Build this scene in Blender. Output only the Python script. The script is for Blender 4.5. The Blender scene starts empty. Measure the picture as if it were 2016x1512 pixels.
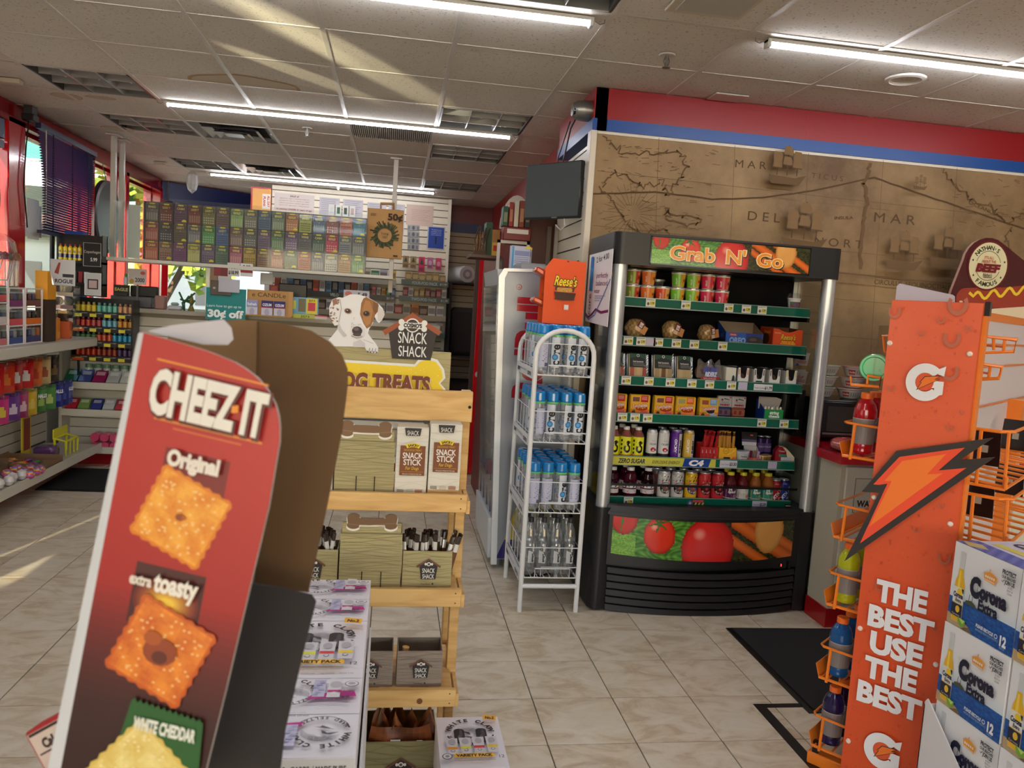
import bpy,math,random
import numpy as np
from mathutils import Vector,Matrix
rnd=random.Random(7)
S=bpy.context.scene
COL=S.collection
PI=math.pi
# --------- camera, world, sun, exposure
cam_d=bpy.data.cameras.new('camera')
cam=bpy.data.objects.new('camera',cam_d);COL.objects.link(cam)
cam_d.sensor_width=36.0;cam_d.lens=27.419;cam_d.clip_start=0.05;cam_d.clip_end=300
cam.matrix_world=Matrix(((0.987089,-0.047973,-0.152819,0.0),(-0.14713,0.10552,-0.983473,0.0),(0.063306,0.993259,0.097099,1.5355),(0,0,0,1)))
cam_d.dof.use_dof=True;cam_d.dof.focus_distance=3.6;cam_d.dof.aperture_fstop=9.0
S.camera=cam
S.view_settings.view_transform='Standard';S.view_settings.look='None'
S.view_settings.gamma=1.0;S.view_settings.use_curve_mapping=False
S.view_settings.exposure=0.45
S.cycles.use_denoising=True
S.cycles.max_bounces=8;S.cycles.diffuse_bounces=4;S.cycles.glossy_bounces=3
S.cycles.transmission_bounces=6;S.cycles.transparent_max_bounces=12
S.cycles.caustics_reflective=False;S.cycles.caustics_refractive=False
S.cycles.sample_clamp_indirect=6.0
W=bpy.data.worlds.new('sky');S.world=W;W.use_nodes=True
wn=W.node_tree.nodes;wl=W.node_tree.links
bg=wn['Background']
sky=wn.new('ShaderNodeTexSky');sky.sky_type='NISHITA';sky.sun_disc=False
sky.sun_elevation=math.radians(38);sky.sun_rotation=math.radians(195);sky.air_density=1.0;sky.dust_density=1.2
wl.new(sky.outputs[0],bg.inputs[0]);bg.inputs[1].default_value=0.55
sun_d=bpy.data.lights.new('sun','SUN');sun_d.energy=9.0;sun_d.angle=0.009;sun_d.color=(1.0,.86,.62)
sun=bpy.data.objects.new('sun',sun_d);COL.objects.link(sun)
sun.rotation_euler=Vector((0.25,0.95,-0.42)).to_track_quat('-Z','Y').to_euler()
# spot lamps added inside the side window, standing in for sunlight off a car
for gx,gy,tx,ty,size,sx,pw in((-2.74,.46,-.32,4.27,7.0,.55,1000.0),(-2.74,2.34,-.62,4.71,8.0,.42,1000.0*.55),(-2.74,.62,-.62,3.93,6.0,.5,1000.0*.5)):
 gd=bpy.data.lights.new('sun_glint','SPOT');gd.energy=pw;gd.color=(1.0,.9,.6);gd.spot_size=math.radians(size);gd.spot_blend=.7;gd.shadow_soft_size=.02
 go=bpy.data.objects.new('sun_glint',gd);COL.objects.link(go);go.location=(gx,gy,1.7)
 go.rotation_euler=Vector((tx-gx,ty-gy,2.78-1.7)).to_track_quat('-Z','Y').to_euler();go.scale=(sx,1,1)
 # --------- helpers
def lin(c):
 if isinstance(c,str):
  c=c.lstrip('#');c=tuple(int(c[i:i+2],16)for i in(0,2,4))
 return tuple(((v/255)/12.92 if v/255<=.04045 else((v/255+.055)/1.055)**2.4)for v in c[:3])
MATS={}
def nodes_of(name):
 m=bpy.data.materials.new(name);m.use_nodes=True
 nt=m.node_tree;b=nt.nodes['Principled BSDF']
 return m,nt,b
def paint(name,rough=.6,metal=0.,coat=0.,noise=0.,nscale=40.,bump=0.,spec=.5,bscale=None):
 """principled material that takes the pieces' own colours from the Col attribute"""
 if name in MATS:return MATS[name]
 m,nt,b=nodes_of(name)
 a=nt.nodes.new('ShaderNodeVertexColor');a.layer_name='Col'
 src=a.outputs[0]
 if noise or bump:
  tc=nt.nodes.new('ShaderNodeTexCoord')
  nz=nt.nodes.new('ShaderNodeTexNoise');nz.inputs['Scale'].default_value=nscale;nz.inputs['Detail'].default_value=4
  nt.links.new(tc.outputs['Object'],nz.inputs['Vector'])
  if noise:
   mp=nt.nodes.new('ShaderNodeMapRange');mp.inputs[3].default_value=1-noise;mp.inputs[4].default_value=1+noise
   nt.links.new(nz.outputs[0],mp.inputs[0])
   mx=nt.nodes.new('ShaderNodeVectorMath');mx.operation='SCALE'
   nt.links.new(src,mx.inputs[0]);nt.links.new(mp.outputs[0],mx.inputs['Scale']);src=mx.outputs[0]
  if bump:
   bp=nt.nodes.new('ShaderNodeBump');bp.inputs['Strength'].default_value=bump;bp.inputs['Distance'].default_value=.002
   nt.links.new(nz.outputs[0],bp.inputs['Height']);nt.links.new(bp.outputs[0],b.inputs['Normal'])
 nt.links.new(src,b.inputs['Base Color'])
 b.inputs['Roughness'].default_value=rough;b.inputs['Metallic'].default_value=metal
 b.inputs['Coat Weight'].default_value=coat;b.inputs['Coat Roughness'].default_value=.08
 b.inputs['Specular IOR Level'].default_value=spec
 MATS[name]=m;return m
def clear(name,tint=(1,1,1),mixmin=.06,mixmax=.55,rough=.08,haze=0.):
 """clear plastic or glass: see-through with a mirror sheen at glancing angles"""
 if name in MATS:return MATS[name]
 m,nt,b=nodes_of(name);nt.nodes.remove(b)
 tr=nt.nodes.new('ShaderNodeBsdfTransparent');tr.inputs[0].default_value=(*tint,1)
 gl=nt.nodes.new('ShaderNodeBsdfGlossy');gl.inputs['Roughness'].default_value=rough
 lw=nt.nodes.new('ShaderNodeLayerWeight');lw.inputs[0].default_value=.35
 mp=nt.nodes.new('ShaderNodeMapRange');mp.inputs[3].default_value=mixmin;mp.inputs[4].default_value=mixmax
 mix=nt.nodes.new('ShaderNodeMixShader');out=nt.nodes['Material Output']
 nt.links.new(lw.outputs['Facing'],mp.inputs[0]);nt.links.new(mp.outputs[0],mix.inputs[0])
 nt.links.new(tr.outputs[0],mix.inputs[1]);nt.links.new(gl.outputs[0],mix.inputs[2])
 last=mix.outputs[0]
 if haze:
  df=nt.nodes.new('ShaderNodeBsdfDiffuse');df.inputs[0].default_value=(.85,.87,.9,1)
  m2=nt.nodes.new('ShaderNodeMixShader');m2.inputs[0].default_value=haze
  nt.links.new(last,m2.inputs[1]);nt.links.new(df.outputs[0],m2.inputs[2]);last=m2.outputs[0]
 nt.links.new(last,out.inputs[0])
 MATS[name]=m;return m
def liquid(name):
 """coloured drink behind clear plastic"""
 if name in MATS:return MATS[name]
 m=paint(name,.08,coat=.6);b=m.node_tree.nodes['Principled BSDF']
 b.inputs['Transmission Weight'].default_value=.35;b.inputs['IOR'].default_value=1.33
 return m
def glow(name,col,strength):
 if name in MATS:return MATS[name]
 m,nt,b=nodes_of(name)
 b.inputs['Base Color'].default_value=(*col,1);b.inputs['Emission Color'].default_value=(*col,1);b.inputs['Emission Strength'].default_value=strength
 MATS[name]=m;return m
MATTE=paint('matte_paint',.85);CARD=paint('printed_card',.55);SATIN=paint('satin_plastic',.38)
GLOSS=paint('glossy_plastic',.16,coat=.3);METAL=paint('brushed_metal',.32,metal=.9);FOIL=paint('shiny_wrapper',.22,metal=.15,coat=.4,bump=.5,nscale=60)
ENAMEL=paint('enamelled_wire',.3);FABRIC=paint('rough_fabric',.95,noise=.35,nscale=300,bump=.6);KRAFT=paint('kraft_board',.8,noise=.06,nscale=25)
PET=clear('clear_plastic',(.97,.98,1),.05,.6,.06,.03);GLASS=clear('window_glass',(.95,.97,.96),.03,.5,.02)
ACRYL=clear('acrylic_sheet',(.95,.97,.96),.012,.4,.05,.02);LIQ=liquid('coloured_drink')
class MB:
 """collects coloured faces and links them as one mesh"""
 def __init__(s,col=(200,200,200)):
  s.v=[];s.f=[];s.c=[];s.M=None;s.col=col
 def _add(s,vs,fs,col):
  n=len(s.v)
  if s.M is not None:vs=[tuple(s.M@Vector(p))for p in vs]
  s.v+=[tuple(p)for p in vs];c=lin(col if col is not None else s.col)
  for f in fs:s.f.append([i+n for i in f]);s.c.append(c)
 def box(s,x0,y0,z0,x1,y1,z1,col=None,b=0.):
  if x0>x1:x0,x1=x1,x0
  if y0>y1:y0,y1=y1,y0
  if z0>z1:z0,z1=z1,z0
  if b<=0:
   s._add([(x0,y0,z0),(x1,y0,z0),(x1,y1,z0),(x0,y1,z0),(x0,y0,z1),(x1,y0,z1),(x1,y1,z1),(x0,y1,z1)],[(0,3,2,1),(4,5,6,7),(0,1,5,4),(1,2,6,5),(2,3,7,6),(3,0,4,7)],col);return s
  b=min(b,.45*min(x1-x0,y1-y0,z1-z0))
  vs=[];ix={}
  for i,(X,sx)in enumerate(((x0,1),(x1,-1))):
   for j,(Y,sy)in enumerate(((y0,1),(y1,-1))):
    for k,(Z,sz)in enumerate(((z0,1),(z1,-1))):
     for a,p in enumerate(((X,Y+sy*b,Z+sz*b),(X+sx*b,Y,Z+sz*b),(X+sx*b,Y+sy*b,Z))):
      ix[i,j,k,a]=len(vs);vs.append(p)
  F=[]
  for i in(0,1):
   q=[ix[i,0,0,0],ix[i,1,0,0],ix[i,1,1,0],ix[i,0,1,0]];F.append(q if i else q[::-1])
   q=[ix[0,i,0,1],ix[0,i,1,1],ix[1,i,1,1],ix[1,i,0,1]];F.append(q if i else q[::-1])
   q=[ix[0,0,i,2],ix[1,0,i,2],ix[1,1,i,2],ix[0,1,i,2]];F.append(q if i else q[::-1])
  for i in(0,1):
   for j in(0,1):
    for(A,B,key)in((0,1,lambda k:(i,j,k)),(0,2,lambda k:(i,k,j)),(1,2,lambda k:(k,i,j))):
     q=[ix[(*key(0),A)],ix[(*key(1),A)],ix[(*key(1),B)],ix[(*key(0),B)]]
     F.append(q)
    for k in(0,1):F.append([ix[i,j,k,0],ix[i,j,k,1],ix[i,j,k,2]])
  c=((x0+x1)/2,(y0+y1)/2,(z0+z1)/2)
  G=[]
  for f in F:
   P=[Vector(vs[t])for t in f];nrm=(P[1]-P[0]).cross(P[2]-P[0]);m=sum(P,Vector())/len(P)-Vector(c)
   G.append(f if nrm.dot(m)>=0 else f[::-1])
  s._add(vs,G,col);return s
 def lathe(s,prof,seg=20,c=(0,0,0),col=None,cols=None,axis='z',caps=True,sx=1.,sy=1.):
  """profile of (radius, height); cols: one colour per profile step"""
  def P(r,h,a):
   x,y=r*math.cos(a)*sx,r*math.sin(a)*sy
   if axis=='z':return(c[0]+x,c[1]+y,c[2]+h)
   if axis=='y':return(c[0]+x,c[1]+h,c[2]-y)
   return(c[0]+h,c[1]+x,c[2]+y)
  n=len(prof)
  for i in range(n-1):
   (r0,h0),(r1,h1)=prof[i],prof[i+1]
   cc=cols[i]if cols else col
   vs=[P(r0,h0,2*PI*k/seg)for k in range(seg)]+[P(r1,h1,2*PI*k/seg)for k in range(seg)]
   fs=[(k,(k+1)%seg,seg+(k+1)%seg,seg+k)for k in range(seg)]
   s._add(vs,fs,cc)
  if caps:
   if prof[0][0]>1e-6:s._add([P(prof[0][0],prof[0][1],2*PI*k/seg)for k in range(seg)],[tuple(range(seg))[::-1]],cols[0]if cols else col)
   if prof[-1][0]>1e-6:s._add([P(prof[-1][0],prof[-1][1],2*PI*k/seg)for k in range(seg)],[tuple(range(seg))],cols[-1]if cols else col)
  return s
 def tube(s,pts,r,seg=8,col=None,closed=False):
  pts=[Vector(p)for p in pts];n=len(pts);rings=[];up=None
  for i,p in enumerate(pts):
   a=pts[i-1]if(i or closed)else p;b=pts[(i+1)%n]if(i<n-1 or closed)else p
   d=(b-a).normalized()
   if up is None:
    up=Vector((0,0,1))if abs(d.z)<.9 else Vector((1,0,0))
   u=(up-d*up.dot(d)).normalized();w=d.cross(u);up=u
   k=1.
   if 0<i<n-1:
    cs=(p-a).normalized().dot((b-p).normalized());k=1/max(.55,math.sqrt(max(0,(1+cs)/2)))
   rings.append([tuple(p+(u*math.cos(2*PI*t/seg)+w*math.sin(2*PI*t/seg))*r*k)for t in range(seg)])
  vs=[q for R in rings for q in R];fs=[]
  for i in range(n-1 if not closed else n):
   j=(i+1)%n
   for t in range(seg):fs.append((i*seg+t,i*seg+(t+1)%seg,j*seg+(t+1)%seg,j*seg+t))
  if not closed:
   fs.append(tuple(range(seg))[::-1]);fs.append(tuple((n-1)*seg+t for t in range(seg)))
  s._add(vs,fs,col);return s
 def prism(s,poly,o,u,v,d,col=None,side=None):
  """2-D outline (u, v) pushed from o along d"""
  o,u,v,d=Vector(o),Vector(u),Vector(v),Vector(d);n=len(poly)
  A=[o+u*a+v*b for a,b in poly]
  s._add([tuple(p)for p in A]+[tuple(p+d)for p in A],[tuple(range(n)),tuple(range(n,2*n))[::-1]],col)
  s._add([tuple(p)for p in A]+[tuple(p+d)for p in A],[(i,n+i,n+(i+1)%n,(i+1)%n)for i in range(n)],side if side is not None else col);return s
 def quad(s,a,b,c,d,col=None):s._add([a,b,c,d],[(0,1,2,3)],col);return s
 def grid(s,fn,nu,nv,colfn=None,col=None):
  n0=len(s.v)
  vs=[tuple(fn(i/nu,j/nv))for j in range(nv+1)for i in range(nu+1)]
  if s.M is not None:vs=[tuple(s.M@Vector(p))for p in vs]
  s.v+=vs
  for j in range(nv):
   for i in range(nu):
    a=n0+j*(nu+1)+i
    s.f.append([a,a+1,a+nu+2,a+nu+1]);s.c.append(lin(colfn((i+.5)/nu,(j+.5)/nv)if colfn else(col or s.col)))
  return s
 def mesh(s,name,mat,sharp=38):
  me=bpy.data.meshes.new(name);me.from_pydata(s.v,[],s.f)
  at=me.color_attributes.new('Col','FLOAT_COLOR','CORNER')
  n=np.array([len(f)for f in s.f]);c=np.ones((len(s.f),4),np.float32)
  if len(s.c):c[:,:3]=np.array(s.c,np.float32)
  at.data.foreach_set('color',np.repeat(c,n,axis=0).ravel())
  me.polygons.foreach_set('use_smooth',np.ones(len(s.f),bool))
  me.set_sharp_from_angle(angle=math.radians(sharp))
  me.materials.append(mat);me.update()
  return me
 def build(s,name,mat,parent=None,**kw):return put(name,s.mesh(name,mat),parent,**kw)
def put(name,data,parent=None,loc=None,rot=None,label=None,cat=None,group=None,kind=None,mat=None):
 o=bpy.data.objects.new(name,data);COL.objects.link(o)
 if parent is not None:o.parent=parent
 if loc is not None:o.location=loc
 if rot is not None:o.rotation_euler=rot if isinstance(rot,tuple)else(0,0,rot)
 if label:o['label']=label
 if cat:o['category']=cat
 if group:o['group']=group
 if kind:o['kind']=kind
 return o
def thing(name,label,cat,loc=(0,0,0),rot=0.,group=None):
 return put(name,None,None,loc,rot,label,cat,group)
CACHE={}
def cached(key,fn):
 if key not in CACHE:CACHE[key]=fn()
 return CACHE[key]
NTH='first second third fourth fifth sixth seventh eighth ninth tenth eleventh twelfth thirteenth fourteenth fifteenth sixteenth seventeenth eighteenth nineteenth twentieth'.split()
def nth(i):return NTH[i]
# ---- flat print: coloured shapes and lettering laid on a surface
def load_font(fn):
 import os
 try:
  p=os.path.join(bpy.utils.system_resource('DATAFILES'),'fonts',fn)
  return bpy.data.fonts.load(p)
 except Exception:return None
FONT_BOLD=None
TXT={}
def text_tris(st,bold=0.,shear=0.,serif=False):
 key=(st,bold,shear)
 if key in TXT:return TXT[key]
 cu=bpy.data.curves.new('lettering','FONT');cu.body=st;cu.size=1.;cu.offset=bold;cu.shear=shear
 cu.resolution_u=3;cu.fill_mode='FRONT'
 ob=bpy.data.objects.new('lettering',cu);COL.objects.link(ob)
 dg=bpy.context.evaluated_depsgraph_get()
 me=ob.evaluated_get(dg).to_mesh()
 V=[(v.co.x,v.co.y)for v in me.vertices];F=[tuple(p.vertices)for p in me.polygons]
 ob.evaluated_get(dg).to_mesh_clear()
 bpy.data.objects.remove(ob);bpy.data.curves.remove(cu)
 if V:
  a=np.array(V);lo=a.min(0);hi=a.max(0)
 else:lo=np.zeros(2);hi=np.ones(2)
 TXT[key]=(V,F,lo,hi);return TXT[key]
class Print:
 """polygons in (u, v) metres with a layer number; mapped onto a plane or a cylinder when built"""
 def __init__(s):s.items=[];s.n=0
 def poly(s,pts,col,k=None):
  if k is None:s.n+=1;k=s.n
  s.items.append((list(pts),[tuple(range(len(pts)))],[lin(col)],k));return s
 def rect(s,x0,y0,x1,y1,col,nx=1):
  s.n+=1
  for i in range(nx):
   a,b=x0+(x1-x0)*i/nx,x0+(x1-x0)*(i+1)/nx
   s.items.append(([(a,y0),(b,y0),(b,y1),(a,y1)],[(0,1,2,3)],[lin(col)],s.n))
  return s
 def rrect(s,x0,y0,x1,y1,r,col):
  pts=[]
  for cx,cy,a0 in((x1-r,y1-r,0),(x0+r,y1-r,90),(x0+r,y0+r,180),(x1-r,y0+r,270)):
   for k in range(5):a=math.radians(a0+22.5*k);pts.append((cx+r*math.cos(a),cy+r*math.sin(a)))
  return s.poly(pts,col)
 def ell(s,x,y,rx,ry,col,n=24,rot=0.):
  c,w=math.cos(rot),math.sin(rot)
  return s.poly([(x+rx*math.cos(2*PI*i/n)*c-ry*math.sin(2*PI*i/n)*w,y+rx*math.cos(2*PI*i/n)*w+ry*math.sin(2*PI*i/n)*c)for i in range(n)],col)
 def arc(s,x,y,r0,r1,a0,a1,col,n=24,sy=1.):
  s.n+=1;A=[math.radians(a0+(a1-a0)*i/n)for i in range(n+1)]
  V=[(x+r*math.cos(a),y+r*math.sin(a)*sy)for r in(r0,r1)for a in A]
  s.items.append((V,[(i,i+1,n+2+i,n+1+i)for i in range(n)],[lin(col)]*n,s.n));return s
 def line(s,pts,w,col,closed=False):
  s.n+=1;n=len(pts);V=[]
  for i,p in enumerate(pts):
   a=pts[i-1]if(i or closed)else p;b=pts[(i+1)%n]if(i<n-1 or closed)else p
   d=Vector((b[0]-a[0],b[1]-a[1]));d=d.normalized()if d.length else Vector((1,0))
   V+=[(p[0]-d.y*w/2,p[1]+d.x*w/2),(p[0]+d.y*w/2,p[1]-d.x*w/2)]
  m=n if closed else n-1
  s.items.append((V,[(2*i,2*i+1,2*((i+1)%n)+1,2*((i+1)%n))for i in range(m)],[lin(col)]*m,s.n));return s
 def star(s,x,y,r,col,n=5):
  return s.poly([(x+(r if i%2==0 else r*.42)*math.sin(PI*i/n),y+(r if i%2==0 else r*.42)*math.cos(PI*i/n))for i in range(2*n)],col)
 def text(s,st,x,y,h,col,w=None,bold=.0,shear=0.,al='c',rot=0.,arc=None,maxw=None):
  """x, y: anchor at the middle of the cap height; h: letter height; w: forced width; arc=(radius, start angle deg) sets it on a circle about x, y"""
  s.n+=1
  if arc:
   R,a0,step=arc
   for i,ch in enumerate(st):
    if ch==' ':continue
    a=math.radians(a0+step*i);sg=1 if step<0 else-1
    V,F,lo,hi=text_tris(ch,bold,shear);k=h/max(hi[1]-lo[1],.01)
    if ch in "'.-":k=h/.73
    t=a-PI/2 if step<0 else a+PI/2
    cx,cy=x+R*math.cos(a),y+R*math.sin(a);mx,my=(lo+hi)/2
    c,q=math.cos(t),math.sin(t)
    P=[((vx-mx)*k*(w or 1),(vy-my)*k)for vx,vy in V]
    s.items.append(([(cx+px*c-py*q,cy+px*q+py*c)for px,py in P],F,[lin(col)]*len(F),s.n))
   return s
  V,F,lo,hi=text_tris(st,bold,shear)
  k=h/.73;tw=(hi[0]-lo[0])*k
  kx=k if w is None else k*w/max(tw,1e-6)
  if maxw and tw>maxw:kx=k*maxw/tw
  W_=(hi[0]-lo[0])*kx
  ox={'c':-W_/2,'l':0,'r':-W_}[al];c,q=math.cos(rot),math.sin(rot)
  P=[((vx-lo[0])*kx+ox,vy*k-h/2)for vx,vy in V]
  s.items.append(([(x+px*c-py*q,y+px*q+py*c)for px,py in P],F,[lin(col)]*len(F),s.n));return s
 def raster(s,x0,y0,x1,y1,nu,nv,fn):
  s.n+=1
  V=[(x0+(x1-x0)*i/nu,y0+(y1-y0)*j/nv)for j in range(nv+1)for i in range(nu+1)]
  F=[(j*(nu+1)+i,j*(nu+1)+i+1,(j+1)*(nu+1)+i+1,(j+1)*(nu+1)+i)for j in range(nv)for i in range(nu)]
  C=[lin(fn((i+.5)/nu,(j+.5)/nv))for j in range(nv)for i in range(nu)]
  s.items.append((V,F,C,s.n));return s
 def into(s,mb,o=(0,0,0),u=(1,0,0),v=(0,0,1),eps=.0003,wrap=None,fn=None):
  """lay on the plane o + x u + y v, or with wrap=(r, z0, a0) round a vertical cylinder"""
  o,u,v=Vector(o),Vector(u),Vector(v);n=u.cross(v).normalized()
  for V,F,C,k in s.items:
   n0=len(mb.v)
   if fn:P=[tuple(fn(x,y,k*eps))for x,y in V]
   elif wrap:
    r,z0,a0=wrap[:3]
    P=[((r+k*eps)*math.cos(a0+x/r),(r+k*eps)*math.sin(a0+x/r),z0+y)for x,y in V]
   else:P=[tuple(o+u*x+v*y+n*(k*eps))for x,y in V]
   if mb.M is not None:P=[tuple(mb.M@Vector(p))for p in P]
   mb.v+=P
   for f,c in zip(F,C):mb.f.append([i+n0 for i in f]);mb.c.append(c)
  return mb
 def mesh(s,name='print',mat=None,**kw):return s.into(MB(),**kw).mesh(name,mat or CARD)
 def build(s,name,parent,mat=None,loc=None,rot=None,**kw):return put(name,s.mesh(name,mat,**kw),parent,loc,rot)
def smooth(a,b,x):
 t=min(1,max(0,(x-a)/(b-a)));return t*t*(3-2*t)
def mixc(a,b,t):return tuple(a[i]+(b[i]-a[i])*t for i in range(3))
# --------- the room
HC=2.7795;FT=.3273
def XI(i):return .2219+(i-4)*.6203
def YJ(j):return 3.3078+j*.61
def struct(name,mb,mat,parent=None,label=None,**kw):
 return put(name,mb.mesh(name,mat),parent,kind='structure' if parent is None else None,label=label,**kw)
def tile_material():
 m,nt,b=nodes_of('beige_floor_tile');N=nt.nodes.new;L=nt.links.new
 g=N('ShaderNodeNewGeometry');oi=N('ShaderNodeObjectInfo')
 add=N('ShaderNodeVectorMath');add.operation='MULTIPLY_ADD';cx=N('ShaderNodeCombineXYZ')
 L(oi.outputs['Random'],cx.inputs[2]);add.inputs[1].default_value=(1,1.9,1);L(g.outputs['Position'],add.inputs[0])
 mul=N('ShaderNodeVectorMath');mul.operation='SCALE';mul.inputs['Scale'].default_value=40;L(cx.outputs[0],mul.inputs[0]);L(mul.outputs[0],add.inputs[2])
 n1=N('ShaderNodeTexNoise');n1.inputs['Scale'].default_value=5;n1.inputs['Detail'].default_value=7;n1.inputs['Roughness'].default_value=.62;n1.inputs['Distortion'].default_value=1.1
 L(add.outputs[0],n1.inputs['Vector'])
 r=N('ShaderNodeValToRGB');e=r.color_ramp.elements
 e[0].position=.36;e[0].color=(*lin((196,178,150)),1);e[1].position=.66;e[1].color=(*lin((226,217,200)),1)
 k=r.color_ramp.elements.new(.5);k.color=(*lin((217,204,181)),1)
 L(n1.outputs[0],r.inputs[0]);L(r.outputs[0],b.inputs['Base Color'])
 b.inputs['Roughness'].default_value=.3;b.inputs['Specular IOR Level'].default_value=.45
 return m
TILE=tile_material()
def ceiling_material():
 m,nt,b=nodes_of('acoustic_tile');N=nt.nodes.new;L=nt.links.new
 g=N('ShaderNodeNewGeometry');n1=N('ShaderNodeTexNoise');n1.inputs['Scale'].default_value=90;n1.inputs['Detail'].default_value=3
 L(g.outputs['Position'],n1.inputs['Vector'])
 r=N('ShaderNodeValToRGB');e=r.color_ramp.elements;e[0].position=.28;e[0].color=(*lin((168,160,148)),1);e[1].position=.4;e[1].color=(*lin((228,222,210)),1)
 L(n1.outputs[0],r.inputs[0])
 n2=N('ShaderNodeTexNoise');n2.inputs['Scale'].default_value=1.3;L(g.outputs['Position'],n2.inputs['Vector'])
 mp=N('ShaderNodeMapRange');mp.inputs[3].default_value=.93;mp.inputs[4].default_value=1.05;L(n2.outputs[0],mp.inputs[0])
 mx=N('ShaderNodeVectorMath');mx.operation='SCALE';L(r.outputs[0],mx.inputs[0]);L(mp.outputs[0],mx.inputs['Scale'])
 L(mx.outputs[0],b.inputs['Base Color']);b.inputs['Roughness'].default_value=.95;b.inputs['Specular IOR Level'].default_value=.1
 bp=N('ShaderNodeBump');bp.inputs['Strength'].default_value=.25;bp.inputs['Distance'].default_value=.003;L(n1.outputs[0],bp.inputs['Height']);L(bp.outputs[0],b.inputs['Normal'])
 return m
ACOUST=ceiling_material()
XW0,XW1,YW0,YW1=-2.82,5.2,-2.6,11.6
# floor: slab, grout and single tiles
fl=struct('floor',MB((92,84,74)).box(XW0-.5,YW0-.2,-.2,XW1+.1,YW1+.2,-.004),MATTE)
tme=MB().box(.002,.002,-.012,FT-.002,FT-.002,0,b=.0015).mesh('floor_tile',TILE)
FX0,FY0=.6118,3.882
nt_=0
for j in range(-6,12):
 for i in range(-11,7):
  x,y=FX0+i*FT,FY0+j*FT
  px_=(x+FT/2-.1545*y);px0=-.70*y-.35;px1=.66*y+.35
  if px0<px_<px1 and x>XW0-.3 and nt_<288 and not(x>1.1 and y>4.3):
   put('tile',tme,fl,(x,y,0));nt_+=1
  else:
   pass
big=MB()
done=set()
for j in range(-21,24):
 for i in range(-12,15):
  x,y=FX0+i*FT,FY0+j*FT
  if any(abs(o.location.x-x)<.01 and abs(o.location.y-y)<.01 for o in()):continue
  done.add((i,j))
for o in fl.children:
 done.discard((round((o.location.x-FX0)/FT),round((o.location.y-FY0)/FT)))
for(i,j)in sorted(done):
 x,y=FX0+i*FT,FY0+j*FT
 if x<XW0-.3 or y>YW1 or y<YW0:continue
 big.box(x+.002,y+.002,-.01,x+FT-.002,y+FT-.002,0)
put('far_tiles',big.mesh('far_tiles',TILE),fl,kind='stuff')
# ceiling: slab above, tee bars, single panels
ce=struct('ceiling',MB((120,115,105)).box(XW0-.3,YW0-.2,HC+.2,XW1+.1,YW1+.2,HC+.3),MATTE)
FIX={(0,3),(0,5),(0,8),(4,3),(4,5),(4,8),(4,-1)};CASS={(1,5),(1,8)};GRIL={(3,4)}
pme=MB().box(.008,.008,.004,.6203-.008,.61-.008,.02,b=.004).mesh('ceiling_panel',ACOUST)
rest=MB()
nt_=0
for j in range(-10,14):
 for i in range(-1,13):
  if(i,j)in FIX or(i,j)in CASS or(i,j)in GRIL:continue
  x,y=XI(i),YJ(j)
  if x>XW1:continue
  if-1<=j<=13 and i<=9:put('ceiling_panel',pme,ce,(x,y,HC))
  else:rest.box(x+.008,y+.008,HC+.004,x+.612,y+.602,HC+.02)
put('hidden_ceiling_panels',rest.mesh('hidden_ceiling_panels',ACOUST),ce,kind='stuff')
for i in range(0,13):
 x=XI(i);put('tee_bar',MB((214,209,198)).box(x-.012,YW0,HC,x+.012,YW1,HC+.006).box(x-.002,YW0,HC+.006,x+.002,YW1,HC+.04).mesh('tee_bar',SATIN),ce)
for j in range(-9,14):
 y=YJ(j);put('cross_tee',MB((208,203,192)).box(XW0,y-.010,HC+.001,XW1,y+.010,HC+.006).mesh('cross_tee',SATIN),ce)
 # brown water stains on panels, thin dried rings
def stain(x,y,rx,ry,half=False):
 mb=MB();p=Print()
 n=26;A=[PI*k/n*(1 if half else 2)for k in range(n+1 if half else n)]
 out=[(x+rx*math.cos(a)*(1+.05*math.sin(3*a+x)),y+(-1 if half else 1)*ry*math.sin(a)*(1+.06*math.sin(5*a)))for a in A]
 p.poly(out[::-1],(186,152,108));p.poly([(x+(a-x)*.93,y+(b-y)*.9)for a,b in out][::-1],(205,190,164))
 for V,F,C,k in p.items:
  n0=len(mb.v);mb.v+=[(a,b,HC+.0036-.0004*k)for a,b in V];mb.f+=[[q+n0 for q in f]for f in F];mb.c+=C
 put('water_stain',mb.mesh('water_stain',MATTE),ce)
stain(-.955,5.12,.33,.22,True);stain(-2.29,5.92,.10,.09);stain(-2.05,5.86,.10,.05);stain(-2.3,6.95,.13,.1);stain(-1.56,5.78,.05,.06)
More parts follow.
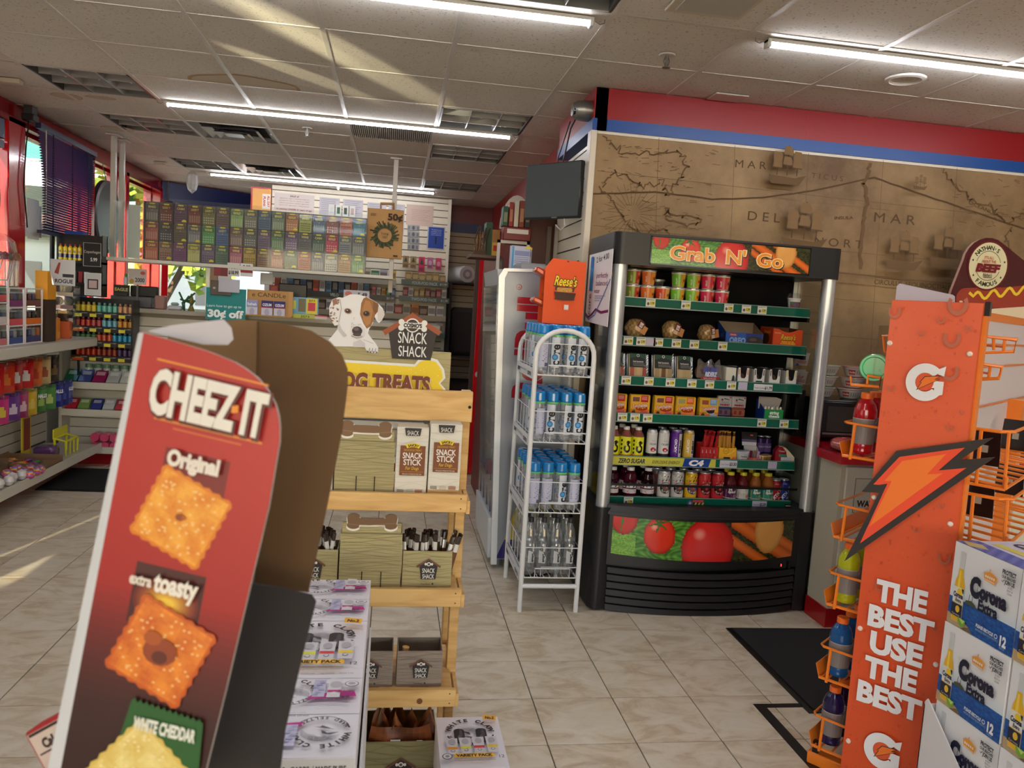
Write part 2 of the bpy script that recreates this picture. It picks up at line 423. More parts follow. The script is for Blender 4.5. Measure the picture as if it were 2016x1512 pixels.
# walls
WH=(226,222,208);RED=(150,18,25);DRED=(120,14,20);BLU=(22,78,156)
wl_=struct('wall_left',MB(WH).box(-2.98,YW0,0,-2.82,10.1,.95).box(-2.98,YW0,2.66,-2.82,10.1,HC+.2,RED),MATTE)
struct('trim_1',MB(RED).box(-2.80,YW0,2.62,-2.74,9.75,2.66).box(-2.82,YW0,2.66,-2.79,9.9,HC-.002),GLOSS)
ys=[-2.5,-1.3,-.1,1.1,2.3,3.5,4.75,6.1,7.62,8.55,9.72]
for k,y in enumerate(ys):
 wd=.26 if abs(y-6.1)<.01 else .09
 put('window_post',MB((196,24,32)).box(-2.93,y,.95,-2.74,y+wd,2.66,b=.008).mesh('window_post',GLOSS),wl_)
for k in range(len(ys)-1):
 y0=ys[k]+(.26 if abs(ys[k]-6.1)<.01 else .09);y1=ys[k+1]
 wnd=put('window_%d'%(k+1),MB((188,28,34)).box(-2.92,y0,.95,-2.84,y1,1.0).box(-2.92,y0,2.6,-2.84,y1,2.66).box(-2.92,y0,1.0,-2.84,y0+.04,2.6).box(-2.92,y1-.04,1.0,-2.84,y1,2.6).mesh('window',GLOSS),None,kind='structure')
 put('pane',MB().box(-2.885,y0+.04,1.0,-2.879,y1-.04,2.6).mesh('pane',GLASS),wnd)
 # angled glazed wall in the far corner
A0=Vector((-2.86,10.05,0));A1=Vector((-1.42,10.98,0));ad=(A1-A0).normalized();an=Vector((ad.y,-ad.x,0));AL=(A1-A0).length
AM=Matrix(((ad.x,-an.x,0,A0.x),(ad.y,-an.y,0,A0.y),(0,0,1,0),(0,0,0,1)))
def amb(col=WH):m=MB(col);m.M=AM;return m
wb=struct('wall_back',amb(RED).box(0,0,2.6,AL,.12,HC+.2).box(0,0,0,AL,.12,.2,(150,140,120)),MATTE)
for a,w,c in((0,.12,(196,24,32)),(.62,.10,(188,160,128)),(.74,.16,(214,210,200)),(1.5,.1,(196,24,32))):
 put('window_post',amb(c).box(a,-.03,.2,a+w,.1,2.6,b=.006).mesh('window_post',GLOSS),wb)
w12=put('window_12',amb((190,180,160)).box(.12,.03,.2,.62,.09,.26).box(.12,.03,2.54,.62,.09,2.6).box(.9,.03,.2,1.5,.09,.26).box(.9,.03,2.54,1.5,.09,2.6).mesh('window',SATIN),None,kind='structure')
put('pane',amb().box(.12,.05,.26,.62,.056,2.54).mesh('pane',GLASS),w12);put('pane',amb().box(.9,.05,.26,1.5,.056,2.54).mesh('pane',GLASS),w12)
# far walls
struct('wall_far',MB((205,198,180)).box(-1.52,10.95,0,2.2,11.1,HC+.2),MATTE)
# slat-board partition behind the sales counter
def slat_wall(name,x0,x1,z0,z1,pitch,place,parent=None,col=(226,217,196),thick=.03,dark=(60,44,34)):
 """place(x, d, z): a point d in front of the board"""
 def pb(mb,a,b,za,zb,d0,d1,c):
  P=[place(a,d0,za),place(b,d0,za),place(b,d1,za),place(a,d1,za),place(a,d0,zb),place(b,d0,zb),place(b,d1,zb),place(a,d1,zb)]
  mb._add(P,[(0,3,2,1),(4,5,6,7),(0,1,5,4),(1,2,6,5),(2,3,7,6),(3,0,4,7)],c)
 mb=MB(dark);pb(mb,x0,x1,z0,z1,-thick-.02,-.008,dark)
 w=struct(name,mb,MATTE,parent)
 z=z0
 while z<z1-.01:
  m=MB(col);pb(m,x0,x1,z,min(z+pitch-.009,z1),-.008,0,col)
  put('plank',m.mesh('plank',SATIN),w);z+=pitch
 return w
slat_wall('wall_partition',-1.47,.595,.0,HC-.006,.0826,lambda x,d,z:(x,9.53-d,z))
put('baseboard_partition',MB(WH).box(.575,9.5,0,.61,9.62,HC-.006).mesh('baseboard_partition',SATIN),None,kind='structure')
# map wall block, its slatted return and bands
wr=struct('wall_right',MB((150,122,86)).box(1.115,4.37,0,XW1,4.6,HC+.2),MATTE)
struct('wall_return',MB((214,206,186)).box(1.115,4.6,0,1.2,5.3,HC+.2),MATTE)
slat_wall('wall_slatted',4.42,5.28,.0,2.5,.0800,lambda a,d,z:(1.06-d,a,z))
struct('trim_2',MB(RED).box(1.046,4.352,2.612,XW1,4.372,HC).box(1.04,4.352,2.612,1.116,5.3,HC),SATIN)
struct('trim_3',MB((180,30,36)).box(2.305,4.3505,2.614,2.307,4.353,HC-.002),SATIN)
struct('trim_4',MB(BLU).box(1.06,4.346,2.548,XW1,4.373,2.612).box(1.034,4.346,2.548,1.116,5.3,2.612),SATIN)
struct('trim_5',MB((222,214,196)).box(1.03,4.346,0,1.066,4.425,2.548,b=.003),SATIN)
struct('trim_6',MB((226,220,204)).box(1.066,4.356,2.532,XW1,4.371,2.548),SATIN)
struct('wall_side',MB((122,18,24)).box(1.2,5.3,0,1.3,11.0,HC+.2),MATTE)
struct('trim_7',MB((150,20,26)).box(1.17,5.3,2.4,1.2,10.06,HC-.002).box(.6,10.04,2.56,1.2,10.06,HC-.002,(110,12,18)),SATIN)
struct('trim_8',MB((16,44,100)).box(.6,10.035,2.44,1.2,10.06,2.56),SATIN)
slat_wall('wall_hall',.6,1.2,0,2.44,.0826,lambda x,d,z:(x,10.06-d,z),col=(186,170,142))
struct('wall_front',MB(WH).box(XW0-.16,YW0-.15,0,XW1,YW0,.3).box(XW0-.16,YW0-.15,2.6,XW1,YW0,HC+.2,RED).box(XW0-.16,YW0-.15,.3,-2.6,YW0,2.6,RED).box(-.2,YW0-.15,.3,.1,YW0,2.6,RED).box(2.2,YW0-.15,.3,2.5,YW0,2.6,RED).box(4.6,YW0-.15,.3,XW1,YW0,2.6,RED),MATTE)
struct('wall_east',MB(WH).box(XW1-.02,YW0,0,XW1+.1,4.4,HC+.2),MATTE)
# the old sea-chart mural on the wall
def parchment():
 m,nt,b=nodes_of('parchment_map');N=nt.nodes.new;L=nt.links.new
 g=N('ShaderNodeNewGeometry')
 n1=N('ShaderNodeTexNoise');n1.inputs['Scale'].default_value=1.7;n1.inputs['Detail'].default_value=6;n1.inputs['Roughness'].default_value=.65
 L(g.outputs['Position'],n1.inputs['Vector'])
 r=N('ShaderNodeValToRGB');e=r.color_ramp.elements;e[0].position=.3;e[0].color=(*lin((104,80,52)),1);e[1].position=.7;e[1].color=(*lin((164,136,96)),1)
 L(n1.outputs[0],r.inputs[0])
 n2=N('ShaderNodeTexNoise');n2.inputs['Scale'].default_value=22;n2.inputs['Detail'].default_value=8;L(g.outputs['Position'],n2.inputs['Vector'])
 mp=N('ShaderNodeMapRange');mp.inputs[3].default_value=.86;mp.inputs[4].default_value=1.1;L(n2.outputs[0],mp.inputs[0])
 mx=N('ShaderNodeVectorMath');mx.operation='SCALE';L(r.outputs[0],mx.inputs[0]);L(mp.outputs[0],mx.inputs['Scale'])
 L(mx.outputs[0],b.inputs['Base Color']);b.inputs['Roughness'].default_value=.6
 return m
put('mural',MB().box(1.068,4.362,.9,XW1,4.37,2.532).mesh('mural',parchment()),wr,label='brown printed sea chart of coasts, ships and old lettering')
P=Print();INK=(84,64,40);INK2=(104,80,52);INK3=(126,100,68)
for st,x,z,w,h,ang in(('M A R',1.99,2.446,.19,.045,.02),('T I C U S',2.47,2.416,.2,.03,-.02),('D E L',2.1,2.157,.2,.055,0),('N O R T',2.585,2.043,.31,.05,0),('M A R',2.93,2.212,.27,.058,0),('CIRCULUS AEQUINOCTIALIS',3.1,1.83,.52,.03,0),('OCEANUS',3.5,2.32,.2,.022,-.3),('INSULA',2.6,2.19,.12,.02,.1)):
 P.text(st,x,z,h,INK,w=w,rot=ang)
def wob(pts,amp,n,seed):
 r=random.Random(seed);out=[]
 for(a,b),(c,d)in zip(pts,pts[1:]):
  for k in range(n):
   t=k/n;out.append((a+(c-a)*t+r.uniform(-amp,amp),b+(d-b)*t+r.uniform(-amp,amp)))
 return out+[pts[-1]]
P.line(wob([(1.07,2.2),(1.43,2.242),(1.77,2.23),(2.08,2.262),(2.39,2.331),(2.767,2.437),(3.04,2.377),(3.39,2.304),(3.9,2.2)],.002,5,3),.009,INK)
P.line(wob([(2.74,2.529),(2.705,2.403),(2.735,2.287),(2.72,2.15),(2.74,1.9)],.012,6,4),.02,INK2)
coasts=[[(1.1,2.52),(1.18,2.47),(1.25,2.43),(1.41,2.46),(1.55,2.48),(1.62,2.4),(1.56,2.3),(1.5,2.22),(1.47,2.3),(1.36,2.26),(1.3,2.3),(1.2,2.33),(1.12,2.24)],[(1.1,2.24),(1.2,2.16),(1.28,2.06),(1.38,2.0),(1.5,2.04),(1.58,1.98)],[(1.5,2.15),(1.6,2.12),(1.72,2.1),(1.66,2.07),(1.52,2.1),(1.5,2.15)],[(3.2,2.53),(3.26,2.47),(3.36,2.41),(3.42,2.36),(3.55,2.35),(3.6,2.29),(3.69,2.24),(3.75,2.3),(3.9,2.34)],[(3.7,2.24),(3.68,2.14),(3.75,2.02),(3.86,1.9)],[(1.12,1.9),(1.2,1.84),(1.16,1.76),(1.24,1.68)]]
for k,c in enumerate(coasts):P.line(wob(c,.018,7,11+k),.008,INK2)
rr=random.Random(5)
for k in range(120):
 x,z=rr.uniform(1.1,1.75),rr.uniform(1.98,2.5);P.line([(x,z),(x+rr.uniform(.01,.05),z+rr.uniform(-.01,.01))],.003,INK2)
for k in range(40):
 x,z=rr.uniform(3.25,4.0),rr.uniform(2.2,2.5);P.line([(x,z),(x+rr.uniform(.01,.06),z+rr.uniform(-.02,.01))],.004,INK2)
for x in(1.45,1.9,2.35,2.82,3.3,3.8):P.line([(x-.04,2.53),(x+.03,1.0)],.0025,INK2)
for z in(2.3,2.0,1.72,1.5):P.line([(1.07,z+.02),(2.5,z-.01),(XW1-.1,z-.05)],.0025,INK2)
P.line([(1.07,1.85),(2.2,1.87),(3.2,1.85),(4.4,1.83)],.009,INK2)
def ship(x,z,s):
 P.poly([(x-.11*s,z),(x-.09*s,z-.05*s),(x+.08*s,z-.05*s),(x+.12*s,z+.01*s),(x+.05*s,z-.01*s)],INK2)
 for dx,hh in((-.06,.12),(0,.17),(.06,.13)):
  P.line([(x+dx*s,z),(x+dx*s,z+hh*s)],.006*s,INK)
  for q in(.35,.7):P.poly([(x+(dx-.03)*s,z+hh*q*s),(x+(dx+.024)*s,z+(hh*q-.004)*s),(x+(dx+.03)*s,z+(hh*q+.02)*s),(x+(dx+.016)*s,z+(hh*q+.045)*s),(x+(dx-.024)*s,z+(hh*q+.048)*s)],INK3)
  P.line([(x+(dx-.035)*s,z+hh*.35*s),(x+(dx+.03)*s,z+hh*.33*s)],.006*s,INK)
ship(2.187,2.39,1.0);ship(2.326,2.04,1.25);ship(2.97,1.96,1.05);ship(3.25,2.0,1.05);ship(3.02,2.4,.4)
for q in range(26):
 a=2*PI*q/26;P.line([(1.28+.05*math.cos(a),2.1+.05*math.sin(a)),(1.28+.17*math.cos(a),2.1+.17*math.sin(a))],.0025,INK2)
P.build('map_lines',wr,MATTE,o=(0,4.3615,0))
# ---------------- things on the ceiling
def troffer(i,j,label):
 t=thing('ceiling_light',label,'light',(XI(i)+.31015,YJ(j)+.305,HC),0,'recessed louvre lights in the ceiling')
 hx,hy=.296,.291
 put('frame',MB((30,28,28)).box(-hx,-hy,0,-hx+.012,hy,.02).box(hx-.012,-hy,0,hx,hy,.02).box(-hx,-hy,0,hx,-hy+.012,.02,(190,188,182)).box(-hx,hy-.012,0,hx,hy,.02,(190,188,182)).mesh('frame',SATIN),t)
 put('reflector',MB((150,153,150)).box(-hx+.01,-hy+.01,.06,hx-.01,hy-.01,.07).box(-hx+.012,-hy+.012,.004,-hx+.014,hy-.012,.06,(60,58,56)).box(hx-.014,-hy+.012,.004,hx-.012,hy-.012,.06,(60,58,56)).box(-hx+.012,hy-.014,.002,hx-.012,hy-.012,.06).box(-hx+.012,-hy+.012,.002,hx-.012,-hy+.014,.06).mesh('reflector',GLOSS),t)
 for k in(1,2):
  x=-hx+2*hx*k/3
  m=MB((176,178,176));m.prism([(-.014,.058),(.014,.058),(.002,.002),(-.002,.002)],(x,-hy+.014,0),(1,0,0),(0,0,1),(0,2*hy-.024,0));put('louvre',m.mesh('louvre',GLOSS),t)
  y=-hy+2*hy*k/3
  m=MB((170,172,172));m.prism([(-.014,.058),(.014,.058),(.002,.004),(-.002,.004)],(-hx+.014,y,0),(0,1,0),(0,0,1),(2*hx-.024,0,0));put('louvre',m.mesh('louvre',GLOSS),t)
 for k in range(3):
  x=-hx+2*hx*(k+.5)/3;put('lamp_tube',MB((220,226,214)).lathe([(.009,-hy+.03),(.009,hy-.03)],10,(x,0,.048),axis='y').mesh('lamp_tube',GLOSS),t)
for(i,j),l in zip([(0,3),(0,5),(0,8),(4,3),(4,5),(4,8),(4,-1)],['unlit louvred ceiling light above the blue blind, nearest to the camera in its row','unlit louvred ceiling light beside the chrome air diffuser','unlit louvred ceiling light above the hanging plastic bag','unlit louvred ceiling light touched by the end of the middle light strip','unlit louvred ceiling light just beyond the middle light strip','unlit louvred ceiling light by the far end of the farthest light strip','unlit louvred ceiling light cut off by the top edge of the photo']):
 troffer(i,j,l)
LED=glow('white_led',(.93,.94,1.0),34.0)
def led(x0,x1,y,label):
 t=thing('light_strip',label,'light',((x0+x1)/2,y,HC),0,'long white light strips');h=(x1-x0)/2
 put('channel',MB((206,204,196)).prism([(-.024,0),(.024,0),(.020,-.0135),(-.020,-.0135)],(-h,0,0),(0,1,0),(0,0,1),(2*h,0,0)).mesh('channel',SATIN),t)
 put('lit_diffuser',MB().prism([(-.015,-.014),(.015,-.014),(.013,-.024),(.007,-.030),(-.007,-.030),(-.013,-.024)],(-h+.02,0,0),(0,1,0),(0,0,1),(2*h-.04,0,0)).mesh('lit_diffuser',LED),t)
 for sx in(-1,1):
  put('end_cap',MB((226,226,222)).box(sx*h-.018*(sx>0)-0*(sx<0),-.024,-.037,sx*h+.018*(sx<0),.024,0,b=.004).mesh('end_cap',SATIN),t)
  put('hook',MB((150,150,150)).tube([(sx*(h+.01),0,-.01),(sx*(h+.03),0,-.02),(sx*(h+.05),0,-.012),(sx*(h+.05),0,0)],.002,6).mesh('hook',METAL),t)
led(-1.61,.775,3.38,'bright strip light nearest the camera, crossing the top edge');led(-1.606,.776,5.75,'bright strip light in the middle of the ceiling');led(-2.045,.384,9.0,'bright strip light farthest away, over the slatted partition');led(1.556,3.96,3.37,'bright strip light over the brown map wall')
led(-1.6,.8,.9,'strip light behind the camera');led(1.56,3.96,.9,'strip light behind the camera, over the drinks side');led(-1.6,.8,-1.3,'strip light near the shop front')
def cassette(i,j,label):
 t=thing('air_vent',label,'vent',(XI(i)+.31,YJ(j)+.305,HC),0,'square air diffusers')
 for k,(a,z,c)in enumerate(((.296,.0,(160,160,158)),(.215,-.012,(226,226,224)),(.135,-.024,(232,232,230)))):
  m=MB(c);w=.05
  for(u0,v0,u1,v1)in((-1,-1,1,-1),(1,-1,1,1),(1,1,-1,1),(-1,1,-1,-1)):
   P0=Vector((u0*a,v0*a,z));P1=Vector((u1*a,v1*a,z));q0=Vector((u0*(a-w),v0*(a-w),z+.03));q1=Vector((u1*(a-w),v1*(a-w),z+.03))
   m.quad(P0,P1,q1,q0);m.quad(P0+Vector((0,0,.004)),q0+Vector((0,0,.004)),q1+Vector((0,0,.004)),P1+Vector((0,0,.004)))
  put('cone_ring',m.mesh('cone_ring',METAL),t)
 put('centre_plate',MB((200,200,198)).box(-.07,-.07,-.02,.07,.07,-.014).mesh('centre_plate',METAL),t)
 put('backing',MB((36,34,32)).box(-.296,-.296,.032,.296,.296,.036).mesh('backing',MATTE),t)
cassette(1,5,'chrome square air diffuser beside the middle light strip');cassette(1,8,'chrome square air diffuser beyond the middle, above the far light strip')
t=thing('return_grille','ribbed return air grille flush in the ceiling','vent',(XI(3)+.31,YJ(4)+.305,HC))
put('backing',MB((120,116,108)).box(-.298,-.293,.014,.298,.293,.02).mesh('backing',MATTE),t)
for k in range(40):put('rib',cached('rib',lambda:MB((200,195,184)).box(-.003,-.29,0,.003,.29,.014).mesh('rib',SATIN)),t,(-.29+.0149*k,0,0))
for x,y,l in((1.222,3.71,'fire sprinkler over the cold display cabinet'),(-.715,6.19,'fire sprinkler beyond the middle light strip'),(-.69,9.1,'fire sprinkler near the slatted partition')):
 t=thing('fire_sprinkler',l,'sprinkler',(x,y,HC),0,'ceiling fire sprinklers')
 put('rose',MB((200,196,186)).lathe([(.0,-.004),(.036,-.006),(.04,0)],20,col=(206,202,192)).mesh('rose',SATIN),t)
 put('stem',MB((130,126,120)).lathe([(.006,-.06),(.007,-.004)],10).lathe([(0,-.066),(.02,-.062),(.02,-.058),(0,-.056)],16).tube([(.006,0,-.01),(.014,0,-.03),(.006,0,-.056)],.0025,6).tube([(-.006,0,-.01),(-.014,0,-.03),(-.006,0,-.056)],.0025,6).mesh('stem',METAL),t)
t=thing('downlight','round white recessed lamp above the map wall','light',(2.43,3.654,HC))
put('ring',MB((230,226,216)).lathe([(.062,.03),(.062,-.002),(.075,-.012),(.092,-.008),(.095,.0)],32,caps=False).mesh('ring',SATIN),t)
put('reflector',MB((222,218,208)).lathe([(0,.018),(.03,.016),(.062,-.001)],28,caps=False).mesh('reflector',SATIN),t)
put('flat_vent',MB((214,209,196)).box(1.02,2.84,HC-.012,1.34,3.175,HC,(206,198,176),b=.003).box(1.055,2.87,HC-.015,1.32,3.14,HC-.011,(190,190,182)).mesh('flat_vent',SATIN),None,label='large flat grey plate on a ceiling panel by the top edge',cat='vent')
put('small_plate',MB((206,198,186)).box(1.68,4.2,HC-.008,1.87,4.335,HC,b=.002).mesh('small_plate',SATIN),None,label='small flat plate on the ceiling touching the red band',cat='vent')
put('alarm_box',MB((214,204,182)).box(-2.55,5.52,HC-.03,-2.42,5.58,HC,b=.004).mesh('alarm_box',SATIN),None,label='small cream box on the ceiling at the photo edge',cat='sensor',group='cream ceiling boxes')
put('alarm_box',MB((206,196,176)).box(-2.48,8.52,HC-.03,-2.37,8.58,HC,b=.004).mesh('alarm_box',SATIN),None,label='small cream box on the ceiling near the hanging bag',cat='sensor',group='cream ceiling boxes')
t=thing('plastic_bag','clear plastic bag hanging from the ceiling near the far light strip','bag',(-2.22,9.0,HC))
put('bag_film',MB((214,208,196)).lathe([(.015,0),(.055,-.04),(.06,-.14),(.045,-.2),(0,-.24)],9,caps=False).mesh('bag_film',clear('milky_film',(.9,.9,.88),.1,.5,.2,.45)),t)
t=thing('dome_camera','silver dome camera on the corner of the red band','camera',(1.02,4.45,2.67))
put('housing',MB((150,152,150)).lathe([(.0,-.09),(.035,-.085),(.052,-.06),(.058,-.02),(.058,.02)],24,axis='x').mesh('housing',METAL),t)
put('lens',MB((20,20,22)).lathe([(.0,.0),(.022,.004),(.024,.014)],18,c=(-.085,-.02,-.01),axis='x').mesh('lens',GLOSS),t)
put('camera_cable',MB((40,38,38)).tube([(.99,4.5,2.68),(.965,4.6,2.6),(.95,4.7,2.4),(.95,4.72,2.2)],.005,6).tube([(.96,4.6,2.64),(.93,4.75,2.45),(.93,4.78,2.2)],.004,6).mesh('camera_cable',SATIN),None,label='thin black cables hanging from the dome camera',cat='cable')
# --------- open cold display cabinet
BLK=(22,22,25)
FR=thing('display_fridge','tall black open-front cold cabinet with silver posts and food pictures','fridge',(1.66,4.0,0))
FR.location=(0,0,0)
def bow(x):return 3.815-.085*(1-((x-1.66)/.6)**2)
def bowed(mb,x0,x1,z0,z1,col,d=.03,off=0.,n=14,lip=0.,zc0=0.,zc1=0.):
 """a panel that follows the cabinet's rounded front; zc raises the middle of its upper and lower edges"""
 xs=[x0+(x1-x0)*k/n for k in range(n+1)]
 g=lambda x:1-((x-1.66)/.6)**2
 F0=[(x,bow(x)-off,z0+zc0*g(x))for x in xs];F1=[(x,bow(x)-off-lip,z1+zc1*g(x))for x in xs]
 B0=[(x,bow(x)-off+d,z0+zc0*g(x))for x in xs];B1=[(x,bow(x)-off+d,z1+zc1*g(x))for x in xs]
 n1=n+1;vs=F0+F1+B0+B1;fs=[]
 for k in range(n):
  fs+=[(k,k+1,n1+k+1,n1+k),(n1+k,n1+k+1,3*n1+k+1,3*n1+k),(2*n1+k+1,2*n1+k,3*n1+k,3*n1+k+1),(k+1,k,2*n1+k,2*n1+k+1)]
 fs+=[(0,n1,3*n1,2*n1),(n,2*n1+n,3*n1+n,n1+n)]
 mb._add(vs,fs,col)
 return mb
m=MB(BLK).box(1.09,3.86,.012,2.262,4.3,.5)
bowed(m,1.14,2.2,.25,.53,(18,18,20),d=.1);bowed(m,1.14,2.2,.02,.26,(8,8,9),d=.05,off=-.045)
m.box(1.12,3.86,.5,2.24,4.28,.53,(14,14,15))
put('base',m.mesh('base',SATIN),FR)
for sx,x0,x1 in((-1,1.066,1.15),(1,2.195,2.285)):
 m=MB(BLK);cx=x0+.04 if sx<0 else x1-.04
 pts=[(x0 if sx<0 else x1,4.28)]+[(cx+sx*.045*math.cos(a),3.84-.05*math.sin(a))for a in[PI*k/16 for k in range(9)]]+[(x1 if sx<0 else x0,3.8),(x1 if sx<0 else x0,4.28)]
 if sx>0:pts=pts[::-1]
 m.prism(pts,(0,0,.012),(1,0,0),(0,1,0),(0,0,.535))
 put('corner_side',m.mesh('corner_side',SATIN),FR)
 m=MB((204,208,212)).lathe([(.036,.535),(.036,1.79)],24,(1.11 if sx<0 else 2.243,3.84,0),sy=.9)
 put('silver_post',m.mesh('silver_post',paint('satin_aluminium',.34,metal=.75)),FR,label='brushed silver corner post')
 x=1.1 if sx<0 else 2.29
 put('side_glass',MB().box(x,3.875,.53,x+.006,4.28,1.79).mesh('side_glass',GLASS),FR)
put('back_panel',MB((5,5,6)).box(1.09,4.27,.5,2.3,4.3,1.8).mesh('back_panel',paint('dull_black',.75,spec=.25)),FR)
for x in(1.13,2.27):put('shelf_rail',MB((150,152,150)).box(x,4.252,.53,x+.022,4.27,1.79).mesh('shelf_rail',METAL),FR)
# header with rounded corners
m=MB(BLK);r=.05
pts=[(1.066,4.31)]+[(1.066+r-r*math.cos(a),3.80+r-r*math.sin(a))for a in[PI/2*k/6 for k in range(7)]]+[(1.66,3.795)]+[(2.292-r+r*math.sin(a),3.80+r-r*math.cos(a))for a in[PI/2*k/6 for k in range(7)]]+[(2.292,4.31)]
m.prism(pts[::-1],(0,0,1.787),(1,0,0),(0,1,0),(0,0,.16))
put('header',m.mesh('header',SATIN),FR)
def veg_picture(aspect):
 """printed photograph of vegetables: tomatoes, a red pepper, carrots and an onion"""
 def noise(u,v):return .5+.5*math.sin(17*u+5*math.sin(11*v))*math.sin(23*v+4*math.sin(7*u))
 def fn(u,v):
  x=u*aspect;A=aspect
  n=noise(x,v)
  c=mixc((40,92,30),(112,170,60),n)if u<.5 else mixc((34,40,18),(70,66,30),n)
  if u<.12 and v<.55:c=mixc((88,150,46),(150,196,84),noise(x*2,v*1.5))
  if u>.62:
   for(a,b,w)in((.68,.9,.16),(.93,.45,.13),(.78,.1,.12)):
    d=abs((x-a*A)*.55+(v-b)*.83)
    if d<w:c=mixc((222,110,34),(168,70,22),(d/w)**2)
  def ball(cx,cy,rx,ry,hi,mid,lo,gl=.0):
   nonlocal c
   p,q=(x-cx*A)/rx,(v-cy)/ry;d=p*p+q*q
   if d<1:
    t=max(0,min(1,.5+.5*(-.55*p+.75*q)))
    z=math.sqrt(1-d);c=mixc(lo,mid,min(1,z*1.5));c=mixc(c,hi,max(0,t-.45)*1.1*z)
    g=(p+.35)**2*14+(q-.45)**2*20
    if g<1 and gl:c=mixc(c,(250,214,196),(1-g)*gl)
  ball(.055,1.0,.32,.46,(232,80,50),(200,40,26),(120,18,14))
  ball(.845,.78,.40,.62,(242,190,110),(222,160,84),(168,104,44),.3)
  ball(.24,.6,.38,.47,(244,92,56),(216,52,30),(130,22,14),.7)
  ball(.5,.34,.66,.78,(236,58,44),(204,32,26),(140,14,14),.6)
  # tomato calyx
  for k in range(6):
   a=k*1.05+.3;p,q=x-.235*A,v-.92
   t=p*math.cos(a)+q*math.sin(a);w=-p*math.sin(a)+q*math.cos(a)
   if 0<t<.26 and abs(w)<.035*(1-t/.27)+.006:c=(62,104,36)
  if abs(x-.04*A-(v-.5)*.08)<.02 and v>.6:c=(70,118,44)
  return c
 return fn
P=Print();P.raster(1.158,.312,2.155,.508,150,36,veg_picture(4.6))
put('picture_panel',P.into(MB(),fn=lambda x,z,k:(x,bow(x)-.002-k,z-.02*(1-((x-1.66)/.5)**2)*(1-(z-.312)/.196*.6))).mesh('picture_panel',GLOSS),FR)
P=Print();P.raster(0,0,.846,.128,140,26,veg_picture(6.0))
ORG=(238,152,44)
for dx,dy,b,c in((.004,-.004,.06,(40,22,12)),(0,0,.055,(250,226,176)),(0,0,.018,ORG)):
 for st,x,h,w in(('Grab',.215,.07,.235),("N'",.447,.07,.10),('Go',.63,.07,.14)):
  P.text(st,x+dx,.06+dy-(.004 if st=='Go' else 0),h,c,bold=b,w=w+(.012 if b>.03 else 0))
put('header_sign',P.mesh('header_sign',GLOSS,o=(1.25,3.7935,1.803)),FR,label='header picture lettered Grab N Go in orange')
m=MB((8,8,9))
for(x0,z0,x1,z1)in((1.245,1.797,2.1,1.803),(1.245,1.931,2.1,1.937),(1.244,1.797,1.25,1.937),(2.096,1.797,2.102,1.937)):m.box(x0,3.7925,z0,x1,3.797,z1)
put('sign_rim',m.mesh('sign_rim',GLOSS),FR)
put('bumper',bowed(MB((20,20,23)),1.13,2.215,.515,.56,None,d=.06,off=.004,lip=-.015,zc1=-.0).mesh('bumper',SATIN),FR)
for k in range(6):
 z=.228-.0395*k
 put('louvre_blade',bowed(MB((24,24,27)),1.15,2.19,z-.016,z+.01,None,d=.03,off=.004-.0,lip=-.012,zc0=-.016,zc1=-.016).mesh('louvre_blade',SATIN),FR)
P=Print();P.rect(0,0,.066,.018,(236,236,236));P.text('ANT',.018,.009,.009,(200,20,24),bold=.03,shear=.2);P.text('XXXX',.046,.009,.006,(200,20,24),bold=.04,shear=.2)
P.build('maker_plate',FR,o=(1.165,3.795,.262))
m=MB((26,26,28)).box(2.055,3.772,.245,2.125,3.80,.285,b=.003).box(2.07,3.7715,.255,2.108,3.773,.276,(10,8,8)).box(2.14,3.776,.243,2.152,3.79,.283,(14,14,15))
put('controller',m.mesh('controller',SATIN),FR)
P=Print();P.text('2',0,0,.012,(255,30,30),bold=.02);put('red_digit',P.mesh('red_digit',glow('red_digit_glow',(1,.05,.04),3.0),o=(2.095,3.7712,.2655)),FR)
SH=[1.633,1.428,1.218,1.021,.788,.566]
GRN=(16,98,76)
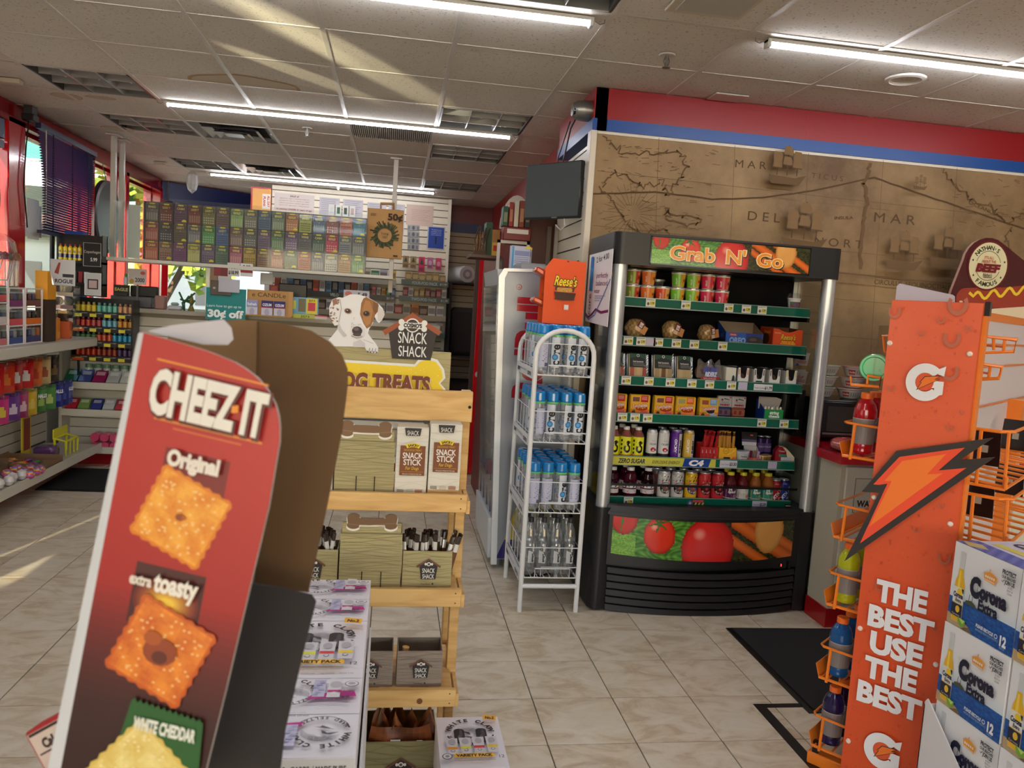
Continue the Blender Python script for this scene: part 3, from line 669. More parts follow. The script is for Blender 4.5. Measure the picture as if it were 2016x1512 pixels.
for k,z in enumerate(SH):
 t=put('shelf',MB((8,8,9)).box(1.125,3.99,z-.028,2.24,4.26,z-.0155).box(1.125,3.99,z-.075,1.14,4.26,z-.028).box(2.225,3.99,z-.075,2.24,4.26,z-.028).mesh('shelf',SATIN),FR)
 put('price_strip',MB(GRN).prism([(0,-.05),(.012,-.05),(.016,0),(.004,0)],(1.13,3.975,z),(0,1,0),(0,0,1),(1.1,0,0)).box(1.13,3.9735,z-.052,2.23,3.979,z-.047,(150,168,160)).box(1.13,3.977,z-.004,2.23,3.982,z,(120,150,140)).mesh('price_strip',GLOSS),t,label='green price strip')
 tags=[[1.30,1.495,1.735,1.835,1.925],[1.195,1.265,1.36,1.46,1.56,1.72],[1.2,1.325,1.445,1.565,1.665,1.79],[1.195,1.265,1.335,1.985,2.115],[],[1.265]][k]
 for x in tags:
  P=Print();P.rect(0,0,.052,.042,(226,226,218));P.rect(.024,.008,.048,.028,(222,214,70));P.text('1.79',.036,.019,.011,(60,60,40),w=.02,bold=.03);P.line([(.004,.036),(.046,.037)],.003,(120,120,120));P.ell(.013,.015,.007,.008,(112,92,80))
  P.build('price_tag',t,o=(x,3.9722,z-.046))
 if k in(1,2):
  P=Print();P.rect(0,0,.052,.042,(196,190,212));P.build('blank_tag',t,o=(1.318 if k==1 else 1.855,3.9722,z-.046))
 if k==2:
  P=Print();P.rect(0,0,.108,.034,(230,230,232));P.text('Fresh Cookies',.036,.014,.011,(60,60,64),w=.06);P.text('$1.79',.084,.015,.016,(40,40,44),w=.042,bold=.03);P.build('price_card',t,o=(1.945,3.9722,z-.044))
 if k==4:
  P=Print();P.rect(0,0,.1,.044,(28,66,150));P.text('C4',.05,.022,.026,(240,240,240),bold=.05);P.rect(.06,0,.5,.044,(206,204,84));P.text('ZERO SUGAR',.165,.022,.024,(60,62,70),w=.15,bold=.04,shear=.25);P.text('EXPLOSIVE ENERGY',.36,.02,.017,(120,120,70),w=.16,bold=.03,shear=.25)
  P.poly([(.452,0),(.6,0),(.612,.044),(.462,.044)],(28,66,150));P.text('C4',.53,.022,.03,(244,244,244),w=.085,bold=.06,shear=.15);P.poly([(.6,0),(.64,0),(.64,.044),(.612,.044)],(206,204,84))
  put('brand_strip',P.mesh('brand_strip',GLOSS,o=(1.125,3.972,z-.048)),t,label='yellow and blue strip lettered ZERO SUGAR EXPLOSIVE ENERGY C4')
  P=Print();P.rect(0,0,.1,.04,(206,206,220));P.text('Cream Cheese',.03,.018,.009,(70,70,80),w=.05);P.text('$3.50',.076,.02,.018,(40,40,50),w=.04,bold=.03);P.rect(.28,.002,.332,.042,(186,182,204));P.build('price_card',t,o=(1.79,3.972,z-.046))
 if k==5:
  P=Print();P.rect(0,0,.085,.036,(206,206,226));P.text('Mountain',.024,.016,.008,(70,70,90),w=.035);P.text('$2.50',.062,.018,.016,(50,50,70),w=.036,bold=.03);P.build('price_card',t,o=(2.0,3.972,z-.042))
  P=Print();P.ell(.02,.018,.016,.016,(90,90,130));P.ell(.02,.018,.007,.007,(190,190,200));P.rect(.034,.024,.095,.036,(196,60,60));[P.poly([(.04+.02*q,.0),(.05+.02*q,.0),(.06+.02*q,.022),(.05+.02*q,.022)],(210,180,80))for q in range(3)];P.build('sticker',t,o=(1.62,3.972,z-.045))
put('front_rail',MB((14,14,15)).box(1.125,3.93,.634,2.235,3.938,.646).mesh('front_rail',SATIN),FR)
P=Print();P.rect(0,0,.03,.02,(220,216,212));P.rect(.004,.003,.02,.013,(190,50,50));put('sticker',P.mesh('sticker',CARD,o=(2.17,3.9,.551),u=(.9,.3,0),v=(-.3,.9,0)),FR)
# ---- goods on its shelves
def can_prof(r,h):return[(r*.72,0),(r*.92,.004),(r,.012),(r,h-.014),(r*.86,h-.004),(r*.84,h),(r*.78,h-.003),(0,h-.004)]
def can(key,label,x,y,z,r,h,cols,art,group,rot=-PI/2,cat='can'):
 """cols: body, upper, rim"""
 def mk():
  m=MB();pf=can_prof(r,h);m.lathe(pf,22,cols=[(190,192,196),cols[0],cols[0],cols[1],(200,202,206),(206,208,212),(176,178,182)])
  return m.mesh('can',METALPAINT)
 o=put('can',cached(('can',key),mk),None,(x,y,z),(0,0,0),label,cat,group)
 def mk2():
  P=Print();art(P,r,h);return P.into(MB(),wrap=(r+.0004,0,rot)).mesh('label',GLOSS)
 put('label',cached(('canl',key),mk2),o)
 if True:
  put('pull_tab',cached('tab',lambda:MB((200,202,206)).box(-.008,-.012,0,.008,.006,.0015).lathe([(.004,.0015),(.004,.002)],8,(0,-.002,0)).mesh('pull_tab',METAL)),o,(0,0,h-.0035))
 return o
METALPAINT=paint('printed_metal',.25,metal=.35,coat=.3)
def fruit_cup(kind,label,x,y,z):
 A={'mixed':((150,170,60),(206,62,50)),'orange':((236,120,50),(240,150,60)),'lime':((124,206,60),(232,168,48)),'pink':((222,44,96),(226,70,60)),'peach':((224,66,40),(242,176,90)),'clear':((70,76,70),(90,92,86))}[kind]
 def mk():
  m=MB();h=.078;pf=[(.029,0),(.031,.003),(.0385,h-.01),(.0385,h-.006)]
  m.lathe(pf,22,cols=[(230,226,214),A[1]if kind!='clear' else A[0],(236,232,224)])
  return m.mesh('cup',SATIN if kind!='clear' else PET)
 o=put('fruit_cup',cached(('cup',kind),mk),None,(x,y,z),None,label,'cup','cut fruit cups on the top shelf of the cold cabinet')
 def mk2():
  P=Print();P.rect(-.055,.004,.004,.066,A[0],nx=8);P.rect(-.012,.004,.0,.066,mixc(A[0],(255,255,200),.35),nx=2)
  for q in range(3):P.ell(.02+.004*(q%2),.014+.02*q,.009,.008,mixc(A[1],(120,30,20)if q%2 else(250,220,110),.5),10)
  P.text('FRUIT',-.021,.03,.009,(240,240,220),w=.032,rot=PI/2,bold=.03);P.rect(.042,.004,.058,.066,(236,230,220),nx=2)
  return P.into(MB(),fn=lambda a,b,k:((.0312+.0075*b/.068+.0006+k)*math.cos(-PI/2+a/.036),(.0312+.0075*b/.068+.0006+k)*math.sin(-PI/2+a/.036),b+.001)).mesh('label',GLOSS)
 if kind!='clear':put('label',cached(('cupl',kind),mk2),o)
 put('lid',cached('cuplid',lambda:MB((214,218,214)).lathe([(.0385,.072),(.0415,.073),(.0415,.079),(.036,.082),(0,.082)],24).mesh('lid',clear('lid_plastic',(.96,.97,.97),.15,.6,.12,.25))),o)
kinds=['mixed','orange','peach','lime','lime','pink','pink']
for i in range(7):
 x=1.242+.0835*i
 fruit_cup(kinds[i],'%s fruit cup, %s from the silver post in the lower layer of cups'%({'mixed':'green and red','orange':'orange','peach':'red peach','lime':'lime green','pink':'pink'}[kinds[i]],nth(i)),x,4.04,SH[0]-.014)
 k2=['mixed','orange','clear','lime','lime','pink','pink'][i]
 fruit_cup(k2,'%s fruit cup, %s from the silver post in the %s'%({'mixed':'green and red','orange':'orange','clear':'clear empty-looking','lime':'lime green','pink':'pink'}[k2],nth(i),'upper layer of cups' if k2!='clear' else 'back row of cups'),x+.002,4.045 if k2!='clear' else 4.14,SH[0]-.014+(.0825 if k2!='clear' else .04))
t=thing('parfait_cup','small white yogurt cup with clear domed lid on the top cabinet shelf','cup',(2.165,4.04,SH[0]-.014))
put('cup',MB((236,236,232)).lathe([(.026,0),(.034,.06),(.037,.062),(.037,.066),(0,.066)],24).mesh('cup',SATIN),t)
P=Print();P.rect(-.035,.012,.035,.046,(122,90,86),nx=8);P.ell(.0,.03,.016,.008,(90,110,190));P.rect(-.035,.032,-.02,.046,(60,130,120),nx=2)
put('label',P.into(MB(),fn=lambda a,b,k:((.0275+.0083*b/.062+.001+k)*math.cos(-PI/2+a/.033),(.0275+.0083*b/.062+.001+k)*math.sin(-PI/2+a/.033),b)).mesh('label',GLOSS),t)
put('dome_lid',MB().lathe([(.036,.066),(.034,.078),(.03,.092),(.014,.094),(0,.094)],24).mesh('dome_lid',PET),t)
# wrapped muffins
for i,(x,s,ang,rz)in enumerate(((1.283,1.05,.5,.1),(1.487,1.0,.35,.2),(1.685,.96,-.15,.5))):
 t=thing('wrapped_muffin','cling-wrapped oat muffin on the second shelf, %s from the silver post'%nth(i),'muffin',(x,4.06,SH[1]-.008),rz,'wrapped muffins on the second shelf')
 r=random.Random(i)
 m=MB()
 def mf(u,v,r=r,s=s):
  a=2*PI*u;b=-PI/2+PI*v;R=.054*s*(1+.06*math.sin(3*a+i)+.05*math.sin(7*a+5*b))
  return(R*math.cos(a)*max(.0,math.cos(b))**.7,R*.85*math.sin(a)*max(.0,math.cos(b))**.7,.046*s+(.05*s)*math.sin(b)*(1 if v<.5 else 1.0+.12*i%.2))
 m.grid(mf,26,16,lambda u,v:mixc((196,166,116),(150,112,66),.5+.5*math.sin(60*u+9*math.sin(40*v))))
 put('muffin',m.mesh('muffin',FOIL,60),t)
 P=Print();P.rect(-.03,-.022,.032,.022,(226,200,160));P.rect(-.004,-.022,.032,.022,(206,142,84));P.rect(-.03,-.002,.006,.034,(112,20,30));P.rect(-.022,.002,-.0,.028,(236,226,214));P.text('Deli',-.011,.015,.014,(90,20,26),w=.02)
 put('sticker',P.mesh('sticker',CARD,o=(.012,-.049*s,.046*s),u=(math.cos(ang),0,-math.sin(ang)),v=(math.sin(ang),.12,math.cos(ang)),eps=.0006),t)
 # open trays
def tray_box(name,label,loc,rot,sx,sy,h,hb,outer,inner,art=None,side=None,cat='box',tilt=0.,group=None,wave=False):
 t=thing(name,label,cat,loc,rot,group)
 if tilt:t.rotation_euler=(tilt,0,rot)
 w=.003;m=MB(outer);x=sx/2
 m.box(-x,0,0,x,sy,.003,inner)
 if wave:
  m.prism([(-x,0),(x,0),(x,h)]+[(x-sx*k/12,h-.018*math.sin(PI*min(1,max(0,(k-2)/8))))for k in range(1,12)]+[(-x,h)],(0,0,0),(1,0,0),(0,0,1),(0,w,0))
 else:m.box(-x,0,0,x,w,h)
 m.box(-x,sy-w,0,x,sy,hb,inner)
 for sgn in(-1,1):
  xx=sgn*x;q=xx-sgn*w
  m.prism([(0,0),(sy,0),(sy,hb),(0,h)],(xx,0,0),(0,1,0),(0,0,1),(-sgn*w*.5,0,0),outer)
  m.prism([(0,0),(sy,0),(sy,hb),(0,h)],(xx-sgn*w*.5,0,0),(0,1,0),(0,0,1),(-sgn*w*.5,0,0),inner)
 m.box(-x+w,w,.0031,x-w,w+.0006,h-.022 if wave else h-.0002,inner);put('carton',m.mesh('carton',CARD),t)
 if art:P=Print();art(P);put('front_print',P.mesh('front_print',CARD,o=(-x,-.0003,0)),t)
 if side:P=Print();side(P);put('side_print',P.mesh('side_print',CARD,o=(-x-.0003,sy,0),u=(0,-1,0),v=(0,0,1)),t)
 return t
def oreo(P):
 P.rect(0,0,.2,.062,(40,96,190));P.rect(.11,0,.2,.062,(34,60,140));P.ell(.16,.026,.045,.02,(50,38,34),20);P.ell(.15,.03,.02,.009,(90,74,66));P.text('OREO',.065,.022,.03,(150,190,236),w=.09,bold=.05);P.rrect(.02,.044,.06,.058,.004,(204,60,50));P.text('Hershey',.04,.051,.007,(250,250,250),w=.03)
tray_box('oreo_tray','empty blue chocolate bar tray tipped open on the second shelf',(1.885,4.014,SH[1]-.012),-.12,.205,.17,.062,.12,(38,84,176),(150,128,104),oreo,lambda P:(P.rect(0,0,.17,.06,(36,70,160)),P.text('OREO',.1,.045,.02,(150,190,236),w=.05),P.rect(0,0,.17,.025,(70,40,50))))
def reese(P,w=.17,h=.095):
 P.rect(0,0,w,.008,(250,200,40));P.text("Reese's",w*.52,h*.56,.03,(70,40,16),w=w*.52,bold=.06,shear=.25);P.text("Reese's",w*.52,h*.56+.0015,.03,(252,208,40),w=w*.5,bold=.02,shear=.25)
 P.text('PEANUT BUTTER',w*.52,h*.3,.008,(250,208,40),w=w*.42,bold=.04);P.text('COOKIES',w*.52,h*.2,.008,(250,208,40),w=w*.5,bold=.04);P.text('Hershey',w*.16,h*.8,.007,(250,230,210),w=w*.2)
tray_box('candy_box','orange peanut butter candy box with scooped front on the second shelf',(2.13,4.004,SH[1]-.012),-.05,.17,.17,.098,.105,(234,84,20),(120,70,40),reese,lambda P:(P.rect(0,0,.17,.1,(214,66,20)),P.ell(.08,.04,.05,.03,(90,50,24)),P.text("Reese's",.1,.08,.02,(252,208,40),w=.08)),wave=True)
# sandwich packs
def sandwich(i,x,w,label,fill):
 t=thing('sandwich_pack',label,'sandwich',(x,4.03,SH[2]-.014),0,'deli sandwich packs on the third shelf')
 m=MB((20,22,22));x0=-w/2
 m.prism([(-w/2-.004,0),(w/2+.004,0),(w/2+.004,.135),(-w/2-.004,.135)],(0,.02,0),(1,0,0),(0,.25,1),(0,.05,0));put('tray',m.mesh('tray',GLOSS),t)
 m=MB();r=random.Random(i)
 m.prism([(-w/2+.006,.006),(w/2-.012,.006),(w/2-.012,.125),(-w/2+.006,.125)],(0,.012,0),(1,0,0),(0,.25,1),(0,.02,0),(206,180,136))
 for k in range(3):m.prism([(-w/2+.012+k*w*.3,.008),(-w/2+.012+k*w*.3+w*.2,.008),(-w/2+.016+k*w*.3+w*.18,.06),(-w/2+.016+k*w*.3,.06)],(0,.0105,0),(1,0,0),(0,.25,1),(0,.003,0),fill[k%len(fill)])
 put('filling',m.mesh('filling',MATTE),t)
 P=Print();P.rect(-w/2+.01,.055,w/2-.014,.128,(36,42,44));P.poly([(-w/2+.01,.1),(0,.115),(w/2-.014,.098),(w/2-.014,.128),(-w/2+.01,.128)],(44,84,66));P.arc(0,.118,.005,.008,0,360,(226,226,220));P.text('Deli Sandwich',0,.086,.008,(226,226,220),w=w*.5,bold=.03)
 for q in range(3):P.line([(-w*.25,.076-.006*q),(w*.3,.076-.006*q)],.002,(150,152,150))
 P.ell(w*.32,.064,.006,.006,(110,112,110));put('card_label',P.mesh('card_label',CARD,o=(0,.009,0),u=(1,0,0),v=(0,.25,1)),t)
 m=MB((230,232,232))
 for q in range(7):a=r.uniform(.01,.13);m.prism([(w/2-.01,a),(w/2-.002,a+.01),(w/2-.004,a+.014),(w/2-.012,a+.004)],(0,.007,0),(1,0,0),(0,.25,1),(0,.001,0))
 put('film',m.mesh('film',GLOSS),t)
for i,(x,w,l,fl_)in enumerate(((1.19,.1,'deli sandwich pack half hidden behind the silver post',[(176,96,84),(214,190,140)]),(1.312,.115,'deli sandwich pack with pink meat, second from the silver post',[(186,100,88),(216,190,146),(176,92,80)]),(1.455,.12,'deli sandwich pack on brown bread, third from the silver post',[(180,156,120),(120,90,60)]),(1.575,.095,'narrow deli sandwich pack on pale bread beside the bun bag',[(206,186,146),(200,176,130)]))):
 sandwich(i,x,w,l,fl_)
t=thing('bun_bag','clear bag with a brown bun and blue print on the third shelf','bag',(1.7,4.06,SH[2]-.012))
m=MB();m.grid(lambda u,v:(.06*math.cos(2*PI*u)*math.cos(PI*(v-.5))**.6,.05*math.sin(2*PI*u)*math.cos(PI*(v-.5))**.6,.045+.045*math.sin(PI*(v-.5))),22,12,lambda u,v:mixc((176,120,76),(120,72,46),v));put('bun',m.mesh('bun',MATTE),t)
m=MB((90,92,96));m.grid(lambda u,v:((u-.5)*.15*(1-.15*v),-.06+.02*math.sin(9*u)*v*.5+.03*v,.02+.09*v+.012*math.sin(14*u)*v*v),14,8);put('bag_film',m.mesh('bag_film',clear('wrap_film',(.75,.76,.8),.2,.7,.12,.06)),t)
P=Print();P.text('BUN',0,.065,.03,(70,80,150),w=.08,bold=.07,shear=.2);P.text('RIDERZ',.006,.04,.024,(200,206,236),w=.07,bold=.06,shear=.2);P.rect(-.05,.008,.055,.026,(150,40,40));P.text('SAUSAGE',0,.017,.01,(232,200,190),w=.07);P.build('print',t,o=(0,-.062,.0),eps=.0005)
def cookie_box(i,x,ca,lab):
 t=thing('cookie_box',lab,'box',(x,4.0,SH[2]-.014),-.04,'small white cookie boxes on the third shelf')
 w,h,d=.062,.086,.17;m=MB((232,230,222))
 m.box(-w/2,0,0,w/2,d,.002);m.box(-w/2,0,0,-w/2+.002,d,h);m.box(w/2-.002,0,0,w/2,d,h,(60,58,56));m.box(-w/2,d-.002,0,w/2,d,h,(150,148,144));m.box(-w/2-.0008,0,h-.004,-w/2+.001,d,h,(26,24,24))
 m.prism([(-w/2,0),(w/2,0),(w/2,h),(w/2-.012,h),(w/2-.016,h*.45),(w/2-.022,h*.34),(-w/2+.022,h*.34),(-w/2+.016,h*.45),(-w/2+.012,h),(-w/2,h)],(0,0,0),(1,0,0),(0,0,1),(0,.002,0))
 put('carton',m.mesh('carton',CARD),t)
 put('cookie',MB((92,66,44)).lathe([(0,0),(.022,.001),(.024,.006),(.02,.011),(0,.012)],16,axis='y').mesh('cookie',MATTE),t,(0,.03+.02*(i%2),.032))
 P=Print();P.poly([(.004,.004),(.012,.004),(.008,.012)],(30,34,60));P.rect(.004,.05,.009,.08,ca);P.rect(.052,.05,.057,.08,ca);P.ell(.03,.008,.014,.006,ca)
 if i==1:P.rrect(.012,.006,.05,.02,.003,(40,42,60))
 put('print',P.mesh('print',CARD,o=(-w/2,-.0003,0)),t)
for i,(x,ca,l)in enumerate(((1.892,(226,150,70),'white cookie box with orange print beside the bun bag'),(1.985,(60,62,80),'white cookie box with a dark band, second of the small boxes'),(2.075,(110,70,90),'white cookie box with plum dots, third of the small boxes'),(2.172,(232,210,60),'white cookie box with yellow print at the shelf end'))):cookie_box(i,x,ca,l)
put('cookie_box',MB((224,220,200)).box(1.792,4.0,SH[2]-.014,1.85,4.17,SH[2]+.07,b=.002).box(1.8495,4.0,SH[2]-.01,1.8515,4.17,SH[2]+.071,(30,28,28)).prism([(0,0),(.02,0),(.016,.03),(.01,.036),(.004,.03)],(1.825,3.9995,SH[2]-.006),(1,0,0),(0,0,1),(0,-.0006,0),(40,42,60)).mesh('cookie_box',CARD),None,label='closed cream cookie box with a small dark figure, right by the bun bag',cat='box',group='small white cookie boxes on the third shelf')
# lunch kits
def lunch_kit(i,x,label,win,patch,cookie=False):
 t=thing('lunch_kit',label,'box',(x,4.02,SH[3]-.014),.03*(i%3-1),'yellow lunch kits on the fourth shelf');w,h=.112,.108
 put('carton',MB((240,190,50)).box(-w/2,0,0,w/2,.045,h,b=.006).mesh('carton',GLOSS),t)
 P=Print();P.rect(.004,.004,w-.004,h-.004,(242,192,52));P.rect(.012,.07,.05,.094,win);P.rect(.01,.068,.012,.096,(200,190,200));P.rect(.058,.068,.098,h-.005,patch)
 for q in range(3):P.line([(.062,.096-.007*q),(.092,.096-.007*q)],.002,(250,236,226))
 P.rect(.004,.004,w-.004,.03,(232,130,50));P.ell(.064,.035,.034,.014,(176,64,34),20)if not cookie else(P.ell(.064,.03,.022,.012,(40,28,24)),P.ell(.064,.026,.022,.006,(236,230,220)),P.ell(.064,.033,.022,.011,(52,38,34)))
 for q in range(4):P.ell(.045+.012*q,.036+.004*(q%2),.006,.004,(226,170,90)if not cookie else(52,38,34),8)
 P.rect(.06,.006,.098,.02,mixc(patch,(255,200,200),.3));P.ell(.02,.014,.01,.009,(90,60,40));P.ell(.024,.026,.006,.004,(110,160,60))
 P.text('Lunchables',w/2-.002,.051,.0185,(196,40,50),w=.084,bold=.09,rot=.1);P.text('Lunchables',w/2-.002,.051,.0185,(252,232,222),w=.08,bold=.02,rot=.1)
 put('front_print',P.mesh('front_print',GLOSS,o=(-w/2,-.0004,0)),t)
for i,(x,l,wn,pt,ck)in enumerate(((1.2,'yellow lunch kit half hidden behind the silver post',(120,90,90),(206,40,50),0),(1.33,'yellow lunch kit with a red corner, second from the silver post',(130,86,80),(212,40,50),0),(1.466,'yellow lunch kit with a red corner, third from the silver post',(140,84,80),(206,36,44),0),(1.588,'yellow lunch kit with an orange corner',(176,170,120),(240,110,30),0),(1.722,'yellow lunch kit with a blue corner and a sandwich cookie',(170,90,60),(120,176,226),1))):lunch_kit(i,x,l,wn,pt,ck)
def panino(i,x,l,body):
 t=thing('panino_pack',l,'package',(x,4.06,SH[3]-.014),.05,'cured meat snack packs on the fourth shelf')
 put('pack',MB(body).box(-.04,0,0,.04,.03,.065,b=.008).box(-.042,.002,.055,.042,.022,.12,(206,206,206),b=.003).mesh('pack',FOIL),t)
 P=Print();P.text('PANINO',0,.07,.011,(170,40,44),w=.056,bold=.06);P.ell(-.018,.098,.006,.006,(150,50,60));P.poly([(-.01,.102),(.026,.096),(.024,.1),(-.006,.107)],(50,80,66));P.text('Fiorucci',0,.085,.008,(70,110,90),w=.04);P.ell(.03,.11,.005,.004,(200,40,50))
 P.rect(-.036,.01,.036,.045,mixc(body,(220,140,110),.35));P.rect(-.03,.02,-.014,.04,mixc(body,(140,40,30),.5));P.rect(.0,.018,.016,.04,mixc(body,(140,40,30),.5));put('print',P.mesh('print',GLOSS,o=(0,-.001,0)),t)
panino(0,1.828,'cured meat snack pack with a blue lower half, behind the last lunch kit',(60,76,120));panino(1,1.912,'cured meat snack pack with reddish meat showing',(150,84,66))
t=tray_box('string_cheese_box','green and blue string cheese box with its flap up',(2.09,4.0,SH[3]-.014),-.1,.105,.13,.062,.062,(20,130,60),(190,184,176),lambda P:(P.rect(0,0,.105,.062,(20,140,64)),P.text('string',.055,.045,.018,(240,244,238),w=.052,bold=.04),P.text('cheese',.055,.026,.016,(240,244,238),w=.06,bold=.04),P.text('MOZZARELLA',.055,.012,.006,(240,244,238),w=.046),P.ell(.085,.004,.012,.005,(200,214,220))),lambda P:P.rect(0,0,.13,.062,(24,60,160)))
put('flap',MB((200,194,186)).prism([(-.06,.055),(.055,.055),(.062,.115),(.03,.125),(-.07,.125)],(0,.1,0),(1,0,0),(0,-.35,1),(0,.003,0)).mesh('flap',CARD),t)
for k in range(6):put('cheese_stick',cached('cheese',lambda:MB((240,234,214)).lathe([(0,0),(.008,.002),(.008,.06),(.005,.07),(0,.071)],10).mesh('cheese_stick',FOIL)),t,(-.04+.016*k,.02+.015*(k%2),.006),(.12*(k%3-1),.1*(k%2),0))
put('blue_side',MB((28,70,170)).prism([(0,0),(.13,0),(.13,.11),(0,.06)],(-.0535,0,0),(0,1,0),(0,0,1),(-.001,0,0)).mesh('blue_side',CARD),t)
# drinks shelf
def bottle_thing(name,key,label,loc,prof,liquid_col,capcol,cap,wrap=None,group=None,mat=None,capmat=None,seg=22,rot=0.,cat='bottle',cols=None):
 """cap = (radius, z0, z1); wrap = function(Print) round the bottle, list of rows (radius, art)"""
 o=put(name,cached(('bot',key),lambda:MB(liquid_col).lathe(prof,seg,cols=cols).mesh('bottle',mat or LIQ)),None,loc,rot,label,cat,group)
 put('cap',cached(('botc',key),lambda:MB(capcol).lathe([(cap[0],cap[1]),(cap[0],cap[2]-.002),(cap[0]-.002,cap[2]),(0,cap[2])],18).mesh('cap',capmat or SATIN)),o)
 if wrap:
  def mk():
   mb=MB()
   for r_,art in wrap:
    P=Print();art(P)
    P.into(mb,wrap=(r_,0,-PI/2))if not callable(r_)else P.into(mb,fn=r_)
   return mb.mesh('label',GLOSS)
  put('label',cached(('botl',key),mk),o)
 return o
def c4_art(P):
 P.rect(-.105,0.012,.105,.112,(226,226,40),nx=26)
 for st,y,h in(('C4',.058,.034),):P.text(st,.0,y,h,(16,16,18),rot=PI/2,w=.066,bold=.07)
 for q in range(4):P.poly([(-.036,.018+.022*q),(-.026,.02+.022*q),(-.026,.032+.022*q),(-.036,.03+.022*q)],(16,16,18))
 P.rect(-.105,.012,.105,.016,(226,130,40),nx=26)
pf=[(.024,0),(.031,.004),(.032,.02),(.032,.112),(.03,.122),(.019,.142),(.017,.15),(.017,.156)]
for i in range(3):bottle_thing('energy_drink_bottle','c4','yellow C4 energy drink bottle, %s from the silver post'%nth(i),(1.2+.068*i,4.03,SH[4]-.014),pf,(170,100,90),(226,226,222),(.0175,.146,.166),[(.0327,c4_art)],'yellow energy drink bottles on the fifth shelf')
for i in range(3):bottle_thing('energy_drink_bottle','c4','yellow C4 bottle in the back row, %s from the silver post'%nth(i),(1.2+.068*i,4.11,SH[4]-.014),pf,(170,100,90),(226,226,222),(.0175,.146,.166),[(.0327,c4_art)],'back row of yellow energy drink bottles')
def cels(P,r,h):
 P.rect(-.09,.006,.09,.024,(50,44,46),nx=22);P.rect(-.09,.024,.09,h-.016,(226,226,228),nx=22);P.poly([(-.014,.118),(-.008,.126),(.018,.128),(.012,.121)],(170,30,46));P.text('PEACH',0,.094,.008,(170,172,176),w=.02);P.text('CELSIUS',0,.076,.01,(110,112,118),w=.04,bold=.03);P.ell(.0,.046,.013,.012,(190,50,60));P.ell(.004,.05,.006,.005,(214,90,90));P.ell(.014,.044,.003,.006,(40,40,44))
for i in range(2):can('cels','slim white energy drink can, %s after the yellow bottles'%nth(i),1.418+.068*i,4.04,SH[4]-.014,.0285,.152,((220,220,222),(224,224,226)),cels,'white energy drink cans')
def amino(c):
 def f(P,r,h):
  P.rect(-.09,.008,.005,h-.018,c,nx=10);P.rect(.005,.008,.03,h-.018,(206,206,208),nx=3);P.rect(-.026,.03,-.0,.118,mixc(c,(250,250,250),.12),nx=4);P.text('AMINO',-.012,.07,.013,(236,230,240),rot=PI/2,w=.074,bold=.05);P.text('ENERGY',.016,.068,.013,(40,40,44),rot=PI/2,w=.074,bold=.05)
 return f
can('am1','slim purple amino energy can on the fifth shelf',1.557,4.04,SH[4]-.014,.0295,.155,((86,40,140),(120,76,170)),amino((92,36,150)),'amino energy cans');can('am2','slim gold amino energy can on the fifth shelf',1.628,4.04,SH[4]-.014,.0295,.155,((210,170,70),(224,196,120)),amino((222,178,60)),'amino energy cans')
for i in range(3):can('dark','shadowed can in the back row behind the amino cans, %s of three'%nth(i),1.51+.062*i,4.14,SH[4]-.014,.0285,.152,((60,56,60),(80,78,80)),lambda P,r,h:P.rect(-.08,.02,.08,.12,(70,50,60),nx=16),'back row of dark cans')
def stick_box(i,x,label,col,sc,words):
 t=tray_box('snack_stick_box',label,(x,4.0,SH[4]-.014),0,.1,.07,.072,.09,col,mixc(col,(60,30,10),.3),words,None,group='boxes of meat sticks on the fifth shelf')
 r=random.Random(40+i)
 for k in range(9):
  put('wrapped_stick',cached(('stk',i),lambda:MB().lathe([(.003,0),(.008,.012),(.0085,.13),(.004,.146),(.009,.156)],8,cols=[sc[1],sc[0],sc[1],sc[0]],sx=1,sy=.6).mesh('wrapped_stick',FOIL)),t,(-.036+.018*(k%5),.016+.026*(k//5),.006),(r.uniform(-.12,.06),r.uniform(-.1,.3 if i==0 else .06),0))
stick_box(0,1.735,'red box of red meat sticks leaning out on the fifth shelf',(190,24,30),((190,30,36),(130,16,22)),lambda P:[(P.rect(0,0,.1,.072,(196,28,34)),[P.rect(.022*q+.003,.004,.022*q+.019,.068,(160,20,28))for q in range(4)],[P.text('JERKY',.022*q+.011,.05,.006,(240,210,200),rot=PI/2,w=.022)for q in range(4)],P.rect(.08,.006,.092,.022,(250,90,60)))])
stick_box(1,1.842,'yellow box of meat sticks with a cut-out window on the fifth shelf',(232,170,30),((206,150,60),(96,50,30)),lambda P:[(P.rect(0,0,.1,.072,(236,176,34)),P.arc(.04,.056,.014,.017,0,360,(180,120,20)),P.text('Jerky',.04,.056,.008,(150,90,10),w=.02),P.line([(.05,.036),(.07,.044),(.09,.062)],.004,(246,214,120)),P.rect(.028,.004,.066,.022,(70,44,24)),P.rect(.08,.004,.094,.024,(250,100,50)))])
t=thing('dip_tub','round white cream cheese tub on the fifth shelf','tub',(1.938,4.03,SH[4]-.014))
put('tub',MB((220,222,224)).lathe([(.03,0),(.038,.045),(.041,.046),(.041,.052),(.036,.054),(0,.054)],24,cols=[(214,214,218),(220,222,224),(196,202,208),(196,202,208),(190,196,204)]).mesh('tub',SATIN),t)
P=Print();P.text('Neufchatel',0,.028,.008,(60,62,70),w=.036,bold=.03);P.text('Bagel',0,.014,.008,(190,80,90),w=.03);put('label',P.into(MB(),wrap=(.0375,0,-PI/2)).mesh('label',CARD),t)
t=tray_box('snack_display_box','white open box with tall black back card on the fifth shelf',(2.0,4.0,SH[4]-.014),-.12,.075,.08,.02,.075,(226,224,224),(206,204,204),lambda P:(P.rect(0,0,.075,.02,(190,70,60)),P.rect(.03,.004,.05,.018,(250,90,50)),P.rect(.058,.0,.075,.012,(220,220,224))))
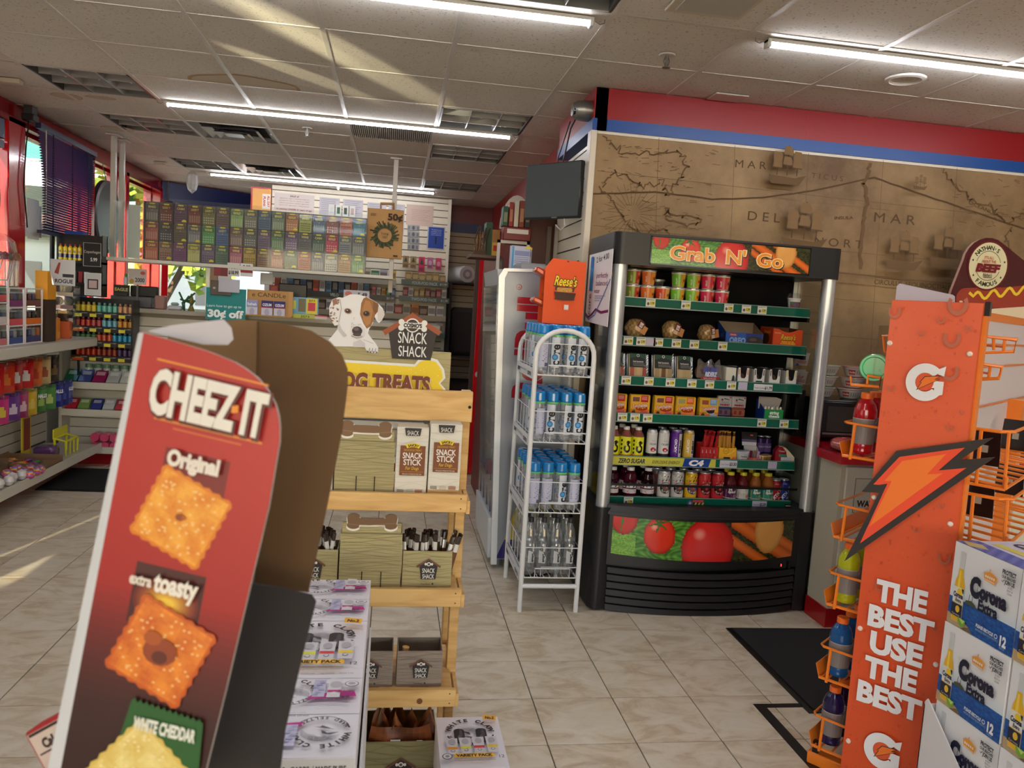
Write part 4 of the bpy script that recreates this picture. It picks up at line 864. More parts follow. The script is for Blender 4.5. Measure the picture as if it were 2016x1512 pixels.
put('back_card',MB((20,16,18)).prism([(-.044,.075),(.036,.075),(.04,.15),(-.05,.15)],(0,.076,0),(1,0,0),(0,.15,1),(0,.002,0)).prism([(-.044,.075),(.036,.075),(.037,.095),(-.046,.095)],(0,.0755,0),(1,0,0),(0,.15,1),(0,.001,0),(226,224,226)).prism([(-.046,.095),(.037,.095),(.038,.108),(-.047,.11)],(0,.0755,0),(1,0,0),(0,.15,1),(0,.001,0),(100,90,130)).prism([(.0,.13),(.016,.13),(.016,.137),(.0,.137)],(0,.0755,0),(1,0,0),(0,.15,1),(0,.001,0),(240,90,40)).mesh('back_card',CARD),t)
for k in range(4):put('snack_bar',cached(('bar',k%3),lambda:MB([(206,150,190),(120,20,50),(140,120,100)][k%3]).box(-.007,-.006,0,.007,.006,.055,b=.003).mesh('snack_bar',FOIL)),t,(-.025+.016*k,.03,.003),(.15,.1*(k-1.5),0))
for i,(x,z)in enumerate(((2.065,0),(2.10,0))):
 put('jam_tin',cached('tin',lambda:MB((196,160,96)).lathe([(.02,0),(.024,.004),(.024,.026),(.026,.027),(.026,.034),(0,.034)],20,cols=[(170,130,70)]*2+[(222,186,110)]*3).mesh('jam_tin',METALPAINT)),None,(x,4.03+.02*i,SH[4]-.014),None,'small gold tin on the fifth shelf, %s'%('nearer the white box' if i==0 else 'against the red cheese pack'),'tin','small gold tins')
for i in range(2):can('prpl','dark purple can standing at the back of the fifth shelf, %s of two'%nth(i),2.12+.04*i,4.18,SH[4]-.014,.024,.12,((70,46,110),(50,40,60)),lambda P,r,h:(P.rect(-.05,.03,.05,.08,(110,84,150),nx=10),P.text('GRAPE',0,.06,.01,(220,210,230),w=.04)),'purple cans at the back')
t=thing('cheese_pack','rounded red and cream cheese pack at the end of the fifth shelf','package',(2.185,4.01,SH[4]-.014),-.1)
put('pack',MB((150,20,34)).prism([(-.055,0),(.055,0),(.058,.03),(.03,.06),(.0,.085),(-.03,.085),(-.05,.06)],(0,0,0),(1,0,0),(0,.2,1),(0,.04,0)).mesh('pack',GLOSS),t)
P=Print();P.poly([(.02,.0),(.055,.0),(.058,.03),(.03,.06),(.005,.082),(-.01,.083),(.01,.06)],(226,208,172));P.poly([(-.03,.03),(.01,.03),(.01,.045),(-.034,.045)],(60,130,96));P.poly([(-.02,.01),(.04,.01),(.045,.03),(-.02,.028)],(196,196,206));P.text('Cheese',-.015,.062,.012,(236,210,210),w=.034);put('print',P.mesh('print',GLOSS,o=(0,-.0006,0),u=(1,0,0),v=(0,.2,1)),t)
# bottom shelf
def juice_art(band,c2):
 def f(P):P.rect(-.11,.026,.11,.05,(220,210,214),nx=24);P.ell(.0,.036,.024,.01,c2,16);P.rect(-.11,.05,.11,.056,(60,10,24),nx=24);P.rect(-.11,.056,.11,.078,(226,224,226),nx=24);P.ell(0,.066,.017,.009,(30,50,110),18);P.line([(-.012,.064),(-.004,.069),(.003,.064),(.012,.069)],.003,(230,232,240));P.poly([(-.035,.056),(-.01,.056),(-.03,.066),(-.035,.07)],band);P.poly([(.035,.056),(.01,.056),(.03,.066),(.035,.07)],band)
 return f
pfj=[(.028,0),(.035,.004),(.036,.012),(.036,.085),(.0375,.09),(.037,.105),(.030,.13),(.02,.143),(.0185,.15)]
for i,(c,b,c2)in enumerate((((64,14,26),(226,190,60),(226,190,80)),((84,14,40),(90,40,120),(206,90,100)),((40,8,14),(200,30,60),(200,60,70)))):
 for row in range(2):
  bottle_thing('juice_bottle','osp%d'%i,'dark red juice bottle with white cap, %s from the silver post in the %s row'%(nth(i),('front','back')[row]),(1.21+.1*i,4.03+.085*row,SH[5]-.014),pfj,c,(226,226,226),(.0205,.148,.166),[(.0368,juice_art(b,c2))],'juice bottles with white caps on the bottom shelf')
def ariz(bg,ring,stripe):
 def f(P,r,h):
  P.rect(-.085,.008,.085,h-.02,bg,nx=22)
  for q in range(5):P.poly([(-.04+.018*q,h-.05),(-.032+.018*q,h-.05),(-.02+.018*q,h-.022),(-.028+.018*q,h-.022)],stripe)
  P.ell(0,.062,.03,.032,ring,26);P.ell(0,.062,.018,.019,mixc(ring,bg,.35),20);P.text('ARIZONA',0,.062,.011,(236,230,224),arc=(.0235,150,-20));P.text('FRUIT PUNCH',0,.062,.008,(220,214,210),arc=(.0245,215,11));P.ell(0,.062,.006,.006,(206,80,60),10);P.rrect(-.022,h-.058,.024,h-.048,.004,(224,120,110))
 return f
for i,(bg_,rg,stp,nm)in enumerate((((214,214,212),(60,40,40),(60,62,60),'white striped'),((206,204,204),(40,30,34),(90,90,90),'white'),((236,190,40),(60,50,140),(60,50,40),'yellow'),((214,60,60),(40,24,26),(150,30,36),'red'),((206,50,60),(34,24,26),(150,30,36),'red'))):
 can('az%d'%i,'%s tall iced tea can, %s of the five big cans on the bottom shelf'%(nm,nth(i)),1.502+.078*i,4.03,SH[5]-.014,.034,.15,(bg_,bg_),ariz(bg_,rg,stp),'tall iced tea cans in the front row')
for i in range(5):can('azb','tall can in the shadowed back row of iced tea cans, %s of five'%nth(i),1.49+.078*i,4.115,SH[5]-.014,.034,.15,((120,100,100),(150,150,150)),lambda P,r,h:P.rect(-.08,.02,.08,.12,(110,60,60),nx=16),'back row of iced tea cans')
def v8(c1,c2):
 def f(P):P.rect(-.1,.012,.1,.074,c1,nx=22);P.poly([(-.034,.012),(.0,.012),(-.01,.05),(-.034,.06)],c2);P.text('V8',-.012,.066,.016,(240,236,230),w=.022,bold=.05);P.text('Splash',0,.05,.014,(240,240,230),w=.045,bold=.05,shear=.2);P.ell(.016,.026,.012,.01,mixc(c1,c2,.5));P.rect(-.1,.012,.1,.016,(220,220,214),nx=22)
 return f
pfv=[(.026,0),(.033,.004),(.034,.012),(.034,.08),(.0345,.09),(.031,.108),(.02,.132),(.0185,.138),(.0185,.142)]
for i,(c,c1,c2)in enumerate((((110,20,36),(96,40,90),(200,200,200)),((120,16,28),(220,214,210),(200,60,50)),((190,110,40),(60,140,120),(230,190,120)),((196,116,44),(60,150,130),(236,200,120)))):
 bottle_thing('splash_bottle','v8%d'%i,'%s fruit drink bottle with yellow cap, %s in the front row'%(('purple','red','amber','amber')[i],nth(i)),(1.888+.074*i,4.03,SH[5]-.014),pfv,c,(226,214,50),(.0195,.139,.157),[(.0348,v8(c1,c2))],'fruit drink bottles with yellow caps')
 bottle_thing('splash_bottle','v8%d'%i,'%s fruit drink bottle with yellow cap, %s in the row behind'%(('purple','red','amber','amber')[i],nth(i)),(1.905+.074*i,4.115,SH[5]-.014),pfv,c,(226,214,50),(.0195,.139,.157),[(.0348,v8(c1,c2))],'fruit drink bottles with yellow caps')
def mtn(c):
 def f(P,r,h):P.rect(-.08,.008,.08,h-.018,c,nx=20);P.text('MTN ICE',.004,.05,.017,(226,228,236),rot=.95,w=.085,bold=.06);P.text('HARD',-.008,.1,.008,(230,230,236),w=.02);P.ell(.012,.02,.01,.008,mixc(c,(240,200,90),.5))
 return f
can('mt1','red canned drink near the end of the bottom shelf',2.158,4.03,SH[5]-.014,.031,.122,((170,26,34),(150,20,28)),mtn((176,30,36)),'cans at the end of the bottom shelf');can('mt2','blue canned drink at the end of the bottom shelf',2.215,4.045,SH[5]-.014,.031,.122,((34,50,140),(26,36,100)),mtn((40,60,160)),'cans at the end of the bottom shelf');can('mt1','red canned drink standing behind the front red one',2.155,4.1,SH[5]-.014,.031,.122,((170,26,34),(150,20,28)),mtn((176,30,36)),'cans at the end of the bottom shelf')
# --------- wire rack of water bottles
WHT=(232,234,236)
t=thing('water_rack','white wire rack of water bottles with an arched front','rack',(0,0,0))
def arch(y):
 pts=[(.699,y,.0),(.699,y,1.31)]+[(.846-.147*math.cos(a),y,1.315+.125*math.sin(a))for a in[PI*k/14 for k in range(1,14)]]+[(.993,y,1.31),(.993,y,.0)]
 return MB(WHT).tube(pts,.0125,10)
put('front_arch',arch(3.782).mesh('front_arch',ENAMEL),t);put('back_arch',arch(4.285).mesh('back_arch',ENAMEL),t)
put('foot_bar',MB(WHT).tube([(.705,3.782,.135),(.987,3.782,.135)],.012,10).mesh('foot_bar',ENAMEL),t)
ZS=(1.222,.884,.525,.186)
for k,z in enumerate(ZS):
 m=MB(WHT)
 for x in(.71,.985):m.tube([(x,3.79,z-.006),(x,4.28,z-.006)],.0035,6)
 for y in(3.785,4.03,4.28):m.tube([(.70,y,z-.008),(.992,y,z-.008)],.0035,6)
 for q in range(9):m.tube([(.715+.033*q,3.785,z-.003),(.715+.033*q,4.28,z-.003)],.002,5)
 sh=put('wire_shelf',m.mesh('wire_shelf',ENAMEL),t)
 m=MB(WHT)
 for x0,x1,y in((.765,.945,3.778),(.80,.985,3.80)):m.tube([(x0,y,z-.006),(x0,y,z+.042),(x1,y,z+.042),(x1,y,z-.006)],.0022,6)
 m.tube([(.70,3.78,z+.15),(.992,3.78,z+.15)],.0025,6)
 for q in(.0,.12):m.tube([(.70,3.79,z+.03+q),(.70,4.28,z+.03+q)],.002,6).tube([(.992,3.79,z+.03+q),(.992,4.28,z+.03+q)],.002,6)
 for q in range(5):m.tube([(.70,3.86+.09*q,z),(.70,3.86+.09*q,z+.15)],.0018,5)
 put('guard_wire',m.mesh('guard_wire',ENAMEL),sh)
 m=MB((226,228,230)).box(.688,3.80,z-.03,.692,4.27,z+.024)
 P=Print();P.rect(0,0,.47,.054,(228,230,234));P.text('perfect for core hydration',.2,.03,.012,(120,140,160),w=.2);P.text('core',.39,.027,.03,(40,50,70),w=.1,bold=.03);P.text('core',.06,.027,.03,(40,50,70),w=.08,bold=.03)
 P.into(m,o=(.6875,4.27,z-.03),u=(0,-1,0),v=(0,0,1));put('side_strip',m.mesh('side_strip',CARD),sh,label='white printed strip along the shelf side')
WCOL=(206,214,226)
def core_mesh():
 m=MB(WCOL)
 m.lathe([(.026,0),(.030,.006),(.031,.03),(.0295,.05),(.031,.09),(.0315,.165),(.031,.185)],18,col=WCOL);return m.mesh('bottle',WATERM)
WATERM=clear('water_bottle',(.88,.92,.97),.10,.65,.07,.16)
def core_label(front):
 P=Print()
 if front:
  P.rect(-.022,.03,.024,.18,(214,222,232),nx=6)
  P.text('c',0,.052,.044,(24,26,34),rot=PI/2,bold=.03);P.arc(0.0,.082,.009,.0155,0,360,(40,120,190));P.ell(0,.082,.009,.009,(90,170,220));P.text('re',0,.122,.044,(24,26,34),rot=PI/2,bold=.03);P.line([(-.014,.024),(.014,.024)],.002,(120,130,150))
 else:
  P.rect(-.03,.03,.03,.16,(196,198,222),nx=8)
  for q in range(12):P.line([(-.024,.15-.008*q),(.02-.006*(q%3),.15-.008*q)],.003,(110,108,160))
  P.rect(.012,.034,.026,.052,(90,90,120),nx=2)
 return P
def core(i,k,j,z):
 l='blue-capped water bottle, %s rack shelf, %s row from the front, %s across'%(('top','second','third')[k],nth(j),nth(i))
 o=put('water_bottle',cached('core',core_mesh),None,(.742+.069*i,3.84+.09*j,z),(0,0,rnd.uniform(-.5,.5)),l,'bottle','blue-capped water bottles on the wire rack')
 put('cap',cached('corecap',lambda:MB((20,110,190)).lathe([(.031,.193),(.0315,.2),(.029,.236),(.025,.243),(0,.244)],18,cols=[(14,110,196),(20,130,206),(24,140,214),(30,120,200)]).mesh('cap',clear('blue_cap',lin((60,160,225)),.12,.6,.05,.2)if False else paint('blue_cap_plastic',.15,coat=.5))),o)
 put('neck_band',cached('coreband',lambda:MB((96,200,110)).lathe([(.0312,.185),(.0318,.187),(.0318,.192),(.0312,.194)],18,caps=False).mesh('neck_band',GLOSS)),o)
 fr=(i*3+j*2+k)%5 not in(1,)if j else((0,1,1,1),(0,1,1,1),(0,0,1,0))[k][i]
 put('label',cached(('corel',bool(fr)),lambda:core_label(fr).mesh('label',CARD,wrap=(.0318,0,-PI/2))),o)
for k in range(3):
 for j in range(5):
  for i in range(4):core(i,k,j,ZS[k])
def smart_label(P):
 P.poly([(-.02,.06),(.014,.058),(.018,.09),(.004,.115),(-.006,.122),(-.02,.125)],(230,232,234));P.text('smart',.003,.088,.016,(30,32,36),rot=PI/2,w=.045,bold=.03);P.text('water',.003,.14,.016,(236,238,240),rot=PI/2,w=.045,bold=.03)
for j in range(5):
 for i in range(4):
  bottle_thing('tall_water_bottle','smart','tall clear water bottle, lowest rack shelf, %s row from the front, %s across'%(nth(j),nth(i)),(.742+.069*i,3.84+.09*j,ZS[3]),[(.026,0),(.031,.005),(.031,.15),(.029,.16),(.031,.17),(.031,.2),(.026,.235),(.014,.26),(.0125,.272)],(200,205,210),(46,52,66)if j else(40,42,46),(.0145,.268,.292),[(.0316,smart_label)],'tall clear water bottles on the lowest rack shelf',mat=clear('thin_clear_bottle',(.90,.93,.95),.10,.7,.05,.05),rot=rnd.uniform(-.4,.4))
put('coiled_cable',MB((20,20,22)).tube([(.86+.06*math.cos(a),4.3+.03*math.sin(a),.012+.004*math.sin(3*a))for a in[2*PI*k/16 for k in range(17)]]+[(1.0,4.33,.012)],.006,6).mesh('coiled_cable',SATIN),None,label='black power cable lying on the floor behind the water rack',cat='cable')
# candy display on top of the bottles
t=thing('candy_display','orange peanut butter cup display standing on the water bottles','display',(.862,3.985,1.468),0.0)
m=MB((238,86,20));w,h,d=.107,.335,.13
m.prism([(-w,0),(w,0),(w,h-.01),(-.07,h),(-w,h-.05)],(0,0,0),(1,0,0),(0,0,1),(0,.004,0)).box(-w,d,0,w,d+.004,h-.05).box(w-.004,.004,0,w,d,h-.03).box(-w,.004,0,w,d,.004,(150,90,50)).box(-w+.01,.004,.15,w-.004,d,.154,(150,90,50)).box(-w+.03,.02,.01,w-.01,d-.01,.27,(40,26,20))
put('carton',m.mesh('carton',CARD),t)
P=Print();P.ell(.01,h-.012,.006,.003,(60,30,14));P.text("Reese's",.005,.222,.05,(60,34,14),w=.128,bold=.09,shear=.25,rot=-.02);P.text("Reese's",.005,.223,.05,(250,226,40),w=.12,bold=.02,shear=.25,rot=-.02)
P.poly([(-.05,.196),(.055,.19),(.05,.168),(-.05,.172)],(84,44,26));P.rrect(-.04,.165,.042,.188,.008,(206,148,66));rr=random.Random(3);[P.ell(rr.uniform(-.034,.036),rr.uniform(.168,.185),.003,.002,(228,184,96),6)for _ in range(30)]
P.poly([(-.056,.165),(.06,.162),(.052,.128),(-.048,.13)],(84,46,28));[P.poly([(-.05+.0085*q,.163),(-.046+.0085*q,.163),(-.0435+.0077*q,.13),(-.046+.0077*q,.13)],(58,28,18))for q in range(13)];P.ell(.0,.128,.055,.006,(70,36,22));P.ell(.004,.147,.0001,.0001,(70,36,22))
P.rrect(-.0,.075,.024,.1,.001,(228,226,222));put('front_print',P.mesh('front_print',CARD,o=(0,-.0004,0)),t)
for k,(z,tl)in enumerate(((.22,.5),(.07,.35))):
 o=put('candy_pack',MB((226,92,40)).box(-.05,-.045,0,.05,.045,.03,(190,70,34),b=.008).mesh('candy_pack',FOIL),t,(-.115,.065,z+.02),(0,tl,.05))
 P=Print();P.rect(-.04,-.03,.02,.03,(240,150,60));P.text('BIG CUP',-.01,0,.014,(250,220,80),w=.05);put('print',P.mesh('print',FOIL,o=(0,0,.0305),u=(0,-1,0),v=(1,0,0)),o)
 # hydration sign beside it
t=thing('water_sign','tall white water advertising sign beside the cold cabinet','sign',(1.012,4.1,1.47))
su=Vector((.05,-.30,0)).normalized();sl=.285
m=MB((228,226,232));m.prism([(0,.02),(sl,0),(sl,.39),(0,.37)],(0,0,0),su,(0,0,1),(.003,.0005,0));m;put('board',m.mesh('board',CARD),t)
P=Print();P.text('2 for 4.00',.17,.35,.03,(30,30,34),w=.15,rot=.12,bold=.01);P.text('perfectly',.18,.262,.028,(120,50,100),w=.14);P.text('balanced',.18,.222,.028,(120,50,100),w=.14);P.text('water',.13,.182,.026,(120,50,100),w=.07)
P.line([(.0,.06),(.04,.04),(.09,.06),(.13,.085),(.2,.07),(sl,.08)],.014,(110,40,90));P.line([(.0,.05),(.05,.03),(.12,.055),(.18,.12),(sl,.24)],.007,(70,120,190));P.rect(.03,.18,.07,.32,(44,140,210));P.rrect(.03,.3,.07,.36,.012,(34,110,190));P.text('core',.045,.11,.035,(40,40,50),rot=PI/2,w=.11)
for q in range(3):P.line([(.11,.155-.012*q),(.24-.03*q,.155-.012*q)],.004,(150,170,200))
put('print',P.mesh('print',CARD,o=(-.0006,0,0),u=su,v=(0,0,1)),t)
# --------- energy drink cooler
t=thing('drink_cooler','silver upright drink cooler with red lettering on its side','fridge',(0,0,0))
pr_=[(.64,.06),(1.03,.06),(1.03,1.74),(1.0,1.775),(.60,1.735),(.578,1.70)]
put('body',MB((150,156,166)).prism([(.66,.06),(1.03,.06),(1.03,1.755),(.62,1.735),(.605,1.7)],(0,4.42,0),(1,0,0),(0,0,1),(0,.72,0)).mesh('body',paint('grey_cooler_enamel',.3,metal=.25)),t)
m=MB((224,228,232))
m.prism([(.628,.03),(.662,.03),(.606,1.70),(.622,1.738),(1.03,1.757),(1.03,1.775),(.60,1.755),(.572,1.71)],(0,4.41,0),(1,0,0),(0,0,1),(0,.03,0));put('side_frame',m.mesh('side_frame',paint('pale_cooler_trim',.28,metal=.3)),t)
put('door_glass',MB((120,126,120)).prism([(.615,.3),(.62,.3),(.575,1.66),(.57,1.66)],(0,4.45,0),(1,0,0),(0,0,1),(0,.68,0)).mesh('door_glass',clear('cooler_glass',(.75,.8,.78),.25,.7,.05,.1)),t)
for z0,z1,c in((.06,.3,(200,204,208)),(1.66,1.75,(180,184,190))):put('door_frame',MB(c).prism([(.61-.03*(z0>1),z0),(.66-.05*(z0>1),z0),(.65-.04*(z0>1),z1),(.60-.035*(z0>1),z1)],(0,4.45,0),(1,0,0),(0,0,1),(0,.69,0),c).mesh('door_frame',SATIN),t)
put('door_sticker',MB((70,150,210)).prism([(.59,1.2),(.60,1.2),(.585,1.6),(.575,1.6)],(0,4.445,0),(1,0,0),(0,0,1),(0,.012,0)).mesh('door_sticker',SATIN),t)
for k in range(7):
 for q in range(4):
  put('stocked_can',cached('rbc',lambda:MB().lathe([(.02,0),(.026,.006),(.026,.125),(.02,.133),(0,.133)],12,cols=[(180,184,190),(60,74,130),(150,156,170),(190,190,190)]).mesh('stocked_can',METALPAINT)),t,(.635-.0045*k,4.5+.17*q,.32+.19*k))
for y in(4.5,5.05):
 for x in(.68,.99):put('foot',cached('cft',lambda:MB((120,126,134)).lathe([(.022,0),(.022,.04),(.012,.06)],12).mesh('foot',SATIN)),t,(x,y,0))
P=Print();P.text('Red',.77,1.16,.165,(170,30,46),rot=PI/2,w=.28,bold=.05);P.text('Bull',.77,1.455,.165,(170,30,46),rot=PI/2,w=.29,bold=.05);P.arc(.692,1.655,.013,.017,0,360,(170,30,46));P.text('R',.692,1.655,.016,(170,30,46),rot=PI/2)
P.poly([(.752,.36),(.70,.18),(1.0,.18),(1.0,.6),(.82,.6)],(214,190,34));P.poly([(.70,.18),(.655,.065),(1.03,.065),(1.03,.18)],(44,34,110));put('side_lettering',P.mesh('side_lettering',GLOSS,o=(0,4.4195,0)),t,label='red vertical lettering over yellow and blue shapes')
put('top_hood',MB((150,154,162)).box(.70,4.5,1.757,.86,4.75,1.80,b=.01).mesh('top_hood',SATIN),t)
# cigarillo cartons standing on the cooler
for i in range(2):
 o=put('carton_box',MB((206,210,232)).box(-.06,0,0,.06,.05,.16,b=.002).mesh('carton_box',CARD),None,(.755+.02*i,4.83+.06*i,1.759),(0,0,.12),'pale blue box on top of the drink cooler, %s'%('in front' if i==0 else 'behind its twin'),'box','pale blue boxes on the cooler')
 P=Print();P.rect(-.058,.0,-.045,.155,(90,170,220));P.rect(-.04,.1,.055,.13,(150,160,210));[P.line([(-.04,.09-.012*q),(.05,.09-.012*q)],.003,(120,130,180))for q in range(4)];P.rect(-.01,.01,.03,.025,(70,70,90));P.rect(.03,.145,.06,.16,(240,210,90));put('print',P.mesh('print',CARD,o=(0,-.0004,0)),o)
 # brown cabinet with cigar boxes, behind the cooler
t=thing('wall_cabinet','tall brown and burgundy cabinet behind the drink cooler','cabinet',(0,0,0))
m=MB((84,44,32)).box(.885,5.32,0,1.11,5.35,2.2).box(.72,5.35,0,1.11,6.6,1.98,(110,34,36));put('carcass',m.mesh('carcass',paint('brown_laminate',.45)),t)
put('side_ledge',MB((70,40,32)).box(.50,5.48,1.87,.72,5.78,1.89).box(.71,5.35,1.8,.72,5.78,1.87).mesh('side_ledge',SATIN),t)
put('front_ledge',MB((118,24,34)).box(.69,5.24,1.985,.88,5.34,2.075,b=.006).box(.715,5.2385,2.03,.86,5.24,2.06,(222,218,210)).mesh('front_ledge',SATIN),t)
put('white_frame',MB((206,204,200)).box(.66,5.27,1.75,.68,5.29,1.985).box(.86,5.27,1.75,.88,5.29,1.985).box(.66,5.27,1.965,.88,5.29,1.985).box(.66,5.275,1.76,.88,5.30,1.77,(110,110,112)).mesh('white_frame',SATIN),t)
put('arched_header',MB((206,200,192)).prism([(.70+.11-.115*math.cos(a),2.08+.24*math.sin(a))for a in[PI*k/12 for k in range(13)]],(0,5.5,0),(1,0,0),(0,0,1),(0,.01,0)).mesh('arched_header',CARD),t)
for i,(x,w,h,c)in enumerate(((.7,.035,.13,(40,80,60)),(.738,.03,.16,(150,50,44)),(.773,.03,.17,(214,206,190)),(.81,.035,.175,(140,70,44)),(.85,.035,.18,(60,50,50)))):
 o=put('cigar_box',MB(c).box(-w/2,0,0,w/2,.1,h,b=.002).box(-w/2+.006,-.0006,h*.2,w/2-.006,0,h*.7,mixc(c,(230,200,150),.5)).mesh('cigar_box',CARD),None,(x,5.245,2.076),None,'%s cigar box on the burgundy ledge under the monitor'%('dark green','brick red','cream','brown and tan','charcoal')[i],'box','cigar boxes on the burgundy ledge')
put('cigar_tray',MB((44,80,54)).box(.615,5.6,1.891,.66,5.75,2.13).box(.66,5.6,1.891,.715,5.75,2.08,(170,120,60)).box(.665,5.598,1.895,.715,5.6,1.99,(214,176,50)).box(.672,5.597,1.93,.71,5.599,1.97,(190,40,36)).mesh('cigar_tray',CARD),None,label='stack of green, tan and yellow cigar cartons left of the brown cabinet'.replace('left of','beside'),cat='box')
m=MB((150,110,70));rr=random.Random(2)
for k in range(9):x=.53+.01*k;m.tube([(x,5.52,1.90),(x+rr.uniform(-.012,.02),5.53,2.0),(x+rr.uniform(-.02,.03),5.54,2.08+rr.uniform(-.03,.03))],.005,5,((150,110,70),(90,60,40),(60,50,44))[k%3])
m.box(.525,5.5,1.891,.61,5.57,1.92,(90,70,54));put('incense_bundle',m.mesh('incense_bundle',MATTE),None,label='bundle of thin brown sticks standing in front of the hall',cat='sticks')
# monitor on the slatted return
t=thing('monitor','dark flat monitor mounted high on the slatted wall corner','monitor',(.871,4.56,2.225),math.atan2(-.32,.26))
put('case',MB((30,32,34)).box(-.208,0,-.157,.208,.035,.165,b=.006).mesh('case',SATIN),t)
put('screen',MB((74,82,86)).box(-.202,-.0015,-.145,.202,0,.159).mesh('screen',paint('grey_screen',.3)),t)
P=Print();P.text('SANSUI',0,0,.009,(190,190,190),w=.04);put('maker_mark',P.mesh('maker_mark',CARD,o=(.03,-.0008,-.151)),t)
put('wall_arm',MB((60,60,62)).box(-.03,.035,-.04,.03,.05,.04).tube([(0,.05,0),(.06,.12,0),(.12,.2,0)],.014,8).mesh('wall_arm',METAL),t)
put('cable',MB((200,200,196)).tube([(.09,.02,-.157),(.1,.02,-.2),(.06,.03,-.22),(.02,.03,-.19)],.004,6).mesh('cable',SATIN),t)
put('conduit',MB((170,166,158)).box(1.035,5.2,0,1.058,5.225,2.1).box(1.0,5.3,0,1.03,5.32,2.1,(110,96,84)).mesh('conduit',SATIN),None,label='thin vertical metal rail beside the slatted return wall',cat='rail')
# red door and the hall behind
d1=struct('door_1',MB((196,26,32)).box(.722,6.95,.01,1.17,6.99,1.955,b=.004),GLOSS)
put('door_handle',MB((190,190,188)).lathe([(.0,-.01),(.026,-.008),(.028,0)],18,(.765,6.95,.92),axis='y').tube([(.765,6.93,.92),(.78,6.915,.92),(.86,6.915,.915)],.009,8).mesh('door_handle',METAL),d1)
P=Print();P.rect(0,0,.2,.7,(214,208,196));P.rect(.02,.57,.18,.63,(60,70,140));[P.line([(.03,.54-.03*q),(.17,.54-.03*q)],.008,(170,166,160))for q in range(14)];put('notice',P.mesh('notice',CARD,o=(.765,6.949,1.18)),d1,label='white notice taped to the red door')
struct('trim_9',MB((60,40,34)).box(.69,6.97,0,.72,7.02,1.99),SATIN)
put('paper_roll',MB((198,194,196)).lathe([(.09,0),(.1,.0),(.1,.45),(.09,.45)],22,axis='y').lathe([(.03,-.002),(.09,.002)],22,axis='y',col=(150,146,146),caps=False).mesh('paper_roll',MATTE),None,(.84,9.42,1.90),(0,0,.3),'white roll of paper lying on a shelf in the dark hall','roll')
t=thing('hall_shelf','dark shelf loaded with bundles in the hall behind the slatted partition','shelf',(0,0,0))
put('boards',MB((44,38,36)).box(.63,9.35,1.78,1.15,9.95,1.8).box(.63,9.35,0,.66,9.95,1.78).box(1.12,9.35,0,1.15,9.95,1.78).box(.63,9.35,.9,1.15,9.95,.92).mesh('boards',MATTE),t)
put('bundle',MB((50,44,44)).box(.68,9.4,.92,1.1,9.9,1.5,b=.05).mesh('bundle',FABRIC),t);put('bundle',MB((50,44,44)).box(.68,9.4,0,1.1,9.9,.6,b=.04).mesh('bundle',FABRIC),t)
# --------- counter, microwave, bowls
t=thing('side_counter','cream counter with a red top and red base by the map wall','counter',(0,0,0))
put('cabinet',MB((206,202,184)).box(2.27,3.59,.1,2.31,3.785,.86).box(2.31,3.59,.1,4.6,4.35,.86).mesh('cabinet',SATIN),t)
put('worktop',MB((186,22,40)).prism([(2.24,3.555),(4.62,3.555),(4.62,4.36),(2.305,4.36),(2.305,3.785),(2.24,3.785)],(0,0,.86),(1,0,0),(0,1,0),(0,0,.045)).mesh('worktop',GLOSS),t)
put('base_strip',MB((170,16,24)).box(2.262,3.583,.0,2.305,3.785,.1).box(2.305,3.583,.0,4.6,4.35,.1).mesh('base_strip',GLOSS),t)
for i in range(4):
 x=2.29+.55*i;d=put('cabinet_door',MB((212,208,192)).box(x,3.572,.13,x+.52,3.588,.845,b=.003).mesh('cabinet_door',SATIN),t)
 P=Print();
 P.rect(.05,.48,.30,.66,(120,116,104));P.rect(.054,.484,.296,.656,(204,200,186));P.text('WATER',.14,.53,.032,(40,36,36),w=.14,bold=.05)if i==0 else None
 put('recessed_plate',P.mesh('recessed_plate',CARD,o=(x,3.5715,.13)),d)
t=thing('microwave','black microwave oven on the red counter behind the cabinet post','microwave',(2.75,3.98,.906))
put('case',MB((16,16,17)).box(-.4,0,.02,.32,.3,.235,b=.006).mesh('case',GLOSS),t)
put('door',MB((24,24,26)).box(-.39,-.012,.03,.16,0,.225,(20,20,22),b=.003).box(-.36,-.0125,.06,.10,-.011,.2,(54,52,48)).mesh('door',GLOSS),t)
put('handle',MB((150,150,152)).box(-.39,-.03,.045,.15,-.024,.055).mesh('handle',METAL),t)
for x in(-.36,.28):put('foot',cached('mwf',lambda:MB((20,20,20)).lathe([(.015,0),(.015,.02)],10).mesh('foot',SATIN)),t,(x,.15,0))
def bowl(x,y,z,c,l):
 o=put('noodle_bowl',cached('bowl',lambda:MB((220,214,206)).lathe([(.042,0),(.05,.006),(.068,.05),(.074,.054),(.074,.058),(.07,.06)],22,caps=True).mesh('bowl',CARD)),None,(x,y,z),(0,0,-.2),l,'bowl','instant noodle bowls stacked on the microwave')
 def mk():
  P=Print();P.rect(-.06,.012,.06,.042,(200,196,190),nx=10);P.rect(-.045,.014,-.01,.04,c,nx=3);P.text('Noodles',-.026,.028,.012,(240,230,220),w=.03,bold=.03);[P.line([(.0+.012*q,.016),(.0+.012*q,.036)],.003,(120,116,112))for q in range(4)]
  return P.into(MB(),fn=lambda a,b,k:((.0485+.018*b/.05+.001+k)*math.cos(-PI/2-.2+a/.058),(.0485+.018*b/.05+.001+k)*math.sin(-PI/2-.2+a/.058),b)).mesh('label',CARD)
 put('label',cached(('bowll',c),mk),o)
 put('foil_lid',cached(('bowld',c),lambda:MB(mixc(c,(230,226,220),.6)).lathe([(.0,.061),(.076,.06),(.077,.057)],22).mesh('foil_lid',FOIL)),o)
